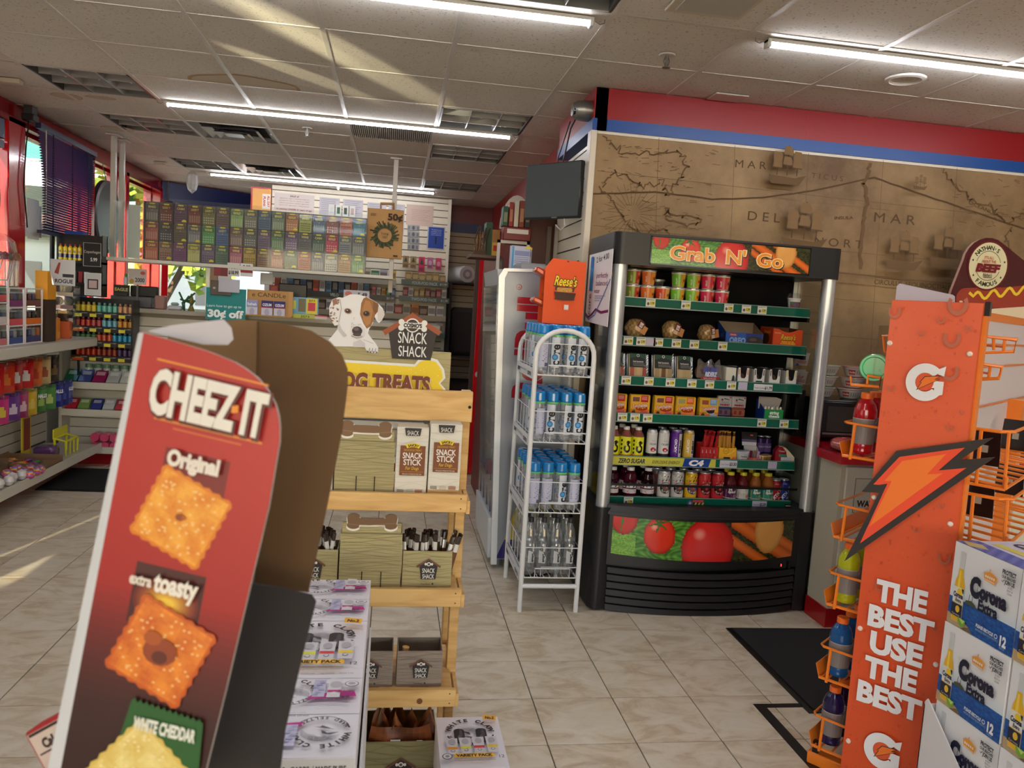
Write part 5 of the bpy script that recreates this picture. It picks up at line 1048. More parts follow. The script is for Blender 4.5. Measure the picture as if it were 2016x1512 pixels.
for k in range(3):
 bowl(2.59+.012*k,4.1,1.1425+.0625*k,(186,50,44),'noodle bowl with red panel, %s from the bottom of the front stack on the microwave'%nth(k));bowl(2.436+.008*k,4.13,1.1425+.0625*k,(90,130,70),'noodle bowl with green rim, %s from the bottom of the stack beside the silver post'%nth(k))
t=thing('wire_stand','small black stand under the noodle cups behind the cold cabinet','stand',(2.29,4.19,.906));put('boards',MB((20,20,21)).box(-.0,-.05,0,.055,.06,.265).mesh('boards',SATIN),t)
for k in range(2):
 o=put('noodle_cup',cached('ncup',lambda:MB((206,196,186)).lathe([(.034,0),(.046,.1),(.049,.101),(.049,.105),(0,.106)],22).mesh('cup',CARD)),None,(2.322,4.19,1.172+.107*k),None,'paper noodle cup seen through the cabinet glass, %s one'%('lower','upper')[k],'cup','paper noodle cups')
 def mk():
  P=Print();P.rect(-.04,.01,.04,.034,(176,140,90),nx=8);P.text('CUP',0,.074,.016,(180,60,70),w=.03,bold=.03);P.text('NOODLES',0,.054,.016,(180,60,70),w=.05,bold=.03);P.ell(-.024,.036,.009,.009,(90,90,170))
  return P.into(MB(),fn=lambda a,b,k:((.035+.012*b/.1+.001+k)*math.cos(-PI/2-.3+a/.04),(.035+.012*b/.1+.001+k)*math.sin(-PI/2-.3+a/.04),b)).mesh('label',CARD)
 put('label',cached('ncupl',mk),o)
t=thing('snack_carton','tan carton with a dark red top edge standing behind the orange rack','box',(2.78,4.0,.906));t.location=(2.78,3.8,.906);put('carton',MB((170,140,100)).box(-.17,0,0,.14,.12,.66).box(-.12,-.002,.62,.14,.1,.74,(110,22,26)).mesh('carton',CARD),t)
P=Print();P.text('B',0,0,.05,(230,200,150),bold=.05);put('print',P.mesh('print',CARD,o=(-.1,-.0025,.68)),t)
t=thing('counter_bag','crumpled clear bag of red goods on the red counter','bag',(2.34,3.69,.906));put('bag_film',MB((176,120,112)).grid(lambda u,v:(.07*math.cos(2*PI*u)*math.sin(PI*v)**.6*(1+.2*math.sin(9*u*PI)),.1*math.sin(2*PI*u)*math.sin(PI*v)**.6,.034-.034*math.cos(PI*v)+.004*math.sin(17*u)),18,8,lambda u,v:mixc((190,170,166),(170,50,50),v)).mesh('bag_film',FOIL),t)
# hot dog sign
t=thing('hot_dog_sign','maroon hot dog sign with a round cream badge on the counter','sign',(3.45,4.12,.906));t.location=(0,0,0)
out=[(3.10,1.5),(4.15,1.5),(4.15,1.78),(3.98,1.80)]+[(3.62,1.985),(3.50,2.055)]+[(3.365+.155*math.cos(a),1.955+.155*math.sin(a))for a in[math.radians(55+15*k)for k in range(9)]]+[(3.16,1.80)]
m=MB((70,14,20)).prism(out,(0,4.10,0),(1,0,0),(0,0,1),(0,.02,0),side=(210,170,160));put('board',m.mesh('board',GLOSS),t)
for i,x in enumerate((3.25,3.95)):put('leg',MB((40,40,42)).box(x-.02,4.105,.906,x+.02,4.13,1.52).mesh('leg',SATIN),t)
P=Print();c=(3.37,1.95)
P.poly([(3.24,1.62),(3.5,1.66),(4.14,1.82),(4.14,1.52),(3.2,1.52)],(206,150,70));P.poly([(3.3,1.69),(3.7,1.74),(4.14,1.86),(4.14,1.72),(3.6,1.64)],(222,206,176))
P.line([(3.25,1.755),(3.5,1.775),(3.8,1.82),(4.14,1.9)],.12,(150,52,34));P.ell(3.25,1.755,.06,.06,(150,52,34));P.line([(3.27,1.79)]+[(3.3+.012*k,1.77+.0022*k+.022*math.sin(k*.75))for k in range(70)],.017,(226,196,44));P.ell(3.225,1.735,.012,.006,(226,180,160))
P.ell(*c,.132,.143,(96,20,28),40);P.ell(*c,.122,.133,(212,206,164),40);P.arc(*c,.078,.081,15,165,(60,40,40),sy=1.05);P.arc(*c,.078,.081,200,340,(60,40,40),sy=1.05)
P.text("NATHAN'S",*c,.026,(52,52,36),arc=(.103,140,-11.6),bold=.03);P.text('FAMOUS',*c,.026,(52,52,36),arc=(.106,236,13.5),bold=.03);[P.star(c[0]+.105*math.cos(a),c[1]+.112*math.sin(a),.009,(52,40,40))for a in(.25,2.9,3.7,5.7)]
P.text("IT'S ALL",c[0],c[1]+.047,.016,(190,90,70),w=.062,bold=.02);P.text('ABOUT THE',c[0],c[1]+.025,.016,(180,60,50),w=.09,bold=.02);P.text('BEEF',c[0],c[1]-.012,.044,(110,16,28),w=.16,bold=.07,shear=.15);P.text("Nathan's",c[0],c[1]-.052,.018,(70,60,50),w=.06,shear=.3,bold=.02);P.line([(c[0]-.025,c[1]-.066),(c[0]+.03,c[1]-.066)],.004,(70,60,50))
P.text('44',3.71,1.715,.03,(226,226,60),w=.05,bold=.06,shear=.25);P.text('MINUTES',3.79,1.70,.014,(60,30,20),w=.06)
put('print',P.mesh('print',GLOSS,o=(0,4.0995,0)),t)
# --------- orange sports-drink rack
OR=(236,128,36)
GP=paint('sign_plastic',.32,coat=.15)
RA=Vector((1.555,2.284,0));RT=math.radians(-50.83)
t=thing('sports_drink_rack','orange wire rack of sports drinks with a tall orange end panel','rack',RA,RT)
RK=t
def rw(x,y,z):c,q=math.cos(RT),math.sin(RT);return(RA.x+x*c-y*q,RA.y+x*q+y*c,z)
m=MB((206,90,40)).prism([(0,.035),(.268,.035),(.257,1.637),(0,1.637)],(0,0,0),(1,0,0),(0,0,1),(0,.006,0));put('end_panel',m.mesh('end_panel',GP),t)
P=Print()
P.raster(.001,.036,.256,1.636,4,40,lambda u,v:(216,82,38)if v<.35 else mixc((216,82,38),(236,110,76),(v-.35)/.65));P.poly([(.255,.036),(.267,.036),(.256,1.636),(.255,1.636)],(222,88,44))  # salmon top tint puts the light from behind the camera into the print
rr=random.Random(9)
for k in range(260):
 x,z=rr.uniform(.008,.25),rr.uniform(.05,1.62);s=rr.choice((.0025,.003,.004,.006));c=mixc((176,62,30),(210,90,64),z/1.65)
 P.poly([(x-s*.5,z+s),(x-s*.2,z+s),(x-s*.15,z-s*.6),(x-s*.45,z-s*.4)],c);P.poly([(x+s*.2,z+s),(x+s*.55,z+s),(x+s*.5,z-s*.4),(x+s*.15,z-s*.6)],c)
for x,z,s in((.19,1.632,.028),(.185,1.53,.024),(.225,1.565,.01),(.15,1.585,.012),(.19,1.43,.025),(.015,1.6,.018),(.21,1.26,.011),(.03,1.36,.011),(.235,.86,.018),(.06,.72,.014),(.21,1.02,.01),(.235,1.31,.007),(.1,1.54,.01),(.05,.6,.015),(.23,.64,.01),(.15,.93,.011)):
 P.arc(x,z,s*.62,s,150,395,mixc((166,72,44),(192,114,92),z/1.65),16,sy=1.25)
def gat_G(x,z,s):
 w=(236,238,243)
 P.arc(x,z,s*.5,s,40,322,w,34,sy=1.06);P.poly([(x+.1*s,z-.28*s),(x+.95*s,z-.28*s),(x+.95*s,z+.12*s),(x+.1*s,z+.12*s)],w);P.poly([(x+.5*s,z-.75*s),(x+.95*s,z-.6*s),(x+.95*s,z),(x+.5*s,z)],w);P.poly([(x+.6*s,z+.78*s),(x+.98*s,z+.98*s),(x+.93*s,z+.42*s),(x+.62*s,z+.5*s)],w);P.ell(x-.02*s,z+.02*s,.47*s,.5*s,(226,92,52))
 b=[(x-.42*s,z-.5*s),(x-.2*s,z-.02*s),(x-.3*s,z-.04*s),(x-.04*s,z+.34*s),(x+.8*s,z+.46*s),(x+.52*s,z+.22*s),(x+.78*s,z+.26*s)]
 P.poly(b,(40,38,40));P.poly([(q*.86+(x+.1*s)*.14,w_*.86+(z+.06*s)*.14)for q,w_ in b],(240,124,44))
gat_G(.125,1.388,.055);gat_G(.124,.185,.056)
for st,x,z,w in(('THE',.128,.708,.152),('BEST',.134,.620,.194),('USE',.130,.535,.158),('THE',.122,.449,.158),('BEST',.126,.361,.194)):P.text(st,x,z,.068,(232,234,240),w=w,bold=.05)
put('panel_print',P.mesh('panel_print',GP,o=(0,-.0005,0),eps=.00002),t,label='white lettering THE BEST USE THE BEST on orange')
put('bolt_emblem',MB((54,50,48)).prism([(-.054,.771),(.03,1.02),(-.023,1.013),(.067,1.163),(.324,1.246),(.245,1.165),(.334,1.19)],(0,-.016,0),(1,0,0),(0,0,1),(0,.008,0)).prism([(-.011,.843),(.052,1.055),(.028,1.046),(.01,1.044),(.078,1.146),(.256,1.206),(.192,1.124),(.266,1.146)],(0,-.0175,0),(1,0,0),(0,0,1),(0,.002,0),(244,84,52)).prism([(.012,.905),(.064,1.066),(.042,1.062),(.088,1.135),(.208,1.178),(.162,1.106),(.205,1.118)],(0,-.0185,0),(1,0,0),(0,0,1),(0,.001,0),(250,128,50)).mesh('bolt_emblem',GP),t,label='big dark-edged orange lightning bolt plate')
for x,z in((.008,1.50),(.235,1.485),(.012,1.0),(.238,.965),(.014,.56),(.245,.52),(.016,.17),(.255,.12)):put('push_pin',cached('pin',lambda:MB((232,222,212)).lathe([(.008,0),(.008,-.004),(.005,-.007),(0,-.0075)],14,axis='y').mesh('push_pin',SATIN)),t,(x,0,z))
put('top_card',MB((196,190,206)).prism([(.004,1.62),(.176,1.62),(.172,1.655),(.165,1.66),(.012,1.69),(.004,1.682)],(0,.02,0),(1,0,0),(0,0,1),(0,.003,0)).mesh('top_card',CARD),t)
put('upright',MB(OR).box(.25,.008,.03,.266,.05,1.62).box(.258,.006,1.60,.272,.03,1.642,(40,30,30)).mesh('upright',ENAMEL),t);put('upright',MB(OR).box(.002,.008,.03,.018,.05,1.6).mesh('upright',ENAMEL),t)
put('upright',MB(OR).box(.12,1.28,0,.19,1.34,1.28).mesh('upright',ENAMEL),t)
put('top_rail',MB(OR).box(.13,.02,1.6,.14,1.75,1.63).box(.14,.02,1.6,.265,.035,1.63).mesh('top_rail',ENAMEL),t)
put('back_sheet',MB((214,207,215)).box(.130,.06,.1,.134,1.75,1.6).mesh('back_sheet',CARD),t)
put('foot_bar',MB(OR).box(-.135,.06,0,.02,.10,.045,b=.004).box(-.12,.065,.045,-.1,.085,.085,(20,18,18)).box(.02,.06,0,.4,.09,.03).mesh('foot_bar',ENAMEL),t)
def tray(z):
 m=MB(OR);xa,xb,ya,ye=-.118,.125,.05,.56
 for x in(-.108,-.09,-.05,.0,.05):m.tube([(x,ya,z-.006),(x,ye,z-.006)],.004,6)
 m.tube([(xa,ya,z-.008),(xb,ya,z-.008)],.0055,6);m.tube([(xa-.002,ye,z-.008),(xb,ye,z-.008)],.005,6)
 m.prism([(0,0),(ye-ya,0),(ye-ya,.05),(0,.05)],(xa,ya,z-.014),(0,1,0),(-.3,0,1),(.002,0,0));put('tray',m.mesh('tray',ENAMEL),RK)
 zz=z+.105
 m=MB(OR).tube([(xb,ya-.004,zz-.006),(xa+.006,ya-.004,zz),(xa-.006,ya+.012,zz),(xa-.006,ye,zz)],.0042,6).tube([(-.086,ya-.006,zz),(-.09,ya-.006,z-.016)],.005,6).tube([(xa-.005,ye-.03,zz),(xa,ye-.03,z)],.004,6)
 put('guard_wire',m.mesh('guard_wire',ENAMEL),RK)
for z in(1.118,.836,.598,.335,.085):tray(z)
put('lid_holder',MB(OR).tube([(-.115,.04,1.38),(-.11,.04,1.352),(-.02,.04,1.355),(-.02,.04,1.385),(-.06,.04,1.388),(-.06,.04,1.36)],.004,6).tube([(-.02,.05,1.47),(-.03,.05,1.52),(.02,.05,1.525)],.004,6).tube([(-.02,.05,1.47),(.03,.05,1.465)],.004,6).tube([(.0,.04,1.53),(.0,.05,1.36)],.004,6).mesh('lid_holder',ENAMEL),t)
def rtray(z,d,xe):
 m=MB(OR);xa,ya,yb=.27,.1,1.3
 for k in range(12):m.tube([(.15,.14+.1*k,z+.012),(xe,.12+.1*k,z)],.0048,6)
 m.tube([(.15,ya,z),(xe,ya,z-.004)],.005,6).tube([(xe,ya,z+.035),(xe,ya,z-.004)],.005,6).tube([(xe,ya,z),(xe,yb+.3,z)],.005,6).tube([(.15,.76,z+.02),(xe,.76,z)],.005,6);put('tray',m.mesh('tray',ENAMEL),RK)
 zz=z+d
 m=MB(OR).tube([(.15,ya,zz),(xe-.03,ya,zz),(xe,ya+.03,zz+.002),(xe,yb+.3,zz+.01)],.005,6).tube([(xa,ya,zz),(xa+.004,ya,z)],.0055,6).tube([(xe-.01,ya+.01,zz),(xe-.005,ya+.01,z)],.005,6).tube([(.14,.1,zz+.02),(.14,1.7,zz+.02)],.004,6);put('guard_wire',m.mesh('guard_wire',ENAMEL),RK)
 for q in range(2):
  put('pusher',MB((20,16,18)).prism([(-.05,0),(.05,0),(.044,.12),(-.045,.12)],(.225,.42+.55*q,z+.016),(1,0,0),(0,.05,1),(0,.006,0)).box(.215,.415+.55*q,z+.06,.237,.419+.55*q,z+.085,(150,140,130)).mesh('pusher',GLOSS),RK)
rtray(1.085,.17,.352);rtray(.905,.145,.37)
for z,xe in((1.50,.33),(1.415,.30)):
 put('guard_wire',MB(OR).tube([(.255,.1,z+.04),(xe,.12,z+.036),(xe-.005,.12,z),(xe-.06,.12,z-.008),(.24,.1,z-.012)],.0045,6).tube([(xe-.03,.115,z+.038),(xe-.03,.115,z)],.0045,6).tube([(xe-.06,.11,z+.038),(xe-.055,.11,z)],.0045,6).tube([(.14,.1,z+.012),(.14,1.7,z+.012)],.004,6).tube([(.14,.3,z+.012),(xe-.03,.12,z+.012)],.004,6).mesh('guard_wire',ENAMEL),t)
SD=[(.024,0),(.033,.004),(.0345,.012),(.0335,.02),(.0345,.03),(.032,.05),(.0305,.07),(.0325,.095),(.036,.115),(.0375,.128),(.0375,.135),(.036,.152),(.029,.172),(.019,.184),(.0165,.188),(.0165,.192)]
def sports_art(c):
 def f(P):
  P.rect(-.115,.036,.115,.122,(128,122,122),nx=26);P.rect(-.115,.112,.115,.122,(176,172,170),nx=26);P.poly([(-.006,.036),(.03,.04),(.034,.12),(.012,.12)],mixc(c,(90,90,90),.25));P.rect(-.115,.05,.115,.056,(164,160,160),nx=26);P.rect(-.115,.074,.115,.078,(106,100,102),nx=26)
  P.arc(.026,.105,.009,.016,42,318,(236,238,242),20);P.rect(.028,.102,.041,.109,(236,238,242));P.rect(-.004,.058,.014,.076,(226,226,222));[P.line([(-.002+.0025*q,.06),(-.002+.0025*q,.074)],.001,(60,60,60))for q in range(6)]
 return f
for k,(nm,z,c)in enumerate((('red',1.119,(206,16,34)),('lime yellow',.599,(206,214,30)),('blue',.336,(14,96,170)),('dark purple',.086,(34,22,84)))):
 for q in range(5):
  lab='%s sports drink bottle with orange cap, %s in its tray'%(nm,('nearest the end panel','second','third','fourth','farthest back')[q])
  o=put('sports_drink',cached(('sd',nm),lambda:MB(c).lathe(SD,24).mesh('bottle',LIQ)),None,rw(-.074+.0*q,.1+.088*q,z),(0,0,.25+.4*(q%2)),lab,'bottle','sports drink bottles on the orange rack')
  put('cap',cached('sdcap',lambda:MB((240,112,34)).lathe([(.0195,.188),(.0195,.206),(.018,.208),(0,.208)],20).mesh('cap',SATIN)),o)
  def mk():
   P=Print();sports_art(c)(P);hs=[h for r,h in SD];rs=[r for r,h in SD]
   return P.into(MB(),fn=lambda a,b,kk:((np.interp(b,hs,rs)+.0006+kk)*math.cos(-PI/2+a/.036),(np.interp(b,hs,rs)+.0006+kk)*math.sin(-PI/2+a/.036),b)).mesh('label',SATIN)
  put('label',cached(('sdl',nm),mk),o)
t=thing('drink_tub','tub with a round green lid lying on its side in the orange rack','tub',rw(-.054,.075,1.414),-.62)
put('tub',MB((60,150,110)).lathe([(.042,0),(.043,.12)],26,axis='y').mesh('tub',SATIN),t)
put('lid',MB((70,200,140)).lathe([(0,-.004),(.034,-.004),(.037,-.008),(.043,-.008),(.045,-.004),(.045,.012)],32,axis='y').box(-.003,-.009,-.034,.003,-.004,.034,(44,160,106)).box(.014,-.0065,-.012,.022,-.005,-.002,(50,170,114)).mesh('lid',GLOSS),t)
# --------- beer cartons
BX,BW,BH,BD=1.622,.243,.237,.27
def beer_face():
 P=Print();w,h=BW,BH
 P.raster(0,0,w,h,8,30,lambda u,v:(232,234,238)if v>.5 else mixc((206,222,238),(232,234,238),(v-.3)/.2 if v>.3 else 0))
 def sea(u,v):
  s=math.sin(38*u+11*math.sin(21*v))*math.sin(60*v+5*math.sin(13*u));return mixc((28,100,176),(20,66,140),.5+.5*s)
 P.raster(0,.0,w,.078,44,16,sea);P.poly([(.075,.078),(w,.05),(w,.079),(.075,.079)],(214,226,238))if False else None
 P.poly([(0,0),(.1,0),(.085,.014),(.05,.026),(0,.03)],(186,160,120));P.poly([(.055,0),(.1,0),(.085,.014)],(120,100,74))
 # bottle picture
 bx=.036;B=[(.018,.012),(.0205,.02),(.0205,.11),(.019,.125),(.0115,.145),(.0095,.165),(.0085,.205),(.0095,.206),(.0095,.214),(.007,.216)]
 P.poly([(bx-r,z)for r,z in B]+[(bx+r,z)for r,z in B[::-1]],(206,210,212));A=[(r,z)for r,z in B if z<.17]
 P.poly([(bx-r+.001,z+.001)for r,z in A]+[(bx+r-.001,z+.001)for r,z in A[::-1]],(232,184,40));P.poly([(bx-.012,.03),(bx+.004,.03),(bx-.0,.16),(bx-.006,.16)],(246,212,80))
 P.rect(bx-.0205,.066,bx+.0205,.112,(230,230,226));P.ell(bx+.004,.1,.01,.01,(240,206,40));P.text('Corona',bx,.09,.014,(26,30,60),w=.037,bold=.05);P.text('Extra',bx+.003,.075,.01,(26,30,60),w=.022,bold=.03);P.rect(bx-.0205,.028,bx+.0205,.064,(28,32,60));P.ell(bx+.004,.05,.008,.01,(232,190,50));P.text('Cerveza',bx,.034,.006,(220,210,180),w=.03);P.poly([(bx+.012,.112),(bx+.018,.098),(bx+.02,.1),(bx+.0205,.112)],(36,44,36))
 P.poly([(.046,.03),(.076,.028),(.072,.01),(.058,.006),(.048,.014)],(120,170,60));P.poly([(.05,.029),(.074,.027),(.066,.016)],(190,222,110))
 P.poly([(.064,.078),(.112,.078),(.104,.086),(.09,.092),(.07,.088)],(70,80,56));[P.line([(.08+.012*q,.088),(.082+.012*q,.108)],.002,(90,84,66))or P.ell(.082+.012*q,.109,.009,.005,(84,110,70),10)for q in range(2)]
 P.text('C',.098,.137,.052,(22,26,54),bold=.08,w=.038);P.line([(.11,.165),(.108,.11)],.0015,(22,26,54));P.text('orona',.165,.133,.038,(22,26,54),bold=.07,w=.096);P.text('Extra',.152,.095,.03,(22,26,54),bold=.05,w=.07)
 P.poly([(.128,.168),(.166,.166),(.172,.186),(.16,.192),(.148,.195),(.136,.192),(.124,.188)],(236,160,60));[P.ell(.133+.0075*q,.18,.003,.004,(240,232,220),8)for q in range(5)];P.line([(.146,.194),(.148,.204)],.003,(236,160,60));P.line([(.128,.172),(.167,.17)],.002,(240,232,220))
 P.text('PROTECT',.212,.214,.012,(60,62,70),w=.046,bold=.05);P.text('OUR BEACHES',.212,.201,.008,(60,62,70),w=.046,bold=.04);P.text('JOIN US',.217,.189,.011,(60,62,70),w=.034,bold=.05);P.line([(.191,.19),(.194,.186),(.2,.194)],.002,(60,62,70));P.text('& GET',.222,.178,.006,(80,82,90),w=.016);P.text('BEACH',.222,.17,.006,(80,82,90),w=.018);P.text('GEAR',.222,.162,.006,(80,82,90),w=.016)
 P.text('PLEASE RECYCLE',.155,.038,.009,(222,230,240),w=.062,bold=.04,rot=-.03);P.arc(.196,.037,.004,.006,0,360,(222,230,240));P.text('IMPORTED BEER FROM MEXICO',.165,.027,.006,(150,180,216),w=.082);P.text('12',.222,.034,.027,(238,240,246),w=.022,bold=.05);P.text('PACK',.222,.015,.006,(150,180,216),w=.018)
 return P.into(MB(),o=(-.0004,BW,0),u=(0,-1,0),v=(0,0,1)).mesh('front_print',CARD)
def beer_top():
 P=Print();P.rect(0,0,BW,BD,(206,204,222));P.raster(0,.0,BW,.07,24,5,lambda u,v:mixc((58,74,160),(110,116,190),.5+.5*math.sin(40*u+9*v)));P.poly([(0,.02),(.05,.0),(.09,.03),(.04,.05)],(200,180,110));P.line([(.03,.1),(.2,.11)],.03,(214,204,90));P.text('Corona',.1,.17,.04,(40,36,80),w=.14,bold=.06)
 return P.into(MB(),o=(0,BW,BH+.0004),u=(0,-1,0),v=(1,0,0)).mesh('top_print',CARD)
names=['lowest','second from the floor','third from the floor','topmost']
for col in range(2):
 for k in range(4):
  yb=1.727-col*.249
  o=put('beer_carton',cached('beer',lambda:MB((226,226,228)).box(0,0,.0006,BD,BW,BH,b=.003).mesh('beer_carton',CARD)),None,(BX+.004*((k+col)%2),yb,.0+BH*k+.001*k),None,'white beer carton, %s in the stack %s'%(names[k],'beside the orange panel' if col==0 else 'cut by the photo edge'),'carton','beer cartons stacked by the orange rack')
  put('front_print',cached('beerf',beer_face),o)
  if k==3:put('top_print',cached('beert',beer_top),o)
m=MB((222,222,226))
m.prism([(1.99,0),(1.47,0),(1.47,.36),(1.72,.30),(1.82,.34),(1.965,.46),(1.98,.47),(1.99,.455)],(1.606,0,.0),(0,1,0),(0,0,1),(-.004,0,0));m.box(1.602,1.986,0,1.89,1.99,.45)
put('carton_sleeve',m.mesh('carton_sleeve',CARD),None,label='white cut-down cardboard sleeve round the lower beer cartons',cat='carton')
# --------- mats and tape
def mat_thing(pts,label):
 t=thing('floor_mat',label,'mat',(0,0,0));A=[Vector((*p,0))for p in pts];c=sum(A,Vector())/4
 o=put('rubber_edge',MB((18,18,19)).prism([(p.x,p.y)for p in A],(0,0,.0006),(1,0,0),(0,1,0),(0,0,.005)).mesh('rubber_edge',SATIN),t)
 put('carpet',MB((24,24,26)).prism([((p-c).x*.965+c.x,(p-c).y*.95+c.y)for p in A],(0,0,.0055),(1,0,0),(0,1,0),(0,0,.005)).mesh('carpet',FABRIC),t)
mat_thing([(1.71,2.75),(3.3,2.75),(3.3,3.545),(1.72,3.57)],'black floor mat in front of the red-topped counter');mat_thing([(-2.52,6.0),(-.9,5.96),(-.9,6.72),(-2.56,6.74)],'black floor mat in front of the candy shelves')
put('black_tape',MB((22,20,20)).box(1.52,2.80,.0006,1.72,2.83,.0016).box(1.51,2.2,.0006,1.555,2.83,.0018).mesh('black_tape',SATIN),None,label='L-shaped strip of black tape stuck on the floor tiles',cat='tape')
# --------- dog treat stand
def wood_material():
 m,nt,b=nodes_of('pine_wood');N=nt.nodes.new;L=nt.links.new
 tc=N('ShaderNodeTexCoord');mp=N('ShaderNodeMapping');mp.inputs['Scale'].default_value=(2.2,16,16);L(tc.outputs['Object'],mp.inputs[0])
 n1=N('ShaderNodeTexNoise');n1.inputs['Scale'].default_value=2.2;n1.inputs['Detail'].default_value=5;n1.inputs['Distortion'].default_value=.7;L(mp.outputs[0],n1.inputs['Vector'])
 r=N('ShaderNodeValToRGB');e=r.color_ramp.elements;e[0].position=.3;e[0].color=(*lin((198,150,84)),1);e[1].position=.62;e[1].color=(*lin((226,186,120)),1)
 L(n1.outputs[0],r.inputs[0]);L(r.outputs[0],b.inputs['Base Color']);b.inputs['Roughness'].default_value=.5
 return m
WOOD=wood_material()
t=thing('treat_rack','pale pine display stand full of dog treats','rack',(0,0,0))
XL,XR=-.325,.25
put('top_board',MB().box(XL,2.395,1.172,XR+.003,2.415,1.268,b=.002).mesh('top_board',WOOD),t)
for x0,x1 in((XL,XL+.03),(XR-.03,XR)):
 put('post',MB().box(x0,2.416,0,x1,2.456,1.268,b=.002).mesh('post',WOOD),t);put('post',MB().box(x0,2.66,0,x1,2.70,.95,b=.002).mesh('post',WOOD),t)
for k,z in enumerate((.965,.676,.362)):
 put('shelf_board',MB().box(XL+.01,2.27,z-.016,XR-.02,2.60,z,b=.002).mesh('shelf_board',WOOD),t);put('shelf_lip',MB().box(XL,2.252,z-.042,XR-.012+.006*(2-k)*0,2.27,z+.012,b=.002).mesh('shelf_lip',WOOD),t)
 put('side_rail',MB().box(XL-.001,2.27,z-.05,XL+.01,2.69,z-.01).mesh('side_rail',WOOD),t);put('side_rail',MB().box(XR-.012,2.27,z-.05,XR-.001,2.69,z-.01).mesh('side_rail',WOOD),t)
 for sx in(XL+.012,XR-.03):
  for dz in(-.03,.0):put('nail',cached('nail',lambda:MB((60,50,40)).lathe([(.0022,-.0006),(.0022,.001)],6,axis='y').mesh('nail',MATTE)),t,(sx,2.252,z+dz))
put('screw_hole',MB((20,16,14)).lathe([(.005,-.0008),(.005,.002)],12,(XR-.006,2.395,1.22),axis='y').mesh('screw_hole',MATTE),t)
put('knot',MB((120,76,40)).lathe([(.009,-.0006),(.009,.0),(.004,.0)],14,(.13,2.252,.34),axis='y').mesh('knot',MATTE),t)
def grain(P,x0,z0,x1,z1,base,dark,n,seed):
 P.rect(x0,z0,x1,z1,base);r=random.Random(seed)
 for k in range(n):
  z=z0+(z1-z0)*(k+.5)/n;a=r.uniform(.3,1.2)*(z1-z0)/n*.6;ph=r.uniform(0,6);f=r.uniform(20,45)
  P.line([(x0+(x1-x0)*q/16,min(z1-.001,max(z0+.001,z+a*math.sin(f*(x0+(x1-x0)*q/16)+ph))))for q in range(17)],.0012,dark)
OLV,OLD=(176,164,118),(146,134,90)
# header card
t=thing('treat_sign','dog treats header sign with a cut-out photo of a spotted dog','sign',(0,2.425,1.2));t.location=(0,0,0)
put('board',MB(OLV).box(-.29,2.43,1.19,.18,2.434,1.385).mesh('board',CARD),t)
P=Print();grain(P,-.289,1.2,.179,1.384,OLV,OLD,15,3)
YEL=(240,210,40);BR=(116,54,26)
for g,c in((.008,(236,236,232)),(0,YEL)):
 P.poly([(-.289,1.2),(.162+g,1.2),(.164+g,1.262),(.158+g,1.272),(.146+g*.6,1.287),(.158+g,1.305),(.152+g,1.332),(.134+g*.5,1.353+g),(.108,1.36+g),(.084-g*.5,1.351+g),(.07-g*.2,1.335+g),(-.2,1.338+g),(-.289,1.338+g)],c)
rr=random.Random(1);[P.ell(rr.uniform(-.3,.15),rr.uniform(1.27,1.34),.0016,.0012,(250,240,170),6)for _ in range(60)]
for dx,c in((.0025,(220,200,190)),(0,BR)):P.text('DOG TREATS',-.034+dx,1.285-dx*.6,.05,c,w=.305,bold=.05,rot=-.012)
put('board_print',P.mesh('board_print',CARD,o=(0,2.4296,0)),t,label='yellow bone lettered DOG TREATS in brown')
# the house badge
m=MB((46,38,36));m.prism([(-.001,1.357),(.117,1.357),(.133,1.45),(.055,1.494),(-.018,1.45)][::-1],(0,2.424,0),(1,0,0),(0,0,1),(0,.004,0));put('house_badge',m.mesh('house_badge',CARD),t)
P=Print();P.line([(-.03,1.434),(.054,1.492),(.142,1.442)],.016,(156,78,40))
P.ell(.056,1.462,.022,.022,(236,236,232));P.rrect(.018,1.452,.096,1.472,.006,(236,236,232));[P.ell(x,z,.009,.009,(236,236,232),14)for x in(.022,.092)for z in(1.453,1.471)];P.ell(.056,1.462,.018,.018,(60,44,36));P.rrect(.026,1.454,.088,1.47,.004,(236,236,232));P.text("COSMO'S",.057,1.462,.012,(40,34,32),w=.056,bold=.06)
P.text('SNACK',.058,1.425,.036,(240,240,236),w=.088,bold=-.0);P.text('SHACK',.06,1.383,.034,(240,240,236),w=.086,bold=-.0);P.text('SNACK',.0585,1.425,.036,(240,240,236),w=.088);P.text('SHACK',.0605,1.383,.034,(240,240,236),w=.086);put('badge_print',P.mesh('badge_print',CARD,o=(0,2.4236,0)),t,label='SNACK SHACK lettering under a brown roof')
# the dog photo, cut out of card
DOG=[(-.21,1.384),(-.196,1.40),(-.178,1.425),(-.164,1.445),(-.163,1.452),(-.178,1.447),(-.187,1.46),(-.195,1.48),(-.196,1.505),(-.188,1.526),(-.17,1.534),(-.158,1.533),(-.135,1.545),(-.11,1.546),(-.085,1.54),(-.07,1.533),(-.052,1.524),(-.036,1.508),(-.03,1.49),(-.038,1.472),(-.046,1.463),(-.054,1.47),(-.06,1.482),(-.064,1.462),(-.074,1.445),(-.078,1.43),(-.066,1.415),(-.054,1.402),(-.045,1.388),(-.045,1.375),(-.055,1.37),(-.066,1.372),(-.08,1.378),(-.086,1.388)]
put('dog_cutout',MB((224,224,226)).prism(DOG[::-1],(0,2.425,0),(1,0,0),(0,0,1),(0,.004,0)).mesh('dog_cutout',CARD),t)
P=Print();Wc=(232,232,234);P.poly(DOG,Wc)
rr=random.Random(4)
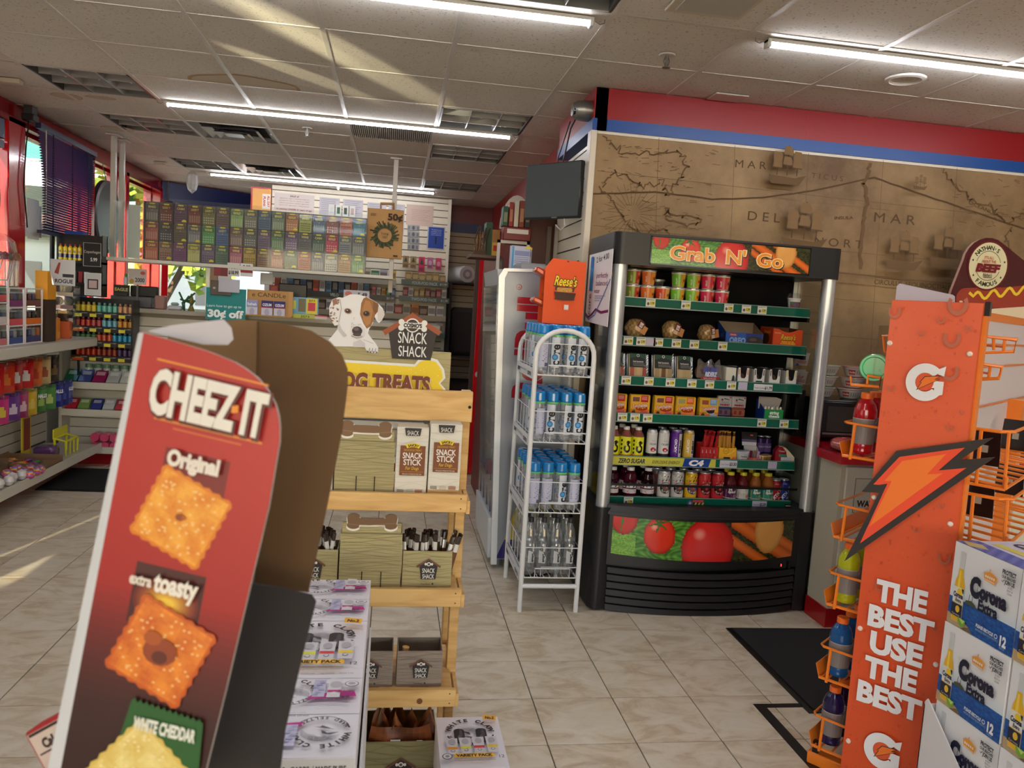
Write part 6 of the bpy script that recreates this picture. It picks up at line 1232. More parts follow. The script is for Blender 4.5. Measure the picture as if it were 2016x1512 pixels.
P.poly([(-.088,1.54),(-.07,1.532),(-.052,1.523),(-.044,1.505),(-.058,1.49),(-.063,1.47),(-.07,1.452),(-.082,1.444),(-.093,1.46),(-.104,1.486),(-.102,1.52),(-.096,1.535)],(150,98,50));P.poly([(-.09,1.53),(-.076,1.528),(-.066,1.5),(-.072,1.46),(-.084,1.452),(-.094,1.468),(-.098,1.5)],(176,122,68));P.poly([(-.066,1.53),(-.052,1.522),(-.046,1.506),(-.058,1.488),(-.066,1.504)],(122,78,40))
P.poly([(-.05,1.515),(-.036,1.505),(-.031,1.49),(-.042,1.468),(-.05,1.472),(-.052,1.49)],(214,206,200))
for k in range(26):x,z=rr.uniform(-.192,-.168),rr.uniform(1.455,1.528);P.ell(x,z,rr.uniform(.001,.004),rr.uniform(.001,.004),(150,112,96),7)
P.poly([(-.188,1.524),(-.176,1.53),(-.172,1.516),(-.184,1.508)],(150,104,84));P.line([(-.166,1.53),(-.16,1.5),(-.166,1.458)],.003,(188,184,184));P.poly([(-.166,1.458),(-.158,1.44),(-.14,1.42),(-.15,1.415),(-.17,1.44)],(200,198,200))
P.ell(-.14,1.494,.011,.008,(150,106,80),14,-.2);P.ell(-.14,1.494,.0075,.006,(52,36,30),14);P.ell(-.085,1.49,.010,.008,(70,44,26),14);P.ell(-.085,1.49,.007,.006,(30,22,20),14);P.ell(-.142,1.496,.0016,.0016,(230,226,220),6);P.ell(-.087,1.492,.0016,.0016,(200,190,180),6)
P.poly([(-.125,1.455),(-.1,1.458),(-.086,1.44),(-.09,1.42),(-.11,1.412),(-.128,1.425)],(222,220,222));P.ell(-.11,1.436,.0155,.0135,(58,48,50),18);P.ell(-.113,1.441,.008,.005,(104,92,94),12);P.ell(-.11,1.424,.013,.005,(74,60,60),12);P.line([(-.127,1.42),(-.11,1.414),(-.094,1.42)],.002,(120,104,104))
for k in range(14):P.ell(rr.uniform(-.128,-.1),rr.uniform(1.44,1.475),.001,.001,(130,110,104),6)
P.line([(-.09,1.41),(-.075,1.405),(-.06,1.40)],.002,(196,194,196));P.poly([(-.1,1.41),(-.086,1.4),(-.084,1.387),(-.12,1.386),(-.12,1.4)],(206,204,208));[P.line([(-.072+.009*q,1.374),(-.07+.009*q,1.386)],.0016,(120,110,110))for q in range(3)];[P.ell(-.076+.009*q,1.374,.0015,.003,(50,44,46),8)for q in range(4)]
put('dog_print',P.mesh('dog_print',CARD,o=(0,2.4246,0),eps=.0001),t,label='printed white dog with one brown eye patch and a paw over the edge')
# treat boxes
def house_logo(P,x,z,s):
 P.poly([(x-.021*s,z-.03*s),(x+.021*s,z-.03*s),(x+.026*s,z+.01*s),(x,z+.028*s),(x-.026*s,z+.01*s)],(44,38,38));P.line([(x-.034*s,z+.006*s),(x,z+.029*s),(x+.034*s,z+.006*s)],.005*s,(112,66,48));P.ell(x,z+.015*s,.006*s,.006*s,(230,228,222));[P.ell(x+q*.009*s,z+.015*s,.0035*s,.004*s,(230,228,222),8)for q in(-1,1)];P.ell(x,z+.015*s,.0035*s,.0035*s,(90,80,76))
 P.text('SNACK',x,z-.0035*s,.014*s,(236,236,230),w=.036*s,bold=.01);P.text('SHACK',x,z-.0205*s,.0135*s,(236,236,230),w=.034*s,bold=.01)
def bone(P,x0,x1,z,r,col,edge=None):
 A=[(x0+r*.9,z+r*.55)]+[(x0+r*math.cos(a),z+r*.62+r*.62*math.sin(a))for a in[math.radians(10+20*k)for k in range(10)]]+[(x0+r*math.cos(a),z-r*.62+r*.62*math.sin(a))for a in[math.radians(150+20*k)for k in range(10)]]+[(x0+r*.9,z-r*.55),(x1-r*.9,z-r*.55)]+[(x1+r*math.cos(a),z-r*.62+r*.62*math.sin(a))for a in[math.radians(-150+20*k)for k in range(10)]]+[(x1+r*math.cos(a),z+r*.62+r*.62*math.sin(a))for a in[math.radians(-10+20*k)for k in range(10)]]+[(x1-r*.9,z+r*.55)]
 P.poly(A,col);return A
def tall_empty(x0,x1,z,top,label,lip):
 o=put('treat_carton',MB(OLV).box(x0,2.30,z,x1,2.42,top-.03,b=.001).box(x0+.004,2.306,z,x1-.004,2.312,top).mesh('treat_carton',CARD),None,label=label,cat='carton',group='olive wood-look treat cartons')
 P=Print();grain(P,x0,z,x1,top-.03,OLV,OLD,24,7);P.rect(x0,top-.031,x1,top-.029,(120,112,76))
 for q in(.37,.68):x=x0+(x1-x0)*q;P.line([(x,z),(x,z+.05)],.003,(40,34,24))
 put('front_print',P.mesh('front_print',CARD,o=(0,2.2998,0)),o)
 P=Print();grain(P,x0+.004,top-.03,x1-.004,top,OLV,OLD,4,9);put('lip_print',P.mesh('lip_print',CARD,o=(0,2.3058,0)),o)
 Q=Print();xm=(x0+x1)/2;bone(Q,xm-.055,xm+.055,top,.021,(236,232,222));bone(Q,xm-.055,xm+.055,top+.004,.019,(124,92,64));m=MB()
 put('bone_handle',Q.into(MB(),o=(0,2.3050,0)).prism(bone(Print(),xm-.055,xm+.055,top+.004,.019,(0,0,0))[::-1],(0,2.3062,0),(1,0,0),(0,0,1),(0,.003,0),(124,92,64)).mesh('bone_handle',CARD),o)
tall_empty(-.152,.02,.966,1.15,'tall olive carton with a bone-shaped handle on the upper rack shelf',0);tall_empty(-.127,.055,.677,.872,'tall olive carton with a bone-shaped handle on the middle rack shelf',0)
def stick_pack(x,w,z,label):
 o=put('snack_stick_carton',MB((222,218,206)).box(x,2.30,z,x+w,2.37,z+.2,b=.002).mesh('snack_stick_carton',CARD),None,label=label,cat='carton',group='tall white snack stick cartons')
 P=Print();grain(P,x+.001,z,x+w-.001,z+.198,(224,220,208),(206,200,186),14,5);P.rect(x+.012,z+.055,x+w-.008,z+.145,(126,70,36));P.arc(x+w*.52,z+.105,.036,.048,62,118,YEL);P.text('SAVORY',x+w*.52,z+.105,.008,(60,40,20),arc=(.0415,108,-7.5),bold=.04)
 P.text('DELICIOUS TREAT',x+w*.52,z+.132,.006,(220,180,60),w=w*.55);P.text('SNACK',x+w*.52,z+.116,.018,(238,234,226),w=w*.62,bold=.02);P.text('STICK',x+w*.52,z+.096,.018,(238,234,226),w=w*.56,bold=.02);P.text('For Dogs',x+w*.52,z+.078,.01,(230,200,60),w=w*.42,shear=.2);P.text('PROUDLY MADE IN THE USA',x+w*.52,z+.06,.004,(236,226,210),w=w*.6);P.line([(x+.016,z+.067),(x+w-.012,z+.067)],.001,(200,150,60))
 P.poly([(x+w*.28,z+.175),(x+w*.72,z+.175),(x+w*.76,z+.198),(x+w*.24,z+.198)],(44,38,38));P.text('SHACK',x+w*.5,z+.184,.014,(238,236,230),w=w*.36)
 [P.line([(x+.008+.0022*q,z+.004),(x+.008+.0022*q,z+.014)],.0011,(70,66,60))for q in range(9)];[P.line([(x+.034,z+.005+.004*q),(x+.054,z+.005+.004*q)],.0012,(160,150,140))for q in range(3)];P.rect(x+w-.034,z+.004,x+w-.012,z+.014,(170,120,90))
 put('front_print',P.mesh('front_print',CARD,o=(0,2.2998,0)),o)
stick_pack(.024,.094,.966,'white snack stick carton beside the olive bone-handle carton');stick_pack(.122,.095,.979,'white snack stick carton at the open end of the rack, tilted up'.replace(', tilted up',''));stick_pack(-.25,.094,.966,'white snack stick carton mostly hidden behind the cracker display')
put('shelf_wedge',MB().box(.122,2.30,.9655,.217,2.37,.978).mesh('shelf_wedge',WOOD),None,label='thin wooden offcut under the end snack stick carton',cat='wood')
def open_box(x0,x1,z,h,y0,y1,col,dk,logo,label,group,seed,s=1.):
 t=thing('treat_box',label,'box',(0,0,0),0,group)
 m=MB(col);w=.003;inn=mixc(col,(90,80,60),.3)
 m.box(x0,y0,z,x1,y0+w,z+h).box(x0,y1-w,z,x1,y1,z+h,inn).box(x0,y0+w,z,x0+w,y1-w,z+h).box(x1-w,y0+w,z,x1,y1-w,z+h).box(x0,y0,z,x1,y1,z+w,inn).box(x0+w,y0+w,z+.004,x1-w,y0+w+.0008,z+h-.001,inn)
 put('carton',m.mesh('carton',CARD),t)
 P=Print();grain(P,x0+.001,z,x1-.001,z+h,col,dk,14,seed);house_logo(P,(x0+x1)/2+.004,z+h*.52,s);P.text('Treat Planet',(x0+x1)/2-.004,z+h*.12,.006,(70,60,44),w=.028);P.ell((x0+x1)/2+.018,z+h*.12,.003,.003,(60,50,40),8);P.text('A SNACK FOR GOOD DOGS',(x0+x1)/2,z+h*.03,.004,(96,86,62),w=.06)
 put('front_print',P.mesh('front_print',CARD,o=(0,y0-.0003,0)),t);return t
def stick_mesh():
 m=MB();m.lathe([(.002,0),(.007,.008),(.0075,.05),(.0075,.1),(.007,.125),(.0085,.13),(.0085,.148),(.003,.15)],8,cols=[(60,44,36),(66,46,36),(110,66,40),(214,210,204),(60,50,44),(52,40,34),(44,36,32)],sy=.55)
 return m.mesh('treat_stick',FOIL)
def stick_fill(x0,x1,z,n,seed,where):
 r=random.Random(seed)
 for k in range(n):
  x=x0+.012+(x1-x0-.024)*((k%7)/6);y=2.315+.022*(k//7)
  put('treat_stick',cached('tstick',stick_mesh),None,(x,y,z+.004+r.uniform(0,.004)),(r.uniform(-.16,.05),r.uniform(-.12,.12)+(.22 if k%7>4 and seed==2 else 0),r.uniform(-1,1)),'dark wrapped dog treat stick in the %s, %s row, %s along'%(where,('front','second','third','back')[k//7],nth(k%7)),'treat','wrapped sticks in the %s'%where)
open_box(.06,.208,.677,.112,2.30,2.40,OLV,OLD,1,'olive treat box full of wrapped sticks at the open end of the rack','olive treat boxes',4,1.05);stick_fill(.062,.206,.68,28,2,'end olive box')
open_box(-.282,-.132,.677,.112,2.30,2.40,OLV,OLD,1,'olive treat box of wrapped sticks half hidden by the cracker display','olive treat boxes',6,1.05);stick_fill(-.28,-.134,.68,28,5,'half hidden olive box')
GV,GD=(150,136,124),(128,116,104)
open_box(.058,.196,.363,.112,2.30,2.40,GV,GD,1,'grey-brown wood-look treat box on the lower shelf, at the open end','grey-brown treat boxes',8,1.);open_box(-.096,.046,.363,.112,2.30,2.40,GV,GD,1,'grey-brown wood-look treat box on the lower shelf, beside the seltzer cases','grey-brown treat boxes',9,1.)
put('chew_bone',MB((206,164,100)).lathe([(0,0),(.011,.004),(.008,.02),(.008,.09),(.011,.108),(0,.112)],10).mesh('chew_bone',MATTE),None,(.075,2.33,.368),(.0,.08,0),'pale chew stick poking out of the end grey-brown box','treat')
# pig ears in a big olive box on the floor
BB=open_box(-.03,.192,.0,.19,2.29,2.48,(146,138,96),(120,112,76),1,'big olive treat box of pig ears standing on the floor','olive treat boxes',11,1.35)
P=Print();P.rect(-.03,.0,.192,.105,(126,100,72));put('kraft_band',P.mesh('kraft_band',KRAFT,o=(0,2.2895,0)),BB)
rr=random.Random(12)
EAR=paint('chewy_brown_hide',.28,coat=.5,noise=.3,nscale=30,bump=.4)
for k in range(10):
 x,y=.01+.036*(k%5)+rr.uniform(-.003,.003),2.34+.075*(k//5);h=rr.uniform(.1,.15);a=rr.uniform(-.5,.5)
 def fn(u,v,a=a,h=h,k=k):
  w=.036*math.sin(PI*min(1,v*.85+.15))**.7;q=(u-.5)*2
  return(w*q+.02*a*v*v,.02*q*q*(1-.4*v)+.025*math.sin(3*v+k)*v-.012,h*1.9*v*(1-.1*q*q))
 m=MB();m.grid(fn,8,9,lambda u,v,k=k:mixc((168,98,52),(96,52,28),.5+.5*math.sin(5*u+7*v+k)))
 o=put('pig_ear',m.mesh('pig_ear',EAR,80),None,(x,y,.03),(rr.uniform(-.1,.15),0,rr.uniform(-.6,.6)),'brown chewy pig ear in the big floor box, %s row, %s along'%(('front','back')[k//5],nth(k%5)),'treat','pig ears in the big olive box')
put('treat_bag',MB((120,66,36)).grid(lambda u,v:((u-.5)*.2*(1-.2*abs(v-.5)),-.02*math.sin(PI*u)+.006*math.sin(9*u+4*v),.12*v),10,6,lambda u,v:mixc((150,84,44),(96,50,30),.5+.5*math.sin(7*u+5*v))).mesh('treat_bag',FOIL),None,(.08,2.318,.11),None,'clear treat bag with a white price label in the big floor box','bag')
P=Print();P.rect(-.03,.055,.0,.085,(214,210,204));P.rect(.0,.055,.055,.08,(150,60,24));P.text('PIG EARS',.02,.07,.008,(240,200,80),w=.036);P.rect(.05,.06,.068,.082,(220,216,210));P.text('1',-.02,.07,.014,(60,60,60),bold=.04);put('label',P.mesh('label',CARD,o=(.0,-.024,0)),bpy.data.objects['treat_bag'])
# --------- hard seltzer cases
SW=(232,230,238)
def wave(P,x,y,r,rev=1,thin=False):
 """round badge with a breaking wave"""
 for k in range(9):P.arc(x+.02*r,y-.12*r,r*(.25+.055*k),r*(.265+.055*k),15-4*k,130,(86,84,92),12,sy=.8)
 for k in range(7):P.line([(x-.66*r+.03*k*r,y+(.05+.07*k)*r),(x-.1*r,y+(.22+.055*k)*r),(x+.45*r,y+(.1+.05*k)*r)],.012*r,(120,118,126))
 P.poly([(x-.62*r,y-.05*r),(x-.3*r,y+.12*r),(x-.02*r,y+.02*r),(x+.02*r,y-.18*r),(x-.12*r,y-.1*r),(x-.2*r,y+.0*r),(x-.36*r,y-.02*r)],(70,68,78));P.poly([(x-.5*r,y-.2*r),(x-.1*r,y-.28*r),(x+.3*r,y-.42*r),(x-.1*r,y-.4*r)],(150,148,158));P.poly([(x-.3*r,y-.3*r),(x+.1*r,y-.36*r),(x+.0*r,y-.48*r)],(90,88,96))
 P.arc(x,y,r*1.01,r*1.06,14,28,(40,34,44),8);P.arc(x,y,r*.98,r*1.05,196,212,(40,34,44),6);P.arc(x,y,r*.98,r*1.05,330,346,(40,34,44),6)
 P.text('WHITE CLAW',x,y,r*.26,(44,36,46),arc=(r*.93,166,-17.2),bold=.06);P.text('HARD SELTZER',x,y,r*.18,(54,48,58),arc=(r*.93,204,11.6),bold=.04);P.arc(x,y,r*1.02,r*1.05,205,330,(44,36,46),26)
def cherry_art(P,w,d):
 P.rect(0,0,w,d,SW);wave(P,.06,d*.52,.047)
 P.poly([(.09,d*.28),(w-.008,d*.36),(w-.012,d*.5),(w-.03,d*.52),(.1,d*.42)],(190,30,140));P.rect(.1,d*.35,.122,d*.84,(196,196,222));[P.ell(.105+.005*(k%3),d*(.4+.07*k),.006,.004,(170,170,206),8)for k in range(6)]
 P.poly([(.126,d*.3),(.15,d*.3),(.153,d*.84),(.13,d*.86)],(222,220,226));P.ell(.141,d*.66,.011,.013,(190,188,196));P.rect(.127,d*.44,.152,d*.5,(200,40,130));P.ell(.139,d*.4,.006,.006,(230,228,232),10);[P.ell(.156+.008*k,d*.3,.0045,.005,(90,40,80),10)for k in range(2)]
 P.ell(w-.018,d*.66,.013,.011,(60,56,64));P.ell(w-.018,d*.66,.0115,.0095,SW);P.ell(w-.018,d*.66,.007,.005,(170,168,176),12);P.text('BLACK CHERRY',w-.026,d*.44,.007,(110,20,80),w=.03,bold=.03)
 P.text('SPIKED SPARKLING WATER',.125,d*.2,.0045,(110,106,120),w=.08,bold=.02);P.text('WITH A HINT OF BLACK CHERRY',.125,d*.13,.003,(150,146,160),w=.07)
 for st,x in(('100 CALORIES',.04),('GLUTEN FREE',.085),('2g CARBS',.122),('MADE PURE',.158)):P.text(st,x,d*.94,.0038,(120,118,126),w=.026)
def variety_art(P,w,d):
 P.rect(0,0,w,d,SW);wave(P,w*.5,d*.64,w*.36);x=w*.5
 for sx in(-.155,.155):P.rrect(x+(sx-.075)*w*1.1,d*.42,x+(sx+.075)*w*1.1,d*.7,.012,(30,26,32));P.ell(x+sx*w*1.1,d*.5,.006,.02,(96,92,102),10);P.ell(x+sx*w*1.1+.005,d*.6,.005,.02,(70,66,76),10)
 for k,c in enumerate(((236,160,50),(226,226,60),(214,60,70),(240,206,60))):
  x0=w*(.12+.2*k);P.poly([(x0,d*.2),(x0+w*.155,d*.2),(x0+w*.165,d*.5),(x0-.01*w,d*.5)],(216,214,220));P.rect(x0,d*.29,x0+w*.157,d*.335,c);P.ell(x0+w*.078,d*.26,.006,.006,(90,88,96),12);P.ell(x0+w*.078,d*.26,.0045,.0045,(222,220,226),12);P.ell(x0+w*.078,d*.42,.01,.014,(178,176,184),12)
 P.rrect(w*.2,d*.105,w*.8,d*.175,.006,(246,190,50));P.text('VARIETY PACK',w*.5,d*.14,.0125,(40,30,20),w=w*.54,bold=.05);P.text('12',w*.9,d*.11,.014,(60,58,66),w=.014);P.ell(w*.1,d*.12,.014,.014,(50,48,56));P.ell(w*.1,d*.12,.0115,.0115,SW);P.ell(w*.1,d*.12,.006,.006,(150,148,156),10)
 P.poly([(w*.74,d*.93),(w*.95,d*.9),(w*.93,d*.8),(w*.73,d*.83)],(246,184,60));P.text('No.2',w*.84,d*.86,.014,(60,40,20),w=.026,bold=.05,rot=-.12);P.text('HARD SELTZER WITH A HINT OF FRUIT FLAVOR',w*.5,d*.07,.004,(120,118,126),w=w*.6);P.text('MANGO  WATERMELON  LEMON  TANGERINE',w*.5,d*.04,.004,(120,118,126),w=w*.6)
 for k,st in enumerate(('100 CALORIES','GLUTEN FREE','2g CARBS','MADE PURE')):P.text(st,w*(.15+.235*k),d*.97,.0038,(120,118,126),w=.024)
def seltzer(x0,y0,z0,w,d,h,art,label,group,turned=False,side_text=False,name='seltzer_case'):
 o=put(name,cached(('sel',w,d,h),lambda:MB(SW).box(0,0,0,w,d,h,b=.002).mesh('seltzer_case',CARD)),None,(x0+(w if turned else 0),y0+(d if turned else 0),z0),(0,0,PI if turned else 0),label,'case',group)
 if art:
  def mk():P=Print();art(P,w,d);return P.mesh('top_print',CARD,o=(0,0,h+.0002),u=(1,0,0),v=(0,1,0))
  put('top_print',cached(('selp',art.__name__,w,d,h),mk),o)
 P=Print()
 if side_text:
  P.rect(.001,.001,w-.001,h-.002,(206,208,208));[P.text(st,x,h-.018,.009,(70,70,74),w=ww,bold=.03)for st,x,ww in(('GLUTEN FREE',.035,.05),('2g CARBS',.095,.042),('MADE PURE',.15,.048))];[P.line([(x,h-.024),(x,h-.012)],.001,(120,120,124))for x in(.068,.122)]
  put('side_print',P.mesh('side_print',CARD,o=(0,-.0003,0))if not turned else P.mesh('side_print',CARD,o=(w,d+.0003,0),u=(-1,0,0)),o)
 P=Print();P.line([(.01,h*.5),(d-.01,h*.5)],.0015,(176,176,184));P.line([(d*.5,.004),(d*.5,h-.004)],.0012,(176,176,184));put('seam',P.mesh('seam',CARD,o=((w if not turned else 0)+(.0003 if not turned else-.0003),0 if not turned else d,0),u=(0,1,0)if not turned else(0,-1,0)),o)
 return o
rows=[(1.211,.132,1,cherry_art,1),(1.345,.131,0,cherry_art,0),(1.478,.272,0,variety_art,0),(1.752,.131,0,cherry_art,0),(1.885,.132,0,cherry_art,0)]
labs=['white black cherry seltzer case turned upside down, nearest to the camera','white black cherry seltzer case, second in the row','white variety pack seltzer case in the middle of the row','white black cherry seltzer case just behind the variety pack','white black cherry seltzer case at the far end of the row']
for k,(y,d,tn,art,st)in enumerate(rows):
 w=.188
 seltzer(-.028-w,y,.602,w,d,.198,art,labs[k],'seltzer cases in the row by the cracker display',bool(tn),bool(st))
 for q in range(3):seltzer(-.03-w+.002*(q%2),y,.2006*q,w,d,.199,None,'plain white seltzer case under the top row, %s layer, %s column'%(('lowest','middle','upper')[q],nth(k)),'white seltzer cases under the top row',False,False)
seltzer(.180,1.966,.151,.186,.262,.149,variety_art,'white variety pack seltzer case lying beside the treat stand','seltzer cases by the treat stand');seltzer(.182,1.966,0,.186,.262,.15,None,'white seltzer case under the one beside the treat stand','seltzer cases by the treat stand')
put('white_board',MB((226,226,230)).box(-.024,1.25,0,-.02,1.95,.70).mesh('white_board',CARD),None,label='white card sheet standing against the seltzer cases',cat='board')
# --------- cheese cracker display, close to the camera
CP=Vector((-.2,.685,1.497));ct=thing('cracker_display','tall red cardboard cracker display close to the camera','display',(-.2,.75,0));ct.location=(0,0,0)
put('base_carton',MB((150,24,26)).box(-.36,.66,0,-.18,1.0,.86,b=.004).mesh('base_carton',CARD),ct)
K=.65/1535.47;RX=Vector((.987089,-.14713,.063306));UY=Vector((-.047973,.10552,.993259));FW=Vector((.152819,.983473,-.097099));EYE=Vector((0,0,1.5355))
def cp(a,b,dep=.65):return EYE+(FW+RX*(a/1535.47)+UY*(b/1535.47))*dep
O_=cp(283-1008,756-655);ca,sa=math.cos(-.235),math.sin(-.235)
CU=RX*ca+UY*sa;CV=RX*(-.19)+UY*(-1.0);CV.normalize()
FC=lambda a,b:(a*K,b*K)
RP=[(0,0),(60,2),(120,5),(153,9),(185,14),(210,22),(235,33),(255,47),(270,62),(282,78),(292,98),(298,118),(303,147),(306,278),(290,650),(276,900),(0,900)]
m=MB((196,190,184));m.prism([FC(a,b)for a,b in RP],O_,CU,CV,FW*.004,(196,190,184));put('side_panel',m.mesh('side_panel',KRAFT),ct)
P=Print()
def xr(b):
 pts=[(0,0),(2,60),(5,120),(9,153),(14,185),(22,210),(33,235),(47,255),(62,270),(78,282),(98,292),(118,298),(147,303),(278,306),(650,290),(900,276)]
 return float(np.interp(b,[p[0]for p in pts],[p[1]for p in pts]))
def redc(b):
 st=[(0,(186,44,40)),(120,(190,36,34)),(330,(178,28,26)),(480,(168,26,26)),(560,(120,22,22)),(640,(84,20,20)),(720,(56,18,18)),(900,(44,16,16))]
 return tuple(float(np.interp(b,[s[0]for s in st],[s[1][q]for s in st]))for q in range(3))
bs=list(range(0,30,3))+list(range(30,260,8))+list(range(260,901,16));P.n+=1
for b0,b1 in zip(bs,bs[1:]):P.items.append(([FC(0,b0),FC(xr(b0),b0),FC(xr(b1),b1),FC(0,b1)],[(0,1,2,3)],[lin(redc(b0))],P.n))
def T(st,a,b,h,c,w,**k):P.text(st,a*K,b*K,h*K,c,w=w*K,**k)
def line(pts,w,c):P.line([FC(a,b)for a,b in pts],w*K,c)
def poly(pts,c):P.poly([FC(a,b)for a,b in pts],c)
line([(36,44),(262,44)],4,(236,150,50));line([(52,158),(270,158)],4,(236,150,50));line([(92,170),(230,170)],3,(214,110,50))
poly([(86,208),(216,208),(216,330),(86,330)],(124,20,22));poly([(72,440),(212,440),(212,560),(72,560)],(70,16,18))
for k in range(9):P.ell(142*K,508*K,(66-6*k)*K,(50-5*k)*K,mixc((110,24,18),(250,206,70),k/8),24)
def cracker(cx,cy,s,rot,c1,c2,holes,seed):
 r=random.Random(seed);n=14;pts=[]
 for(ax,ay),(bx,by)in zip(((-1,-1),(1,-1),(1,1),(-1,1)),((1,-1),(1,1),(-1,1),(-1,-1))):
  for k in range(n):
   f=k/n;o=1+(.035 if k%2 else-.02);pts.append(((ax+(bx-ax)*f)*o,(ay+(by-ay)*f)*o))
 c,w=math.cos(rot),math.sin(rot);R=lambda x,y:FC(cx+s*(x*c-y*w),cy+s*(x*w+y*c));P.poly([R(x,y)for x,y in pts],c2);P.n+=1
 V=[R(-.93+1.86*i/22,-.93+1.86*j/22)for j in range(23)for i in range(23)]
 P.items.append((V,[(j*23+i,j*23+i+1,(j+1)*23+i+1,(j+1)*23+i)for j in range(22)for i in range(22)],[lin(mixc(c1,c2,max(0,min(1,.42+.4*math.sin(4.1*i/22*3+2*math.sin(5*j/22)+seed)*math.cos(3.3*j/22*3+seed)+.16*r.uniform(-1,1)))))for j in range(22)for i in range(22)],P.n))
 for k in range(60):x,y=r.uniform(-.86,.86),r.uniform(-.86,.86);q=R(x,y);P.ell(*q,3.2*K,2.4*K,mixc(c1,(255,236,190),.6),6)
 for(x,y,rr_,cc)in holes:q=R(x,y);P.ell(*q,rr_*K,rr_*.8*K,cc,14)
cracker(140,336,76,.31,(252,182,66),(226,128,24),[(0,0,9,(146,64,20)),(.1,-.04,5,(190,96,34))],2);cracker(152,600,82,.33,(242,146,46),(204,92,24),[(.0,.0,34,(150,64,30)),(.06,.12,16,(96,36,22)),(-.3,-.2,18,(176,84,32))],7)
poly([(116,705),(262,716),(270,800),(250,900),(90,900)],(36,92,40));[poly([(116+12*k,705+k),(122+12*k,698+k),(128+12*k,706+k)],(36,92,40))for k in range(12)];cracker(160,850,84,.62,(244,226,150),(222,192,96),[(0,0,8,(190,150,70))],4)
# lettering is laid out upright, so flip the rows of this downward-running sheet
def TT(st,a,b,h,c,w,bold=.05,shear=0):
 V,F,lo,hi=text_tris(st,bold,shear);kx=w/max(hi[0]-lo[0],1e-6);ky=h/.73;P.n+=1
 P.items.append(([FC(a+(x-(lo[0]+hi[0])/2)*kx,b+h/2-y*ky)for x,y in V],F,[lin(c)]*len(F),P.n))
TT('CHEEZ IT',160,103,86,(90,20,20),240,.08);TT('CHEEZ IT',157,101,84,(240,238,232),232,.05);poly([(203,98),(216,94),(218,108),(205,112)],(244,150,40));TT('Original',150,222,30,(240,232,224),104,.06);TT('extra',92,468,22,(236,226,214),44,.04);TT('toasty',162,464,38,(246,240,230),88,.045);TT('WHITE CHEDDAR',192,742,24,(236,240,230),124,.05)
sm=MB();nn=CU.cross(CV).normalized();sg=-1 if nn.dot(FW)>0 else 1
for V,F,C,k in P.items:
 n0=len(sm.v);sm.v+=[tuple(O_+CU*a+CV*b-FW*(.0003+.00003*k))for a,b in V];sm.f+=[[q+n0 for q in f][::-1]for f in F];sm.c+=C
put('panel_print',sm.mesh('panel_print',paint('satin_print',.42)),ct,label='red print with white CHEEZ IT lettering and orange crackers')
# front edge flap in white, folded back from the red panel
a0,a1=O_,O_+CV*(900*K);b1_=a1-RX*(36*K)+FW*.008;b0_=a0-RX*(15*K)+FW*.004
m=MB((222,226,232));m._add([a0,a1,b1_,b0_,a0+FW*.003,a1+FW*.003,b1_+FW*.003,b0_+FW*.003],[(0,1,2,3),(7,6,5,4),(0,3,7,4),(1,5,6,2),(2,6,7,3),(0,4,5,1)],None);put('front_flap',m.mesh('front_flap',CARD),ct,label='white edge flap of the cardboard display')
# raw brown inside of the header, and the black tray wall below
def sheet(name,px,dep0,dep1,col,mat,thick=.004):
 A=[cp(u-1008,756-v,dep0+(dep1-dep0)*((u-400)/280))for u,v in px];n=len(A);m=MB(col)
 m._add(A+[p+FW*thick for p in A],[tuple(range(n))[::-1],tuple(range(n,2*n))]+[(i,(i+1)%n,n+(i+1)%n,n+i)for i in range(n)],col);put(name,m.mesh(name,mat),ct)
sheet('header_back',[(330,660),(400,636),(470,629),(505,632),(500,1150),(470,1512),(300,1512)],.80,.84,(128,98,66),KRAFT)
sheet('header_side',[(505,632),(560,637),(610,650),(648,672),(672,698),(683,726),(683,760),(672,850),(640,1010),(606,1166),(500,1152)],.835,.80,(112,84,54),KRAFT)
sheet('tray_wall',[(440,1140),(504,1150),(560,1160),(612,1172),(621,1186),(614,1212),(590,1310),(560,1440),(540,1600),(380,1600)],.73,.76,(46,42,44),KRAFT)
sheet('paper_slip',[(290,652),(340,640),(440,629),(455,645),(459,668),(448,679),(400,678),(340,664)],.70,.74,(206,204,214),CARD,.001)
# cracker cartons beside it
for k,(u,v,dp,lab)in enumerate(((97,1418,.80,'small red cracker carton with a nutrition panel, leaning out beside the display'),(112,1512,.78,'plain red cracker carton below the nutrition panel one'))):
 o=put('cracker_carton',MB((176,26,30)).box(-.03,0,-.045,.06,.03,.0,b=.002).mesh('cracker_carton',CARD)if k==0 else MB((150,10,16)).box(-.02,0,-.09,.08,.04,0,b=.002).mesh('cracker_carton',CARD),ct)
 p=cp(u-1008,756-v,dp);o.matrix_world=Matrix.Translation(p)@Matrix((RX,FW,UY)).transposed().to_4x4()@Matrix.Rotation((-.5,-.45)[k],4,'Y')
 if k==0:
  P=Print();P.rect(-.027,-.042,.058,-.003,(206,188,178));P.line([(-.026,-.005),(.058,-.005)],.003,(40,10,12));P.text('Calories',.0,-.018,.01,(50,30,30),w=.034,bold=.06);P.line([(-.024,-.027),(.05,-.027)],.0018,(60,40,40));P.text('Total Fat',-.004,-.034,.005,(70,50,50),w=.02);put('panel_print',P.mesh('panel_print',CARD,o=(0,-.0004,0)),o)
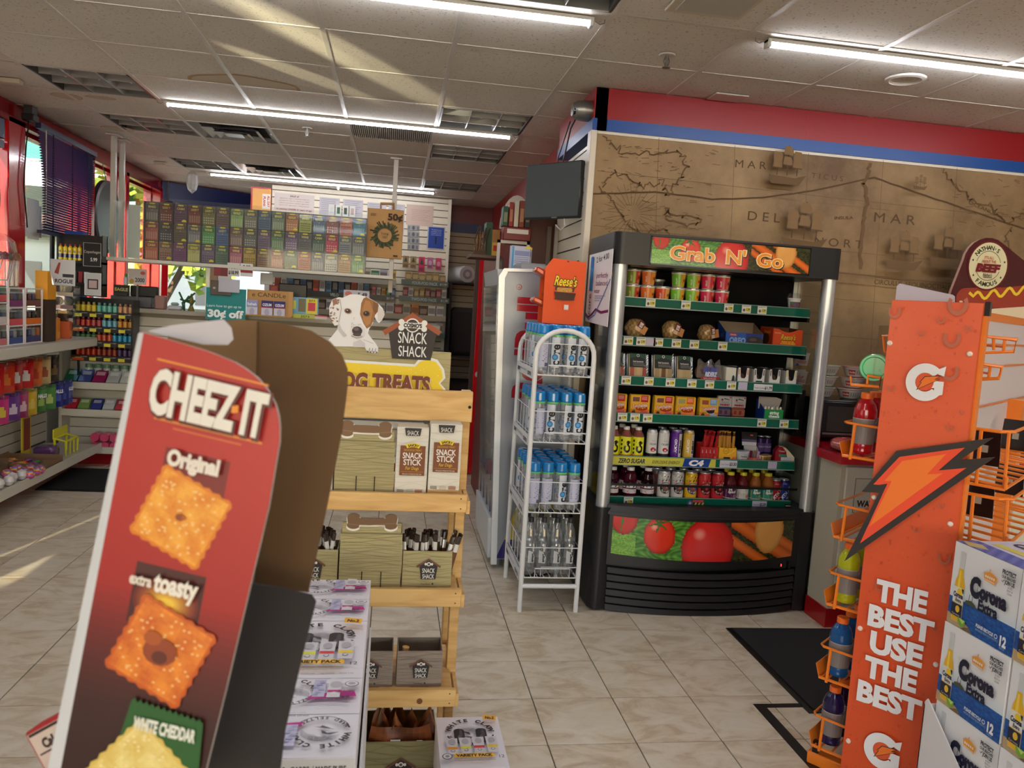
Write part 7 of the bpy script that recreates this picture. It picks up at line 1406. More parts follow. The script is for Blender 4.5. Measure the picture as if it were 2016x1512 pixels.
  # --------- window side: blind, posters, shelves of sweets
CR=(206,200,184)
t=thing('window_blind','dark blue slatted blind hanging crooked over the window','blind',(-2.70,7.02,0),.03)
put('head_rail',MB((34,44,84)).box(-.02,-.60,2.64,.02,.62,2.68).mesh('head_rail',SATIN),t)
sl=cached('slat',lambda:MB((46,60,116)).prism([(-.012,-.004),(0,.001),(.012,-.003),(0,-.001)],(0,-.59,0),(1,0,.42),(0,0,1),(0,1.18,0)).mesh('slat',paint('blind_enamel',.5,spec=.3)))
for k in range(38):put('slat',sl,t,(.012*math.sin(k*.09),.012*k/38,2.625-.0195*k),(0,0,.0015*k))
put('bottom_rail',MB((28,36,72)).box(-.014,-.58,1.87,.016,.6,1.895).mesh('bottom_rail',SATIN),t)
for y in(-.35,.05,.42):put('tape',MB((24,30,60)).box(.013,y-.012,1.88,.0145,y+.012,2.64).mesh('tape',MATTE),t)
put('pull_cord',MB((214,210,200)).tube([(.025,-.52,2.64),(.03,-.525,2.2),(.025,-.52,1.95)],.004,5).mesh('pull_cord',SATIN),t)
put('rolled_blind',MB((30,42,92)).box(-2.79,4.86,2.48,-2.745,6.06,2.62,b=.006).box(-2.80,4.86,2.42,-2.75,6.06,2.47,(24,34,70)).mesh('rolled_blind',SATIN),None,label='dark blue blind pulled up at the photo edge',cat='blind')
put('corner_blind',amb((28,42,104)).prism([(.02,2.77),(1.68,2.77),(1.68,2.40),(1.0,2.45),(.02,2.56)],(0,-.06,0),(1,0,0),(0,0,1),(0,.02,0)).mesh('corner_blind',SATIN),None,label='dark blue blind sagging across the top of the corner window',cat='blind')
t=thing('window_disc','round dark sign hanging in the window beyond the blue blind','sign',(-2.79,8.05,2.15))
put('disc',MB((52,52,56)).lathe([(.30,0),(.34,.01),(.34,.05),(.31,.06),(0,.06)],36,axis='x',cols=[(40,40,44)]*2+[(70,68,70)]*2).mesh('disc',SATIN),t);put('cord',MB((40,40,40)).tube([(.03,0,.33),(.02,-.1,.5),(.0,-.2,.55)],.004,5).mesh('cord',SATIN),t)
t=thing('window_disc','big round dark sign at the photo edge by the red post','sign',(-2.80,5.70,2.07));put('disc',MB((48,40,36)).lathe([(.28,0),(.33,.01),(.33,.04),(0,.05)],36,axis='x').mesh('disc',SATIN),t);put('cord',MB((40,40,40)).tube([(.02,0,.32),(.02,-.05,.42)],.004,5).mesh('cord',SATIN),t)
put('paper_notice',MB((226,228,226)).box(-2.735,6.37,1.82,-2.732,6.56,2.12).box(-2.735,6.56,1.84,-2.730,6.6,2.08,(214,216,214)).mesh('paper_notice',CARD),None,label='white paper sheet taped to the red window post',cat='paper')
t=thing('alarm_camera','small black camera box under the ceiling above the blue blind','camera',(-2.72,6.36,2.70));put('case',MB((24,24,24)).box(-.03,-.05,-.03,.05,.05,.02,b=.006).box(-.02,-.04,.02,.04,.04,.079,(60,60,60)).mesh('case',SATIN),t);put('cable',MB((30,28,28)).tube([(.0,0,-.03),(.0,-.04,-.2),(.0,-.08,-.5),(.0,-.02,-.8)],.005,5).mesh('cable',SATIN),t)
t=thing('corner_camera','grey camera on a bracket in the far window corner','camera',(-2.74,10.0,2.5));put('case',MB((90,90,92)).lathe([(.03,-.07),(.045,0),(.045,.05),(0,.07)],14,axis='x').mesh('case',METAL),t);put('bracket',MB((120,120,120)).tube([(-.02,0,0),(-.09,.0,-.13),(-.1,.02,-.14)],.008,6).tube([(0,0,.03),(0,0,.28)],.008,6).mesh('bracket',METAL),t)
# low shelves under the window
t=thing('candy_shelf','cream low shelf unit of sweets under the window','shelf',(0,0,0))
put('worktop',MB(CR).box(-2.80,4.5,1.015,-2.36,6.73,1.085,b=.006).mesh('worktop',SATIN),t)
put('bottom_shelf',MB((188,182,166)).box(-2.79,4.5,.17,-2.34,6.78,.2).box(-2.345,4.5,.15,-2.335,6.78,.215,(214,208,190)).mesh('bottom_shelf',SATIN),t)
put('kick_board',MB((150,20,22)).box(-2.70,4.5,0,-2.60,6.78,.17).mesh('kick_board',GLOSS),t)
for k in range(10):put('back_plank',MB(CR).box(-2.775,4.5,.22+.08*k,-2.765,6.80,.292+.08*k).mesh('back_plank',SATIN),t)
put('back_board',MB((80,70,60)).box(-2.80,4.5,.2,-2.776,6.80,1.01).mesh('back_board',MATTE),t)
def sack(name,x,y,z,w,h,c,c2,label,group,word=None):
 o=thing(name,label,'package',(x,y,z),1.05+rnd.uniform(-.25,.25),group)
 def fn(u,v):
  p=.018*math.sin(PI*u)*math.sin(PI*v)**.7;return((u-.5)*w,-p,-h+h*v)
 m=MB();m.grid(fn,8,8,lambda u,v:c2 if(.25<v<.6 and .2<u<.8 and(u-.5)**2+(v-.42)**2<.05)else(mixc(c,(20,20,20),.25)if v>.9 else c));m.grid(lambda u,v:((.5-u)*w,.012*math.sin(PI*u)*math.sin(PI*v),-h+h*v),4,4,None,c);put('packet',m.mesh('packet',FOIL,70),o)
 put('hook',cached('hook',lambda:MB((180,180,180)).tube([(0,.2,-.012),(0,-.03,-.012),(0,-.035,.004)],.003,5).mesh('hook',METAL)),o)
 if word:P=Print();P.text(word,0,-h*.35,h*.14,(236,236,236),w=w*.7,bold=.05);put('print',P.mesh('print',CARD,o=(0,-.021,0)),o)
 return o
for k,(y,c,c2,nm)in enumerate(((5.28,(206,60,36),(226,140,60),'orange red'),(5.42,(196,30,30),(220,200,190),'red'),(5.56,(200,60,30),(226,120,50),'orange'),(5.70,(190,26,28),(224,214,206),'red with a white badge'),(5.84,(196,30,30),(222,210,200),'bright red with a pale badge'),(5.98,(216,110,50),(190,70,40),'tan orange'),(6.13,(206,180,120),(170,90,60),'cream'),(6.3,(48,30,26),(120,90,50),'dark brown'))):sack('snack_bag',-2.52,y,.965,.12,.2,c,c2,'%s snack bag hanging from the upper pegs'%nm,'bags on the upper pegs')
for k,(y,c,c2,nm,wd)in enumerate(((5.36,(90,140,60),(230,220,90),'lime',None),(5.5,(210,60,130),(240,210,80),'pink',None),(5.66,(110,60,140),(220,200,220),'purple',None),(5.8,(170,60,110),(230,190,200),'pink and white',None),(5.93,(220,180,50),(230,200,90),'yellow',None),(6.08,(70,130,56),(160,190,90),'green cough drop','HALLS'),(6.22,(80,140,70),(190,210,120),'pale green',None),(6.36,(36,50,140),(80,100,190),'blue cough drop','HALLS'),(6.46,(34,46,130),(70,90,180),'deep blue',None),(6.56,(40,54,150),(90,110,200),'bright blue cough drop','HALLS'))):sack('candy_bag',-2.52,y,.75,.115,.19,c,c2,'%s candy bag hanging from the lower pegs'%nm,'bags on the lower pegs',wd)
rr=random.Random(21)
for k in range(9):
 x,y=-2.44+.07*(k%3)-.04,5.5+.075*(k//3)+.02*(k%2)
 put('swirl_lollipop',cached('lolly',lambda:MB().grid(lambda u,v:(.033*math.cos(2*PI*u)*math.sin(PI*v),.033*math.sin(2*PI*u)*math.sin(PI*v),.034-.033*math.cos(PI*v)),14,10,lambda u,v:((220,80,120),(240,180,70),(90,120,200),(220,90,70),(180,110,190))[int((u*3+v*5)*2)%5]).mesh('swirl_lollipop',FOIL)),None,(x,y,.2),None,'rainbow swirl ball sweet on the bottom shelf, %s in its cluster'%nth(k),'sweet','rainbow ball sweets')
for k in range(4):put('toy_egg',cached('egg',lambda:MB((222,216,212)).lathe([(0,0),(.024,.008),(.034,.034),(.026,.062),(0,.074)],16).mesh('toy_egg',GLOSS)),None,(-2.40+.02*(k%2),5.22+.085*k,.2),None,'white round toy sweet at the bottom shelf edge, %s of four'%nth(k),'sweet','white toy sweets')
def tray_of(x0,y0,x1,y1,z,h,c,label):
 return put('candy_tray',MB(c).box(x0,y0,z,x1,y1,z+.004).box(x0,y0,z,x0+.004,y1,z+h).box(x1-.004,y0,z,x1,y1,z+h*.5).box(x0,y0,z,x1,y0+.004,z+h*.8).box(x0,y1-.004,z,x1,y1,z+h*.8).mesh('candy_tray',KRAFT),None,label=label,cat='tray',group='brown sweet trays')
tray_of(-2.74,5.75,-2.37,6.1,.2006,.06,(140,108,76),'shallow brown tray of small sweets on the bottom shelf');tray_of(-2.74,5.1,-2.56,5.7,.2006,.12,(120,92,66),'deeper brown tray at the back of the bottom shelf')
for k in range(14):
 x,y=-2.70+.1*(k%3)+rr.uniform(0,.03),5.8+.055*(k//3);c=((200,60,60),(80,140,70),(226,160,60),(130,70,140),(210,130,110))[k%5]
 put('wrapped_candy',cached(('wc',k%5),lambda:MB(c).box(-.03,-.016,0,.03,.016,.022,b=.008).box(-.042,-.012,.006,.042,.012,.014).mesh('wrapped_candy',FOIL)),None,(x,y,.206),(0,0,rr.uniform(0,3)),'small wrapped sweet in the shallow brown tray, %s of fourteen'%nth(k),'sweet','small sweets in the brown tray')
for k in range(10):
 x,y=-2.70+.03*(k%3),5.16+.055*k+0;c=((150,90,60),(210,150,90),(120,150,190),(150,70,60))[k%4];put('candy_bar',cached(('cb',k%4),lambda:MB(c).box(-.05,-.02,0,.05,.02,.09,b=.01).mesh('candy_bar',FOIL)),None,(x,y,.218),(0,-.2,rr.uniform(-.4,.4)),'standing packet in the deeper brown tray, %s of ten'%nth(k),'sweet','packets in the deep brown tray')
put('yellow_rack',MB((214,206,40)).tube([(-2.5,6.28,.201),(-2.5,6.28,.33),(-2.5,6.5,.33),(-2.5,6.5,.201)],.007,6).tube([(-2.42,6.28,.201),(-2.42,6.28,.31),(-2.42,6.5,.31),(-2.42,6.5,.201)],.007,6).box(-2.51,6.27,.325,-2.5,6.52,.4).tube([(-2.5,6.28,.33),(-2.42,6.28,.31)],.007,6).tube([(-2.5,6.5,.33),(-2.42,6.5,.31)],.007,6).tube([(-2.42,6.36,.201),(-2.42,6.36,.31)],.006,6).tube([(-2.42,6.43,.201),(-2.42,6.43,.31)],.006,6).mesh('yellow_rack',SATIN),None,label='small yellow display rack on the bottom sweet shelf',cat='rack')
put('yellow_card',MB((214,190,50)).box(-2.7,6.2,.201,-2.69,6.34,.52).box(-2.689,6.22,.24,-2.688,6.32,.48,(150,60,50)).mesh('yellow_card',CARD),None,label='upright yellow and red card standing at the back of the bottom shelf',cat='card');put('purple_packet',MB((96,60,110)).box(-2.6,6.14,.201,-2.45,6.27,.29,b=.02).mesh('purple_packet',FOIL),None,label='purple packet beside the yellow rack',cat='package')
# things on the window worktop
Z0=1.086
t=thing('lollipop_tub','big green tub with a clear dome full of sticks on the worktop','tub',(-2.68,5.80,Z0))
put('tub',MB((60,96,44)).lathe([(.11,0),(.125,.03),(.134,.36),(.128,.38)],26,cols=[(50,84,40),(66,104,46),(60,96,44)]).mesh('tub',SATIN),t);put('dome',MB().lathe([(.128,.38),(.132,.55),(.11,.68),(.05,.73),(0,.735)],26).mesh('dome',PET),t)
P=Print();P.ell(0,.2,.06,.1,(170,60,60));P.ell(0,.2,.045,.08,(190,190,160));P.text('POPS',0,.2,.04,(60,80,40),w=.07,bold=.05);put('label',P.into(MB(),wrap=(.1345,0,-PI/2+.8)).mesh('label',CARD),t)
for k in range(14):put('lollipop',cached(('lp',k%4),lambda:MB((200,196,186)).tube([(0,0,0),(0,0,.2)],.004,5).lathe([(0,.19),(.024,.2),(.026,.23),(0,.25)],10,col=((150,90,60),(120,60,70),(190,180,120),(90,100,70))[k%4]).mesh('lollipop',GLOSS)),t,(.1*math.cos(k*2.4)*((k%5)/5),.1*math.sin(k*2.4)*((k%5)/5),.37),(.25*math.cos(k),.25*math.sin(k),0))
put('yellow_box',MB((236,160,30)).prism([(0,0),(.14,0),(.14,.1),(.08,.1),(.04,.2),(0,.2)],(-2.5,5.95,Z0+.3),(0,1,0),(0,0,1),(.08,0,0)).box(-2.5,5.95,Z0,-2.42,6.09,Z0+.3,(60,40,30)).mesh('yellow_box',CARD),None,label='yellow display carton on a dark box beside the green tub',cat='box')
def wire_case(x,y0,y1,h,label,fill):
 t=thing('acrylic_case',label,'case',(0,0,0),0,'white-edged clear cases on the window worktop');m=MB((236,226,222))
 for y in(y0,y1):m.tube([(x,y,Z0),(x,y,Z0+h),(x-.10,y,Z0+h),(x-.10,y,Z0)],.005,5)
 for z in(.004,h*.34,h*.66,h):m.tube([(x,y0,Z0+z),(x,y1,Z0+z)],.005,5).tube([(x-.10,y0,Z0+z),(x-.10,y1,Z0+z)],.004,5)
 put('edges',m.mesh('edges',SATIN),t);[put('pane',MB().box(x-.10,y,Z0+.003,x-.003,y+.003,Z0+h).mesh('pane',ACRYL),t)for y in(y0,y1-.003)]
 for k in range(3):put('ledge',MB((220,206,200)).box(x-.098,y0+.004,Z0+.01+h*.33*k,x-.01,y1-.004,Z0+.016+h*.33*k).mesh('ledge',ACRYL),t);put('shelf_strip',MB(fill[k]).box(x-.012,y0+.004,Z0+.01+h*.33*k,x-.006,y1-.004,Z0+.05+h*.33*k).mesh('shelf_strip',CARD),t)
 for k in range(3):
  for q in range(4):c=((40,34,36),(96,40,40),(60,70,110),(150,150,146),(70,50,30))[(k*2+q)%5];put('lighter',cached(('lt',(k*2+q)%5),lambda:MB(c).box(-.018,-.02,0,.018,.02,.075,b=.004).box(-.016,-.018,.075,.016,.018,.085,(170,170,170)).mesh('lighter',GLOSS)),t,(x-.055,y0+.03+(y1-y0-.06)*q/3,Z0+.0165+h*.33*k))
wire_case(-2.44,5.12,5.42,.42,'clear case with pink strips nearest the photo edge',[(214,120,120),(220,206,200),(214,90,90)]);wire_case(-2.44,5.43,5.64,.37,'clear case with a red band, second along the worktop',[(60,80,140),(220,80,90),(130,50,110)]);wire_case(-2.44,5.66,5.91,.37,'clear case with orange strips, third along the worktop',[(60,60,110),(236,120,30),(120,70,60)])
for k in range(5):
 c=((226,120,30),(120,50,30),(236,140,40),(60,40,36),(206,90,30))[k];t=thing('cigarillo_box','%s display box of cigarillos on the window worktop, %s beyond the clear cases'%(('orange','brown','amber','black','rust')[k],nth(k)),'box',(-2.5-.07*(k%2),5.99+.11*k,Z0),.2,'cigarillo boxes on the window worktop')
 put('carton',cached(('cg',k),lambda:MB(c).box(-.05,-.045,0,.05,.045,.1+.03*(k%3),b=.002).box(.05,-.04,.01,.0515,.04,.06,mixc(c,(250,220,120),.4)).mesh('carton',CARD)),t);put('sleeves',cached('slv',lambda:MB((70,50,40)).box(-.03,-.04,.1,.03,.04,.2).box(-.031,-.041,.19,.031,.041,.21,(226,190,120)).mesh('sleeves',FOIL)),t)
t=thing('tobacco_can_rack','clear rack of round tobacco tins with a white header','rack',(-2.55,6.6,Z0));put('frame',MB().box(-.08,-.06,0,.08,.06,.4).mesh('frame',ACRYL),t);put('header',MB((226,230,228)).box(-.09,-.065,.40,.09,-.06,.6,b=.002).mesh('header',CARD),t)
for k in range(4):
 put('strip',MB(((190,70,50),(214,206,200),(150,120,116),(206,190,160))[k]).box(-.075,-.064,.02+.1*k,.075,-.062,.05+.1*k).mesh('strip',CARD),t)
 for q in range(2):put('round_tin',cached('rt',lambda:MB((74,66,62)).lathe([(.032,0),(.033,.004),(.033,.02),(0,.022)],18,axis='y').mesh('round_tin',METALPAINT)),t,(-.036+.072*q,-.055,.08+.1*k))
P=Print();P.poly([(-.06,.09),(-.03,.17),(-.015,.17),(-.03,.08)],(170,80,60));P.text('ROGUE',.01,.03,.03,(60,60,64),w=.13,bold=.03);P.rect(.0,.06,.08,.085,(60,60,64));put('print',P.mesh('print',CARD,o=(0,-.0655,.405)),t)
# front of the sales counter, facing the camera
t=thing('sales_counter','cream sales counter fronted with shelves of gum and sweets','counter',(0,0,0))
put('carcass',MB((150,142,126)).box(-2.70,7.0,.0,.35,7.7,1.30).mesh('carcass',MATTE),t);put('worktop',MB((160,154,140)).box(-2.70,6.905,1.30,.4,7.72,1.335).mesh('worktop',SATIN),t);put('kick_board',MB((150,18,22)).box(-2.64,6.93,0,.35,6.99,.13).mesh('kick_board',GLOSS),t)
for z,d in((.13,.2),(.44,.2),(.665,.2)):put('shelf',MB((196,190,172)).box(-2.66,7.0-d,z,.3,7.0,z+.012).box(-2.66,7.0-d-.008,z-.01,.3,7.0-d,z+.045,(206,200,184)).mesh('shelf',SATIN),t)
for k in range(14):put('back_plank',MB(CR).box(-2.66,6.985,.15+.08*k,.3,6.998,.222+.08*k).mesh('back_plank',SATIN),t)
put('corner_panel',MB((196,190,172)).box(-2.685,6.82,.13,-2.66,7.0,.95).mesh('corner_panel',SATIN),t)
def gum_row(z,cols,w,h,name,where,n):
 for k in range(n):
  c=cols[k%len(cols)]
  put(name,cached((name,c,w,h),lambda:MB(c).prism([(0,0),(w,0),(w,h),(0,h)],(-w/2,0,0),(1,0,0),(0,.75,.66),(0,.02,-.024)).prism([(w*.15,h*.55),(w*.85,h*.55),(w*.85,h*.85),(w*.15,h*.85)],(-w/2,-.001,.001),(1,0,0),(0,.75,.66),(0,.0005,-.0006),mixc(c,(250,250,250),.6)).mesh(name,GLOSS)),None,(-2.60+(w+.012)*k,6.825,z+.04),None,'gum packet on the %s counter shelf, %s from the window'%(where,nth(k)),'gum','gum on the %s counter shelf'%where)
gum_row(.665+.01,[(30,110,70),(70,80,140),(160,40,90),(190,190,190),(206,206,196)],.095,.13,'gum_pack','second',10);gum_row(.44+.01,[(196,40,60),(120,150,80),(50,60,130),(190,190,190),(190,60,70)],.085,.11,'gum_box','third',10)
for k in range(8):put('mint_tub',cached('mint',lambda:MB().lathe([(.03,0),(.032,.004),(.032,.13),(.03,.14),(.03,.17),(0,.172)],16,cols=[(196,206,200)]*3+[(110,150,120)]*2).mesh('mint_tub',GLOSS)),None,(-2.50+.07*k,6.95,.6775),None,'green-lidded mint tub behind the gum, %s from the window'%nth(k),'tub','mint tubs on the counter')
for k in range(8):put('pink_gum_jar',cached('pgj',lambda:MB((206,70,110)).lathe([(.034,0),(.036,.01),(.036,.09),(.03,.1),(0,.101)],16,axis='y',cols=[(206,70,110),(214,80,120),(190,60,100),(226,140,160),(226,140,160)]).mesh('pink_gum_jar',GLOSS)),None,(-2.4+.075*(k%4),6.9-.1,.18+.073*(k//4)),None,'pink gum jar lying on the lowest counter shelf, %s of eight'%nth(k),'jar','pink gum jars')
# small energy shot rack
t=thing('energy_shot_rack','black tiered rack of tiny energy shot bottles on the counter front','rack',(0,0,0))
put('frame',MB((24,22,22)).box(-2.56,6.76,.90,-2.10,6.9,.915).box(-2.565,6.87,.678,-2.555,6.9,.9).box(-2.105,6.87,.678,-2.095,6.9,.9).box(-2.565,6.74,.9,-2.555,6.9,1.40).box(-2.105,6.74,.9,-2.095,6.9,1.40).box(-2.56,6.885,.9,-2.1,6.9,1.40).mesh('frame',SATIN),t)
SC=[[(206,176,40)]*4+[(90,170,150)]*4+[(190,140,100)]*3,[(190,50,40)]*3+[(170,50,60)]*2+[(100,170,190)]*3+[(206,140,50)]*3,[(90,130,70)]*4+[(196,80,50)]*3+[(40,150,190)]*4,[(200,60,36)]*4+[(150,60,40)]*4+[(80,60,100)]*3]
for k in range(4):
 z=1.29-.118*k;put('tier',MB((20,18,18)).box(-2.555,6.75,z-.012,-2.105,6.885,z).box(-2.556,6.742,z-.045,-2.104,6.75,z,(34,30,28)).mesh('tier',SATIN),t)
 P=Print();[P.rect(.02+.11*q,.004,.07+.11*q,.03,(220,206,60))for q in range(4)];[P.text('5-hour ENERGY',.09+.11*q,.034,.008,(220,220,216),w=.05)for q in range(4)];P.rect(.0,.004,.09,.026,(206,80,40))if k>0 else None;put('price_strip',P.mesh('price_strip',CARD,o=(-2.556,6.7415,z-.046)),t)
 for q in range(11):
  c=SC[k][q];put('energy_shot',cached(('shot',c),lambda:MB(c).lathe([(.017,0),(.0185,.004),(.0185,.05),(.011,.058),(.012,.06),(.012,.075),(0,.076)],12,cols=[c,c,mixc(c,(40,20,20),.3),c,mixc(c,(30,20,20),.4),mixc(c,(30,20,20),.4)]).mesh('energy_shot',GLOSS)),None,(-2.53+.04*q,6.79,z+.0006),None,'tiny energy shot bottle, %s tier of the black rack, %s from the window'%(nth(k),nth(q)),'bottle','energy shot bottles')
  # lottery ticket case hung from the ceiling
t=thing('ticket_case','clear lottery ticket case hung from the ceiling over the counter','display',(0,0,0))
put('shelf',MB((206,204,192)).box(-2.42,6.84,1.715,-.03,7.3,1.74).mesh('shelf',SATIN),t);put('backing',MB((96,94,92)).box(-2.09,6.99,1.745,-.27,7.0,2.225).mesh('backing',SATIN),t)
for x,y,z1 in((-2.42,7.22,HC),(-2.43,7.46,HC),(-.05,7.14,HC)):put('hanging_pole',MB((206,200,186)).box(x-.02,y-.02,1.6 if x>-1 else 1.74,x+.02,y+.02,z1,b=.003).box(x-.05,y-.06,z1-.012,x+.05,y+.06,z1).mesh('hanging_pole',SATIN),t)
for k in range(9):put('divider',MB((60,56,56)).box(-2.088+.2255*k,6.93,1.745,-2.08+.2255*k,6.99,2.22).mesh('divider',SATIN),t)
put('front_pane',MB().box(-2.09,6.905,1.745,-.27,6.909,2.25).mesh('front_pane',ACRYL),t);put('side_pane',MB().box(-2.405,6.9,1.745,-2.1,6.904,2.2).mesh('side_pane',ACRYL),t);put('side_card',MB((214,222,214)).box(-2.2,6.92,1.745,-2.11,6.923,2.18).mesh('side_card',CARD),t)  # pale card puts the bright reflection of the side pane into colour
TC=[[(120,110,104),(130,70,60),(110,70,96),(130,66,56),(124,118,70),(126,98,90),(146,176,110),(134,128,110),(96,116,140),(126,140,116),(196,128,80),(176,180,80),(84,110,130),(150,80,70),(206,110,70),(60,130,150)],[(186,100,86),(80,80,84),(110,92,70),(130,130,136),(90,160,90),(80,110,160),(136,108,104),(110,108,104),(126,106,130),(96,130,90),(130,104,136),(110,106,104),(76,100,86),(206,70,90),(150,150,152),(136,136,136)],[(206,112,80),(170,130,110),(130,60,120),(196,190,110),(126,110,136),(90,120,96),(196,110,130),(196,160,70),(160,120,90),(176,92,76),(120,134,116),(196,80,60),(110,110,136),(196,190,184),(190,130,60),(70,140,70)]]
for r_ in range(3):
 for k in range(16):
  c=TC[r_][k];q=random.Random(r_*16+k);m=MB(c).box(-.05,0,0,.05,.002,.148,c)
  P=Print();P.rect(-.046,.1,.046,.14,mixc(c,(40,30,40),.35));P.text(q.choice(('CASH','LUCKY 7','$600','BINGO','GOLD','WINS')),0,.118,.018,mixc(c,(250,230,120),.7),w=.06,bold=.05);P.rect(-.02,.138,.022,.15,(226,206,50));P.ell(0,.09,.009,.009,(50,46,48),12);P.ell(0,.09,.0065,.0065,mixc(c,(230,230,230),.4),12)
  if k%3==0:[P.rect(-.042+.018*a,.012,-.03+.018*a,.07,mixc(c,(240,230,200),.35))for a in range(5)]
  elif k%3==1:[P.ell(-.036+.018*a,.018+.02*b,.006,.006,mixc(c,(240,236,220),.6)if r_!=2 else mixc(c,(60,30,30),.5),8)for a in range(5)for b in range(3)]
  else:[P.rect(-.042,.014+.018*b,.042,.024+.018*b,mixc(c,(30,30,40),.35))for b in range(4)]
  if q.random()<.2:P.arc(.03,.01,0,.02,0,180,(236,214,40),8)
  P.into(m,o=(0,-.0004,0));o=m.build('lottery_ticket',CARD,None,loc=(-2.028+.1127*k,6.955,2.062-.157*r_),label='scratch ticket in the %s row of the case, %s from the window'%(('top','middle','bottom')[r_],nth(k)),cat='ticket',group='scratch tickets in the hanging case')
  # ---- flat signs and small goods
def sign(name,x0,z0,x1,z1,y,c,art,label,cat='sign',d=.004,group=None,mat=None):
 w,h=x1-x0,z1-z0;o=put(name,MB(c).box(0,0,0,w,d,h).mesh(name,mat or CARD),None,(x0,y,z0),None,label,cat,group)
 if art:P=Print();art(P,w,h);put('print',P.mesh('print',mat or CARD,o=(0,-.0004,0)),o)
 return o
def lines(P,x0,x1,z1,n,dz,c,t=.006):[P.line([(x0,z1-dz*k),(x1-.12*(x1-x0)*(k%3),z1-dz*k)],t,c)for k in range(n)]
bag=thing('paper_bag','brown paper bag printed with a green wreath hanging from the pole','bag',(0,0,0))
put('bag',MB((196,152,96)).box(-.278,7.09,1.90,.037,7.12,2.33,b=.004).mesh('bag',KRAFT),bag);put('handles',MB((176,132,80)).tube([(-.165,7.105,2.32),(-.165,7.105,2.375),(-.055,7.105,2.38),(-.055,7.105,2.32)],.009,6).mesh('handles',KRAFT),bag)
P=Print();cx,cz=-.12,2.1
for k in range(46):
 a=2*PI*k/46;r=rr.uniform(.085,.135);P.line([(cx+.07*math.cos(a),cz+.07*math.sin(a)),(cx+r*math.cos(a+.12),cz+r*math.sin(a+.12))],.012,((58,74,48),(84,100,60),(70,60,44))[k%3])
P.arc(cx,cz,.062,.07,0,360,(64,78,50));P.text('THANK',cx,cz+.014,.02,(70,66,50),w=.07);P.text('YOU',cx,cz-.016,.02,(70,66,50),w=.042);P.text('50¢',-.035,2.265,.058,(60,44,34),w=.13,bold=.03);lines(P,-.25,-.2,2.28,2,.012,(90,66,40),.004);P.rect(-.04,1.92,.0,1.932,(70,50,34));put('print',P.mesh('print',KRAFT,o=(0,7.0895,0)),bag)
sign('price_hexagon',-1.5,1.645,-1.39,1.735,6.842,(130,44,50),lambda P,w,h:P.rect(.055,0,w,h,(112,44,46)),'dark red price tag under the ticket case',group='price tags under the ticket case');sign('price_hexagon',-1.395,1.65,-1.295,1.76,6.842,(206,204,200),lambda P,w,h:(P.text('PUCK',w/2,h*.66,.022,(50,50,54),w=.07,bold=.02),P.text('$18.99',w/2,h*.28,.028,(50,50,54),w=.08,bold=.04)),'white price tag lettered 18.99 under the ticket case',group='price tags under the ticket case');sign('price_hexagon',-1.29,1.655,-1.19,1.762,6.842,(214,214,212),lambda P,w,h:(P.rect(0,h*.28,w,h*.5,(140,40,40)),P.text('9.99',w/2,h*.74,.03,(60,60,64),w=.06,bold=.03)),'white and red price tag under the ticket case',group='price tags under the ticket case')
def teal(P,w,h):P.text('Learn how to get up to',w*.46,h*.44,.022,(226,240,238),w=w*.86);P.text('30¢ off',w*.5,h*.2,.06,(240,244,242),w=w*.9,bold=.05)
o=sign('fuel_card_sign',-1.535,1.285,-1.22,1.545,6.74,(10,130,128),teal,'teal card sign offering 30 cents off',d=.01);put('bank_card',MB((70,64,62)).box(.035,-.012,.2,.2,-.004,.32,b=.003).box(.055,-.0125,.25,.075,-.012,.265,(170,160,150)).box(.1,-.02,.23,.265,-.013,.335,(176,178,190)).mesh('bank_card',GLOSS),o,label='dark and silver bank cards');put('foot',MB((40,90,90)).box(0,.01,0,.3,.1,.01).box(.02,.0,-.6+.55,.3,.1,0).mesh('foot',SATIN),o)
cd=thing('scent_display','tan cardboard display of car scents on the counter','display',(0,0,0));put('board',MB((184,140,84)).box(-1.215,6.76,1.336,-.845,6.77,1.55).box(-1.215,6.7,1.336,-.845,6.76,1.345).box(-.88,6.758,1.336,-.845,6.76,1.55,(196,150,92)).mesh('board',KRAFT),cd)
P=Print();P.text('e CANDLe',-1.04,1.513,.036,(70,56,44),w=.27);put('print',P.mesh('print',KRAFT,o=(0,6.7595,0)),cd)
for k,(x,c,wd)in enumerate(((-1.17,(150,150,190),'Refresh'),(-1.05,(40,34,110),'OZIUM'),(-.95,(40,34,110),'OZIUM'))):sign('scent_pack',x-.045,1.345,x+.045,1.465,6.742,c,lambda P,w,h,c=c,wd=wd:(P.rect(0,0,w,h*.5,(200,200,214)),P.text(wd,w/2,h*.72,.022,(226,226,236),w=w*.8,bold=.04),P.rect(0,h*.5,w,h*.56,(180,50,60))if c[0]<100 else None,P.ell(w/2,h*.2,.02,.03,(170,170,190))),'%s car scent pack hanging on the tan display, %s of three'%('lavender' if k==0 else 'navy',nth(k)),'package',.012,'scent packs')
sign('lottery_poster',-.865,1.37,-.64,1.51,6.80,(110,170,200),lambda P,w,h:(P.rect(.06,.02,.12,h-.01,(120,110,80)),P.rect(.125,.005,.215,h-.005,(226,206,60)),P.rect(.14,.03,.2,.1,(206,60,80)),P.rect(0,.04,.04,h*.8,(206,206,90)),P.text('JULY 8',.17,h*.84,.016,(60,60,40),w=.05,bold=.03)),'blue lottery poster with tickets lettered JULY 8')
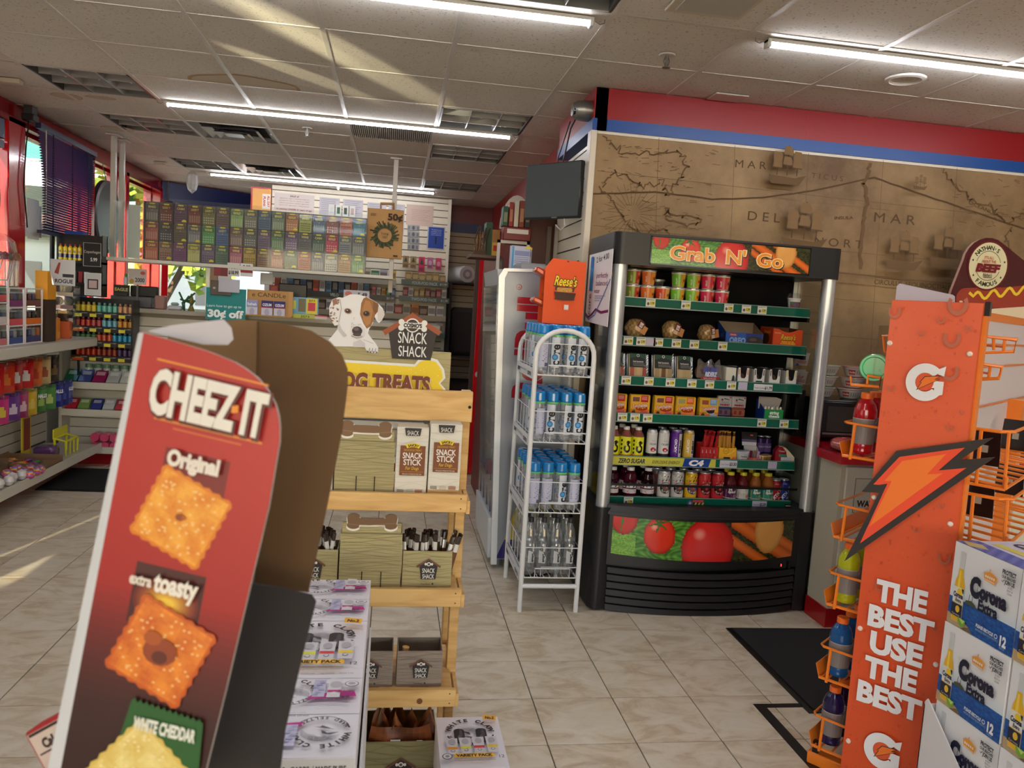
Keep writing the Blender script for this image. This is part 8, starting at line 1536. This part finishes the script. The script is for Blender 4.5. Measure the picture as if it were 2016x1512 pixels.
sign('lottery_poster',-.865,1.336,-.565,1.369,6.79,(180,186,70),lambda P,w,h:(P.rect(.2,0,w,h,(206,190,184)),P.rect(.2,h*.7,w,h,(200,50,50)),P.text('JULY 6',.12,h*.5,.018,(80,80,40),w=.07,bold=.03)),'yellow green lottery poster lettered JULY 6, standing on the counter');sign('price_card',-.445,1.53,-.225,1.6,6.95,(190,188,196),lambda P,w,h:(P.ell(.04,.036,.03,.022,(200,110,90)),P.text('5 49',.16,.035,.034,(50,50,56),w=.08,bold=.04)),'grey price card lettered 5 49');put('card_stand',MB((120,120,120)).box(-.36,6.952,1.336,-.34,6.965,1.55).mesh('card_stand',SATIN),None,label='thin stand holding the 5 49 price card',cat='stand')
for nm,x0,z0,x1,z1,y0,y1,c,lb,ct_ in(('till',-2.36,1.336,-2.03,1.43,7.0,7.25,(90,90,92),'grey till behind the energy shots','till'),('till_display',-2.22,1.43,-2.0,1.52,7.05,7.1,(26,30,30),'black till display with a green line','display'),('counter_screen',-1.0,1.45,-.76,1.62,7.0,7.05,(34,36,36),'black screen behind the scent display','monitor'),('white_tablet',-1.17,1.6,-1.06,1.7,7.1,7.11,(206,210,214),'white tablet on a stalk under the ticket case','tablet'),('clutter_box',-1.98,1.336,-1.9,1.45,6.9,6.98,(150,110,100),'small brown box by the till','box'),('red_box',-1.12,1.336,-1.03,1.6,7.2,7.3,(200,90,80),'pinkish red box behind the tan display','box')):
 put(nm,MB(c).box(x0,y0,z0,x1,y1,z1,b=.008).box((x0+x1)/2-.02,y0+.01,1.3355,(x0+x1)/2+.02,y0+.035,z0+.004).mesh(nm,SATIN),None,label=lb,cat=ct_)
sign('number_card',-2.215,1.53,-2.07,1.66,6.98,(206,200,196),lambda P,w,h:(P.text('2000',w*.64,h*.3,.035,(70,66,70),w=.075,bold=.03),P.ell(w*.8,h*.75,.02,.015,(206,90,90)),P.ell(w*.2,h*.2,.02,.02,(190,150,60))),'pale card lettered 2000 above the till');put('card_post',MB((90,90,90)).box(-2.15,6.985,1.336,-2.135,6.995,1.56).mesh('card_post',SATIN),None,label='thin post behind the card lettered 2000',cat='stand')
bottle_thing('sanitiser_bottle','sanit','small white bottle with a green cap beside the card lettered 2000',(-2.245,7.02,1.43+.09),[(.016,0),(.018,.004),(.018,.06),(.01,.07)],(206,220,226),(40,160,70),(.012,.07,.095),None,None,SATIN)
put('till_tray',MB((70,70,72)).box(-2.33,6.99,1.43,-2.225,7.06,1.519).mesh('till_tray',SATIN),None,label='dark block under the green-capped bottle',cat='block')
m=MB((56,100,66));[m.tube([(-1.74+.03*math.cos(k*2.1),6.95,1.336),(-1.74+.05*math.cos(k*2.1),6.95+.03*math.sin(k),1.40),(-1.74+.07*math.cos(k*1.3),6.95,1.43+.03*(k%3))],.008,5)for k in range(7)];m.lathe([(.03,0),(.012,.05),(.02,.09),(.008,.14),(0,.15)],12,(-1.70,6.95,1.336),(120,110,50));put('hookah_ornament',m.mesh('hookah_ornament',GLOSS),None,label='small green and brass ornament standing on the counter',cat='ornament')
put('tissue_pack',MB((190,190,196)).box(-1.88,6.9,1.336,-1.77,7.0,1.375,b=.012).box(-1.86,6.92,1.375,-1.8,6.98,1.40,(150,170,160),b=.012).mesh('tissue_pack',SATIN),None,label='crumpled pale packets on the counter',cat='package')
for k in range(5):bottle_thing('lighter_fluid','lfl','yellow lighter fluid bottle with a red cap, %s of five by the window'%nth(k),(-2.665+.036*k,6.79,1.69),[(.014,0),(.016,.004),(.016,.1),(.008,.112)],(230,200,30),(170,30,30),(.008,.11,.128),[(.0164,lambda P:(P.rect(-.03,.02,.03,.05,(60,60,110),nx=8),P.text('FUEL',0,.07,.014,(60,60,110),w=.022,bold=.03)))],'yellow lighter fluid bottles',GLOSS)
t=thing('tobacco_shelf','dark tobacco shelf unit in the corner by the window','shelf',(0,0,0));put('boards',MB((34,32,32)).box(-2.72,6.76,1.67,-2.34,6.87,1.69).box(-2.72,6.76,1.5,-2.34,6.87,1.515).box(-2.72,6.85,1.41,-2.34,6.87,1.9).box(-2.735,6.76,.95,-2.72,6.815,1.9).box(-2.35,6.76,1.41,-2.34,6.87,1.9).mesh('boards',SATIN),t)
for k in range(8):put('tobacco_pouch',cached(('tp',k%3),lambda:MB(((60,50,46),(150,40,40),(190,190,184))[k%3]).box(-.016,0,0,.016,.05,.09,b=.003).mesh('tobacco_pouch',CARD)),None,(-2.68+.042*k,6.775,1.5155),None,'small tobacco pack on the corner shelf, %s from the window'%nth(k),'package','tobacco packs on the corner shelf')
sign('tobacco_sign',-2.48,1.65,-2.35,1.84,6.75,(24,22,22),lambda P,w,h:(P.text('Copenhagen',w*.5,h*.62,.022,(206,200,190),w=w*.94),P.text('5.99',w*.6,h*.3,.028,(226,224,220),w=.05,bold=.02),P.line([(0,.003),(w,.003),(w,h-.003),(0,h-.003)],.005,(190,190,188),closed=True)),'black tobacco sign with a white frame in the corner');sign('tobacco_sign',-2.46,1.42,-2.34,1.6,6.73,(206,204,200),lambda P,w,h:(P.rect(.02,.05,.1,.13,(60,40,40)),P.rect(.03,.06,.09,.12,(200,170,166)),P.line([(0,.003),(w,.003),(w,h-.003),(0,h-.003)],.006,(236,236,234),closed=True)),'pale sign with a white frame below the black one');sign('eagle_sign',-2.32,1.45,-2.2,1.515,6.96,(40,38,38),lambda P,w,h:P.text('EAGLE',w/2,h/2,.026,(200,196,120),w=w*.86,bold=.04),'small dark sign lettered EAGLE by the till')
put('blue_carton',MB((30,70,160)).box(-2.68,6.90,1.335,-2.54,7.0,1.93,b=.004).mesh('blue_carton',CARD),None,label='blue carton standing behind the yellow bottles',cat='box')
# --------- partition wall goods
YW=9.525
sign('notice',-1.44,2.49,-.99,2.69,YW,(206,196,190),lambda P,w,h:(P.text('SALE of',w/2,h*.86,.02,(130,50,50),w=.1,bold=.03),[P.text(st,w/2,h*(.72-.13*k),.014,(150,90,90),w=.34)for k,st in enumerate(('cigarettes, cigars, chewing tobacco,','powdered tobacco, shisha or other','tobacco products, herbal cigarettes,','electronic cigarettes, rolling papers'))],P.text('to persons UNDER 21 years of age',w/2,h*.1,.018,(150,50,50),w=.4,bold=.03)),'white and red notice about the sale of tobacco to minors')
for k,(x0,x1,z0,z1)in enumerate(((-.93,-.70,2.44,2.68),(-.66,-.43,2.44,2.68),(-.38,-.16,2.46,2.665),(-.13,.06,2.3,2.67))):sign('notice',x0,z0,x1,z1,YW-.001,(186,182,188),lambda P,w,h:lines(P,.02,w-.02,h-.02,7,.022,(150,146,156)),'grey printed notice on the slatted wall, %s from the sale notice'%nth(k),group='grey notices on the slatted wall')
for k in range(4):sign('vape_pack',-.82+.08*k,2.475,-.755+.08*k,2.60,YW-.03,(206,204,196),lambda P,w,h,k=k:(P.rect(.015,h*.2,w-.015,h*.8,((190,200,190),(50,90,60),(50,70,56),(170,150,140))[k])),'tall vape pack hung on the slatted wall, %s of four'%nth(k),'package',.025,'vape packs on the slatted wall')
sign('notice',.08,2.44,.40,2.68,YW-.002,(196,172,156),lambda P,w,h:lines(P,.06,w-.04,h-.06,7,.02,(166,140,126),.004),'pinkish printed notice on the slatted wall')
for k in range(4):sign('bank_note_print',.10+.004*k,2.375-.075*k,.245,2.44-.075*k,YW-.003,(150,150,152),lambda P,w,h:(P.ell(w/2,h/2,.016,.024,(80,80,84)),P.rect(.01,.01,.03,.05,(110,110,114)),P.rect(w-.03,.01,w-.01,.05,(110,110,114))),'grey bank note print taped up, %s from the top'%nth(k),'print',.002,'bank note prints')
sign('blue_poster',.34,2.175,.55,2.445,YW-.003,(190,190,196),lambda P,w,h:(P.rect(.014,.01,w-.01,h-.01,(22,62,150)),[P.text(st,w/2,h-.04-.02*k,.012,(190,200,226),w=.12)for k,st in enumerate(('Tobacco','smoking can be','harmful to you','and others'))],P.poly([(w*.46,.06),(w*.54,.06),(w*.56,.15),(w*.44,.15)],(10,20,50))),'bright blue poster at the open end of the slatted wall')
for k,(x,c,h)in enumerate(((.10,(150,120,80),.13),(.19,(160,130,90),.13),(.29,(200,40,90),.17),(.39,(180,110,150),.12),(.49,(206,70,110),.13))):sign('hanging_pack',x-.035,2.06-h,x+.035,2.07,YW-.05,c,lambda P,w,h,c=c:(P.poly([(w*.2,h*.5),(w*.8,h*.5),(w*.5,h*.95)],(50,70,46))if c[2]<100 else P.ell(w/2,h*.5,.02,.03,mixc(c,(250,220,220),.5)),P.rect(.01,.01,w-.01,h*.3,mixc(c,(60,40,40),.4))),'%s pack hanging under the posters'%('tan pine tree scent','second tan pine tree scent','long pink','lilac','round pink')[k],'package',.012,'packs hanging under the posters')
t=thing('tobacco_wall_shelves','dark tobacco shelves fixed along the slatted partition','shelf',(0,0,0))
def wshelf(x0,x1,z,strip,words=None,wx=.2):
 s_=put('shelf',MB((60,58,56)).box(x0,9.3,z-.012,x1,9.525,z).mesh('shelf',SATIN),t);put('front_strip',MB(strip).box(x0,9.285,z-.05,x1,9.30,z+.012).mesh('front_strip',SATIN),s_)
 if words:P=Print();P.text(words,(x0+x1)/2,z-.02,.034,(150,160,160),w=wx,bold=.05);P.text('$11.99',x1-.06,z-.02,.026,(206,206,200),w=.08);put('lettering',P.mesh('lettering',CARD,o=(0,9.2845,0)),s_)
G1=(58,76,72)
wshelf(.06,.61,1.775,G1,'FOUR-POD PACK',.3);wshelf(.04,.63,1.585,G1,'TWO-POD PACK',.3);wshelf(-1.4,.0,1.575,(40,38,40),'VELO',.1);wshelf(-1.4,.6,1.37,(150,140,120));wshelf(-1.4,.6,1.17,(50,90,76));wshelf(-1.4,.6,.97,(120,116,110));wshelf(-1.4,.0,1.76,(150,146,136))
def packs(x0,x1,z,n,cols,h,what,where):
 w=(x1-x0)/n
 for k in range(n):
  c=cols[k%len(cols)];hh=h*(1-.12*(k%3==2))
  put('tobacco_pack',cached(('tpk',c,round(w,3),hh),lambda:MB(c).box(.004,0,0,w-.006,.06,hh,b=.002).box(.01,-.0008,hh*.25,w-.012,0,hh*.75,mixc(c,(230,220,200)if sum(c)<330 else(60,50,46),.45)).mesh('tobacco_pack',CARD)),None,(x0+w*k,9.31,z+.0006),None,'%s on the %s, %s from its window end'%(what,where,nth(k)),'package','%ss on the %s'%(what,where))
packs(.1,.58,1.775,6,[(150,118,50),(140,108,44)],.1,'gold pod pack','four-pod shelf');packs(.08,.6,1.585,8,[(130,40,40),(196,190,186),(146,116,56),(150,120,56),(110,60,46),(96,50,44)],.11,'pod pack','two-pod shelf')
packs(-.28,.0,1.575,5,[(206,120,120),(196,196,196),(190,140,50),(60,110,70),(60,90,150)],.1,'round pouch tin','tin shelf');packs(-1.38,-.3,1.575,15,[(206,90,60),(206,206,204),(90,130,170),(40,44,48),(80,110,150),(60,56,60)],.16,'vape box','tin shelf');packs(-1.38,0,1.76,14,[(190,180,160),(60,120,80),(170,170,180),(206,170,80),(100,100,110)],.12,'small vape pack','upper vape shelf')
packs(-1.38,.58,1.37,20,[(206,204,202),(200,200,204),(150,60,50),(190,180,160),(206,130,70),(90,60,50)],.13,'cigarette pack','third shelf');packs(-1.38,.58,1.17,20,[(90,110,130),(180,176,170),(60,90,150),(70,110,80),(190,186,180),(50,50,56)],.13,'cigarette pack','fourth shelf')
t=thing('menu_board','orange menu board in a red frame beside the slatted partition','sign',(0,0,0));put('frame',MB((170,26,34)).box(-1.70,9.5,2.46,-1.475,9.53,2.735).mesh('frame',SATIN),t);put('panel',MB((222,160,84)).box(-1.68,9.495,2.46,-1.475,9.5,2.715).mesh('panel',CARD),t);P=Print();P.rect(-1.57,2.49,-1.48,2.66,(222,214,206));P.text('ALL DAY',-1.5,2.575,.026,(190,50,50),rot=-PI/2,w=.13,bold=.04);P.text('PLANS',-1.545,2.575,.026,(190,50,50),rot=-PI/2,w=.11,bold=.04);put('print',P.mesh('print',CARD,o=(0,9.4945,0)),t);put('hanger',MB((150,140,130)).tube([(-1.6,9.52,2.73),(-1.6,9.52,2.79)],.004,5).mesh('hanger',METAL),t)
sign('window_poster',-2.22,1.36,-2.06,1.80,10.36,(206,200,190),lambda P,w,h:(P.rect(.01,h*.3,w-.01,h*.62,(206,130,90)),P.rect(.01,.01,w-.01,h*.26,(70,70,80)),P.text('$4.99',w/2,h*.2,.04,(226,226,226),w=.12,bold=.04)),'poster with an orange picture in the corner window','poster')
# --------- outdoors, seen through the windows
struct('ground',MB((150,146,138)).box(-40,-25,-.4,-3.05,45,-.21),MATTE);struct('pavement',MB((186,180,168)).box(-5.2,-25,-.212,-3.0,45,-.06).box(-5.2,11.2,-.212,8,16,-.06),MATTE)
struct('lawn',MB((96,128,60)).box(-40,16,-.21,-10,45,-.17).box(-40,-25,-.21,-13,16,-.17),MATTE)
LEAF=paint('sunlit_leaves',.7,noise=.25,nscale=3)
def tree(x,y,h,r,c,label):
 t=thing('tree',label,'tree',(x,y,-.2),0,'trees beyond the windows');q=random.Random(int(abs(x*7+y*3)))
 put('trunk',MB((92,74,56)).tube([(0,0,0),(.05,.02,h*.3),(.0,.1,h*.6)],.13,8).tube([(.04,.02,h*.3),(.5,.2,h*.55)],.07,6).mesh('trunk',MATTE),t)
 m=MB();n=1500
 for k in range(n):
  a,b=q.uniform(0,2*PI),q.uniform(-.7,1.5);rr_=r*q.uniform(.45,1)**.6;p=Vector((rr_*math.cos(a)*math.cos(b*.8),rr_*math.sin(a)*math.cos(b*.8),h*.62+rr_*math.sin(b)*.9+.2*math.sin(5*a)))
  s_=q.uniform(.1,.22);u=Vector((q.uniform(-1,1),q.uniform(-1,1),q.uniform(-1,1))).normalized();v=u.cross(Vector((q.uniform(-1,1),q.uniform(-1,1),.5))).normalized()
  m.quad(p-u*s_,p-v*s_*.5,p+u*s_,p+v*s_*.5,mixc(c,(206,206,70),q.random()*.7))
 put('foliage',m.mesh('foliage',LEAF),t,kind='stuff')
for x,y,h,r,c,l in((-9,14,5,2.4,(86,124,44),'yellow green tree seen beyond the blue blind'),(-4.7,16.6,4.2,1.6,(110,140,50),'yellow green tree seen under the ticket case'),(-15.5,16,6,2.6,(70,108,44),'tall green tree far beyond the corner window'),(-9.6,8.8,3.6,1.7,(96,132,50),'bushy tree beyond the window behind the yellow bottles'),(-11,4.6,4,2.0,(90,128,48),'tree beyond the window at the photo edge')):tree(x,y,h,r,c,l)
t=thing('fuel_canopy','white and teal forecourt canopy outside the window','canopy',(0,0,0));put('deck',MB((232,232,228)).box(-14,19,3.55,-6.0,27,4.1).mesh('deck',MATTE),t);put('teal_band',MB((40,160,140)).box(-14.05,18.95,4.1,-5.95,27.05,4.6).mesh('teal_band',SATIN),t)
for x,y in((-7.4,20.5),(-12.6,20.5),(-7.4,25.6),(-12.6,25.6)):put('post',MB((220,218,210)).box(x-.15,y-.15,-.21,x+.15,y+.15,3.55).mesh('post',MATTE),t)
t=thing('house','white building across the street','building',(0,0,0));put('wall',MB((226,222,212)).box(-22,30,-.2,-4.2,36,3.0).mesh('wall',MATTE),t);put('roof',MB((120,100,90)).prism([(-22.4,3.0),(-3.8,3.0),(-6,4.8),(-20,4.8)],(0,29.7,0),(1,0,0),(0,0,1),(0,6.6,0)).mesh('roof',MATTE),t)
for k in range(5):put('window',MB((90,100,110)).box(-20+3.2*k,29.97,.9,-18.8+3.2*k,30.01,2.1).mesh('window',GLOSS),t)
# unseen roof and window sheets added to block and shape the sunlight
struct('front_canopy_roof',MB((206,204,198)).box(-7,-8.6,2.7,6.5,-2.72,3.0),MATTE)
for k,(y0,y1,z0,z1)in enumerate(((-2.45,.30,.96,2.6),(.95,1.62,.96,2.6),(1.72,4.74,.96,2.6),(.30,.95,.96,1.38),(.30,.95,1.7,2.6),(1.62,1.72,.96,1.25),(1.62,1.72,1.66,2.6))):put('window_sheet',MB((206,204,198)).box(-2.835,y0,z0,-2.825,y1,z1).mesh('window_sheet',CARD),None,label='opaque poster sheet covering a side window, %s of seven'%nth(k),cat='poster',group='poster sheets over the side windows')
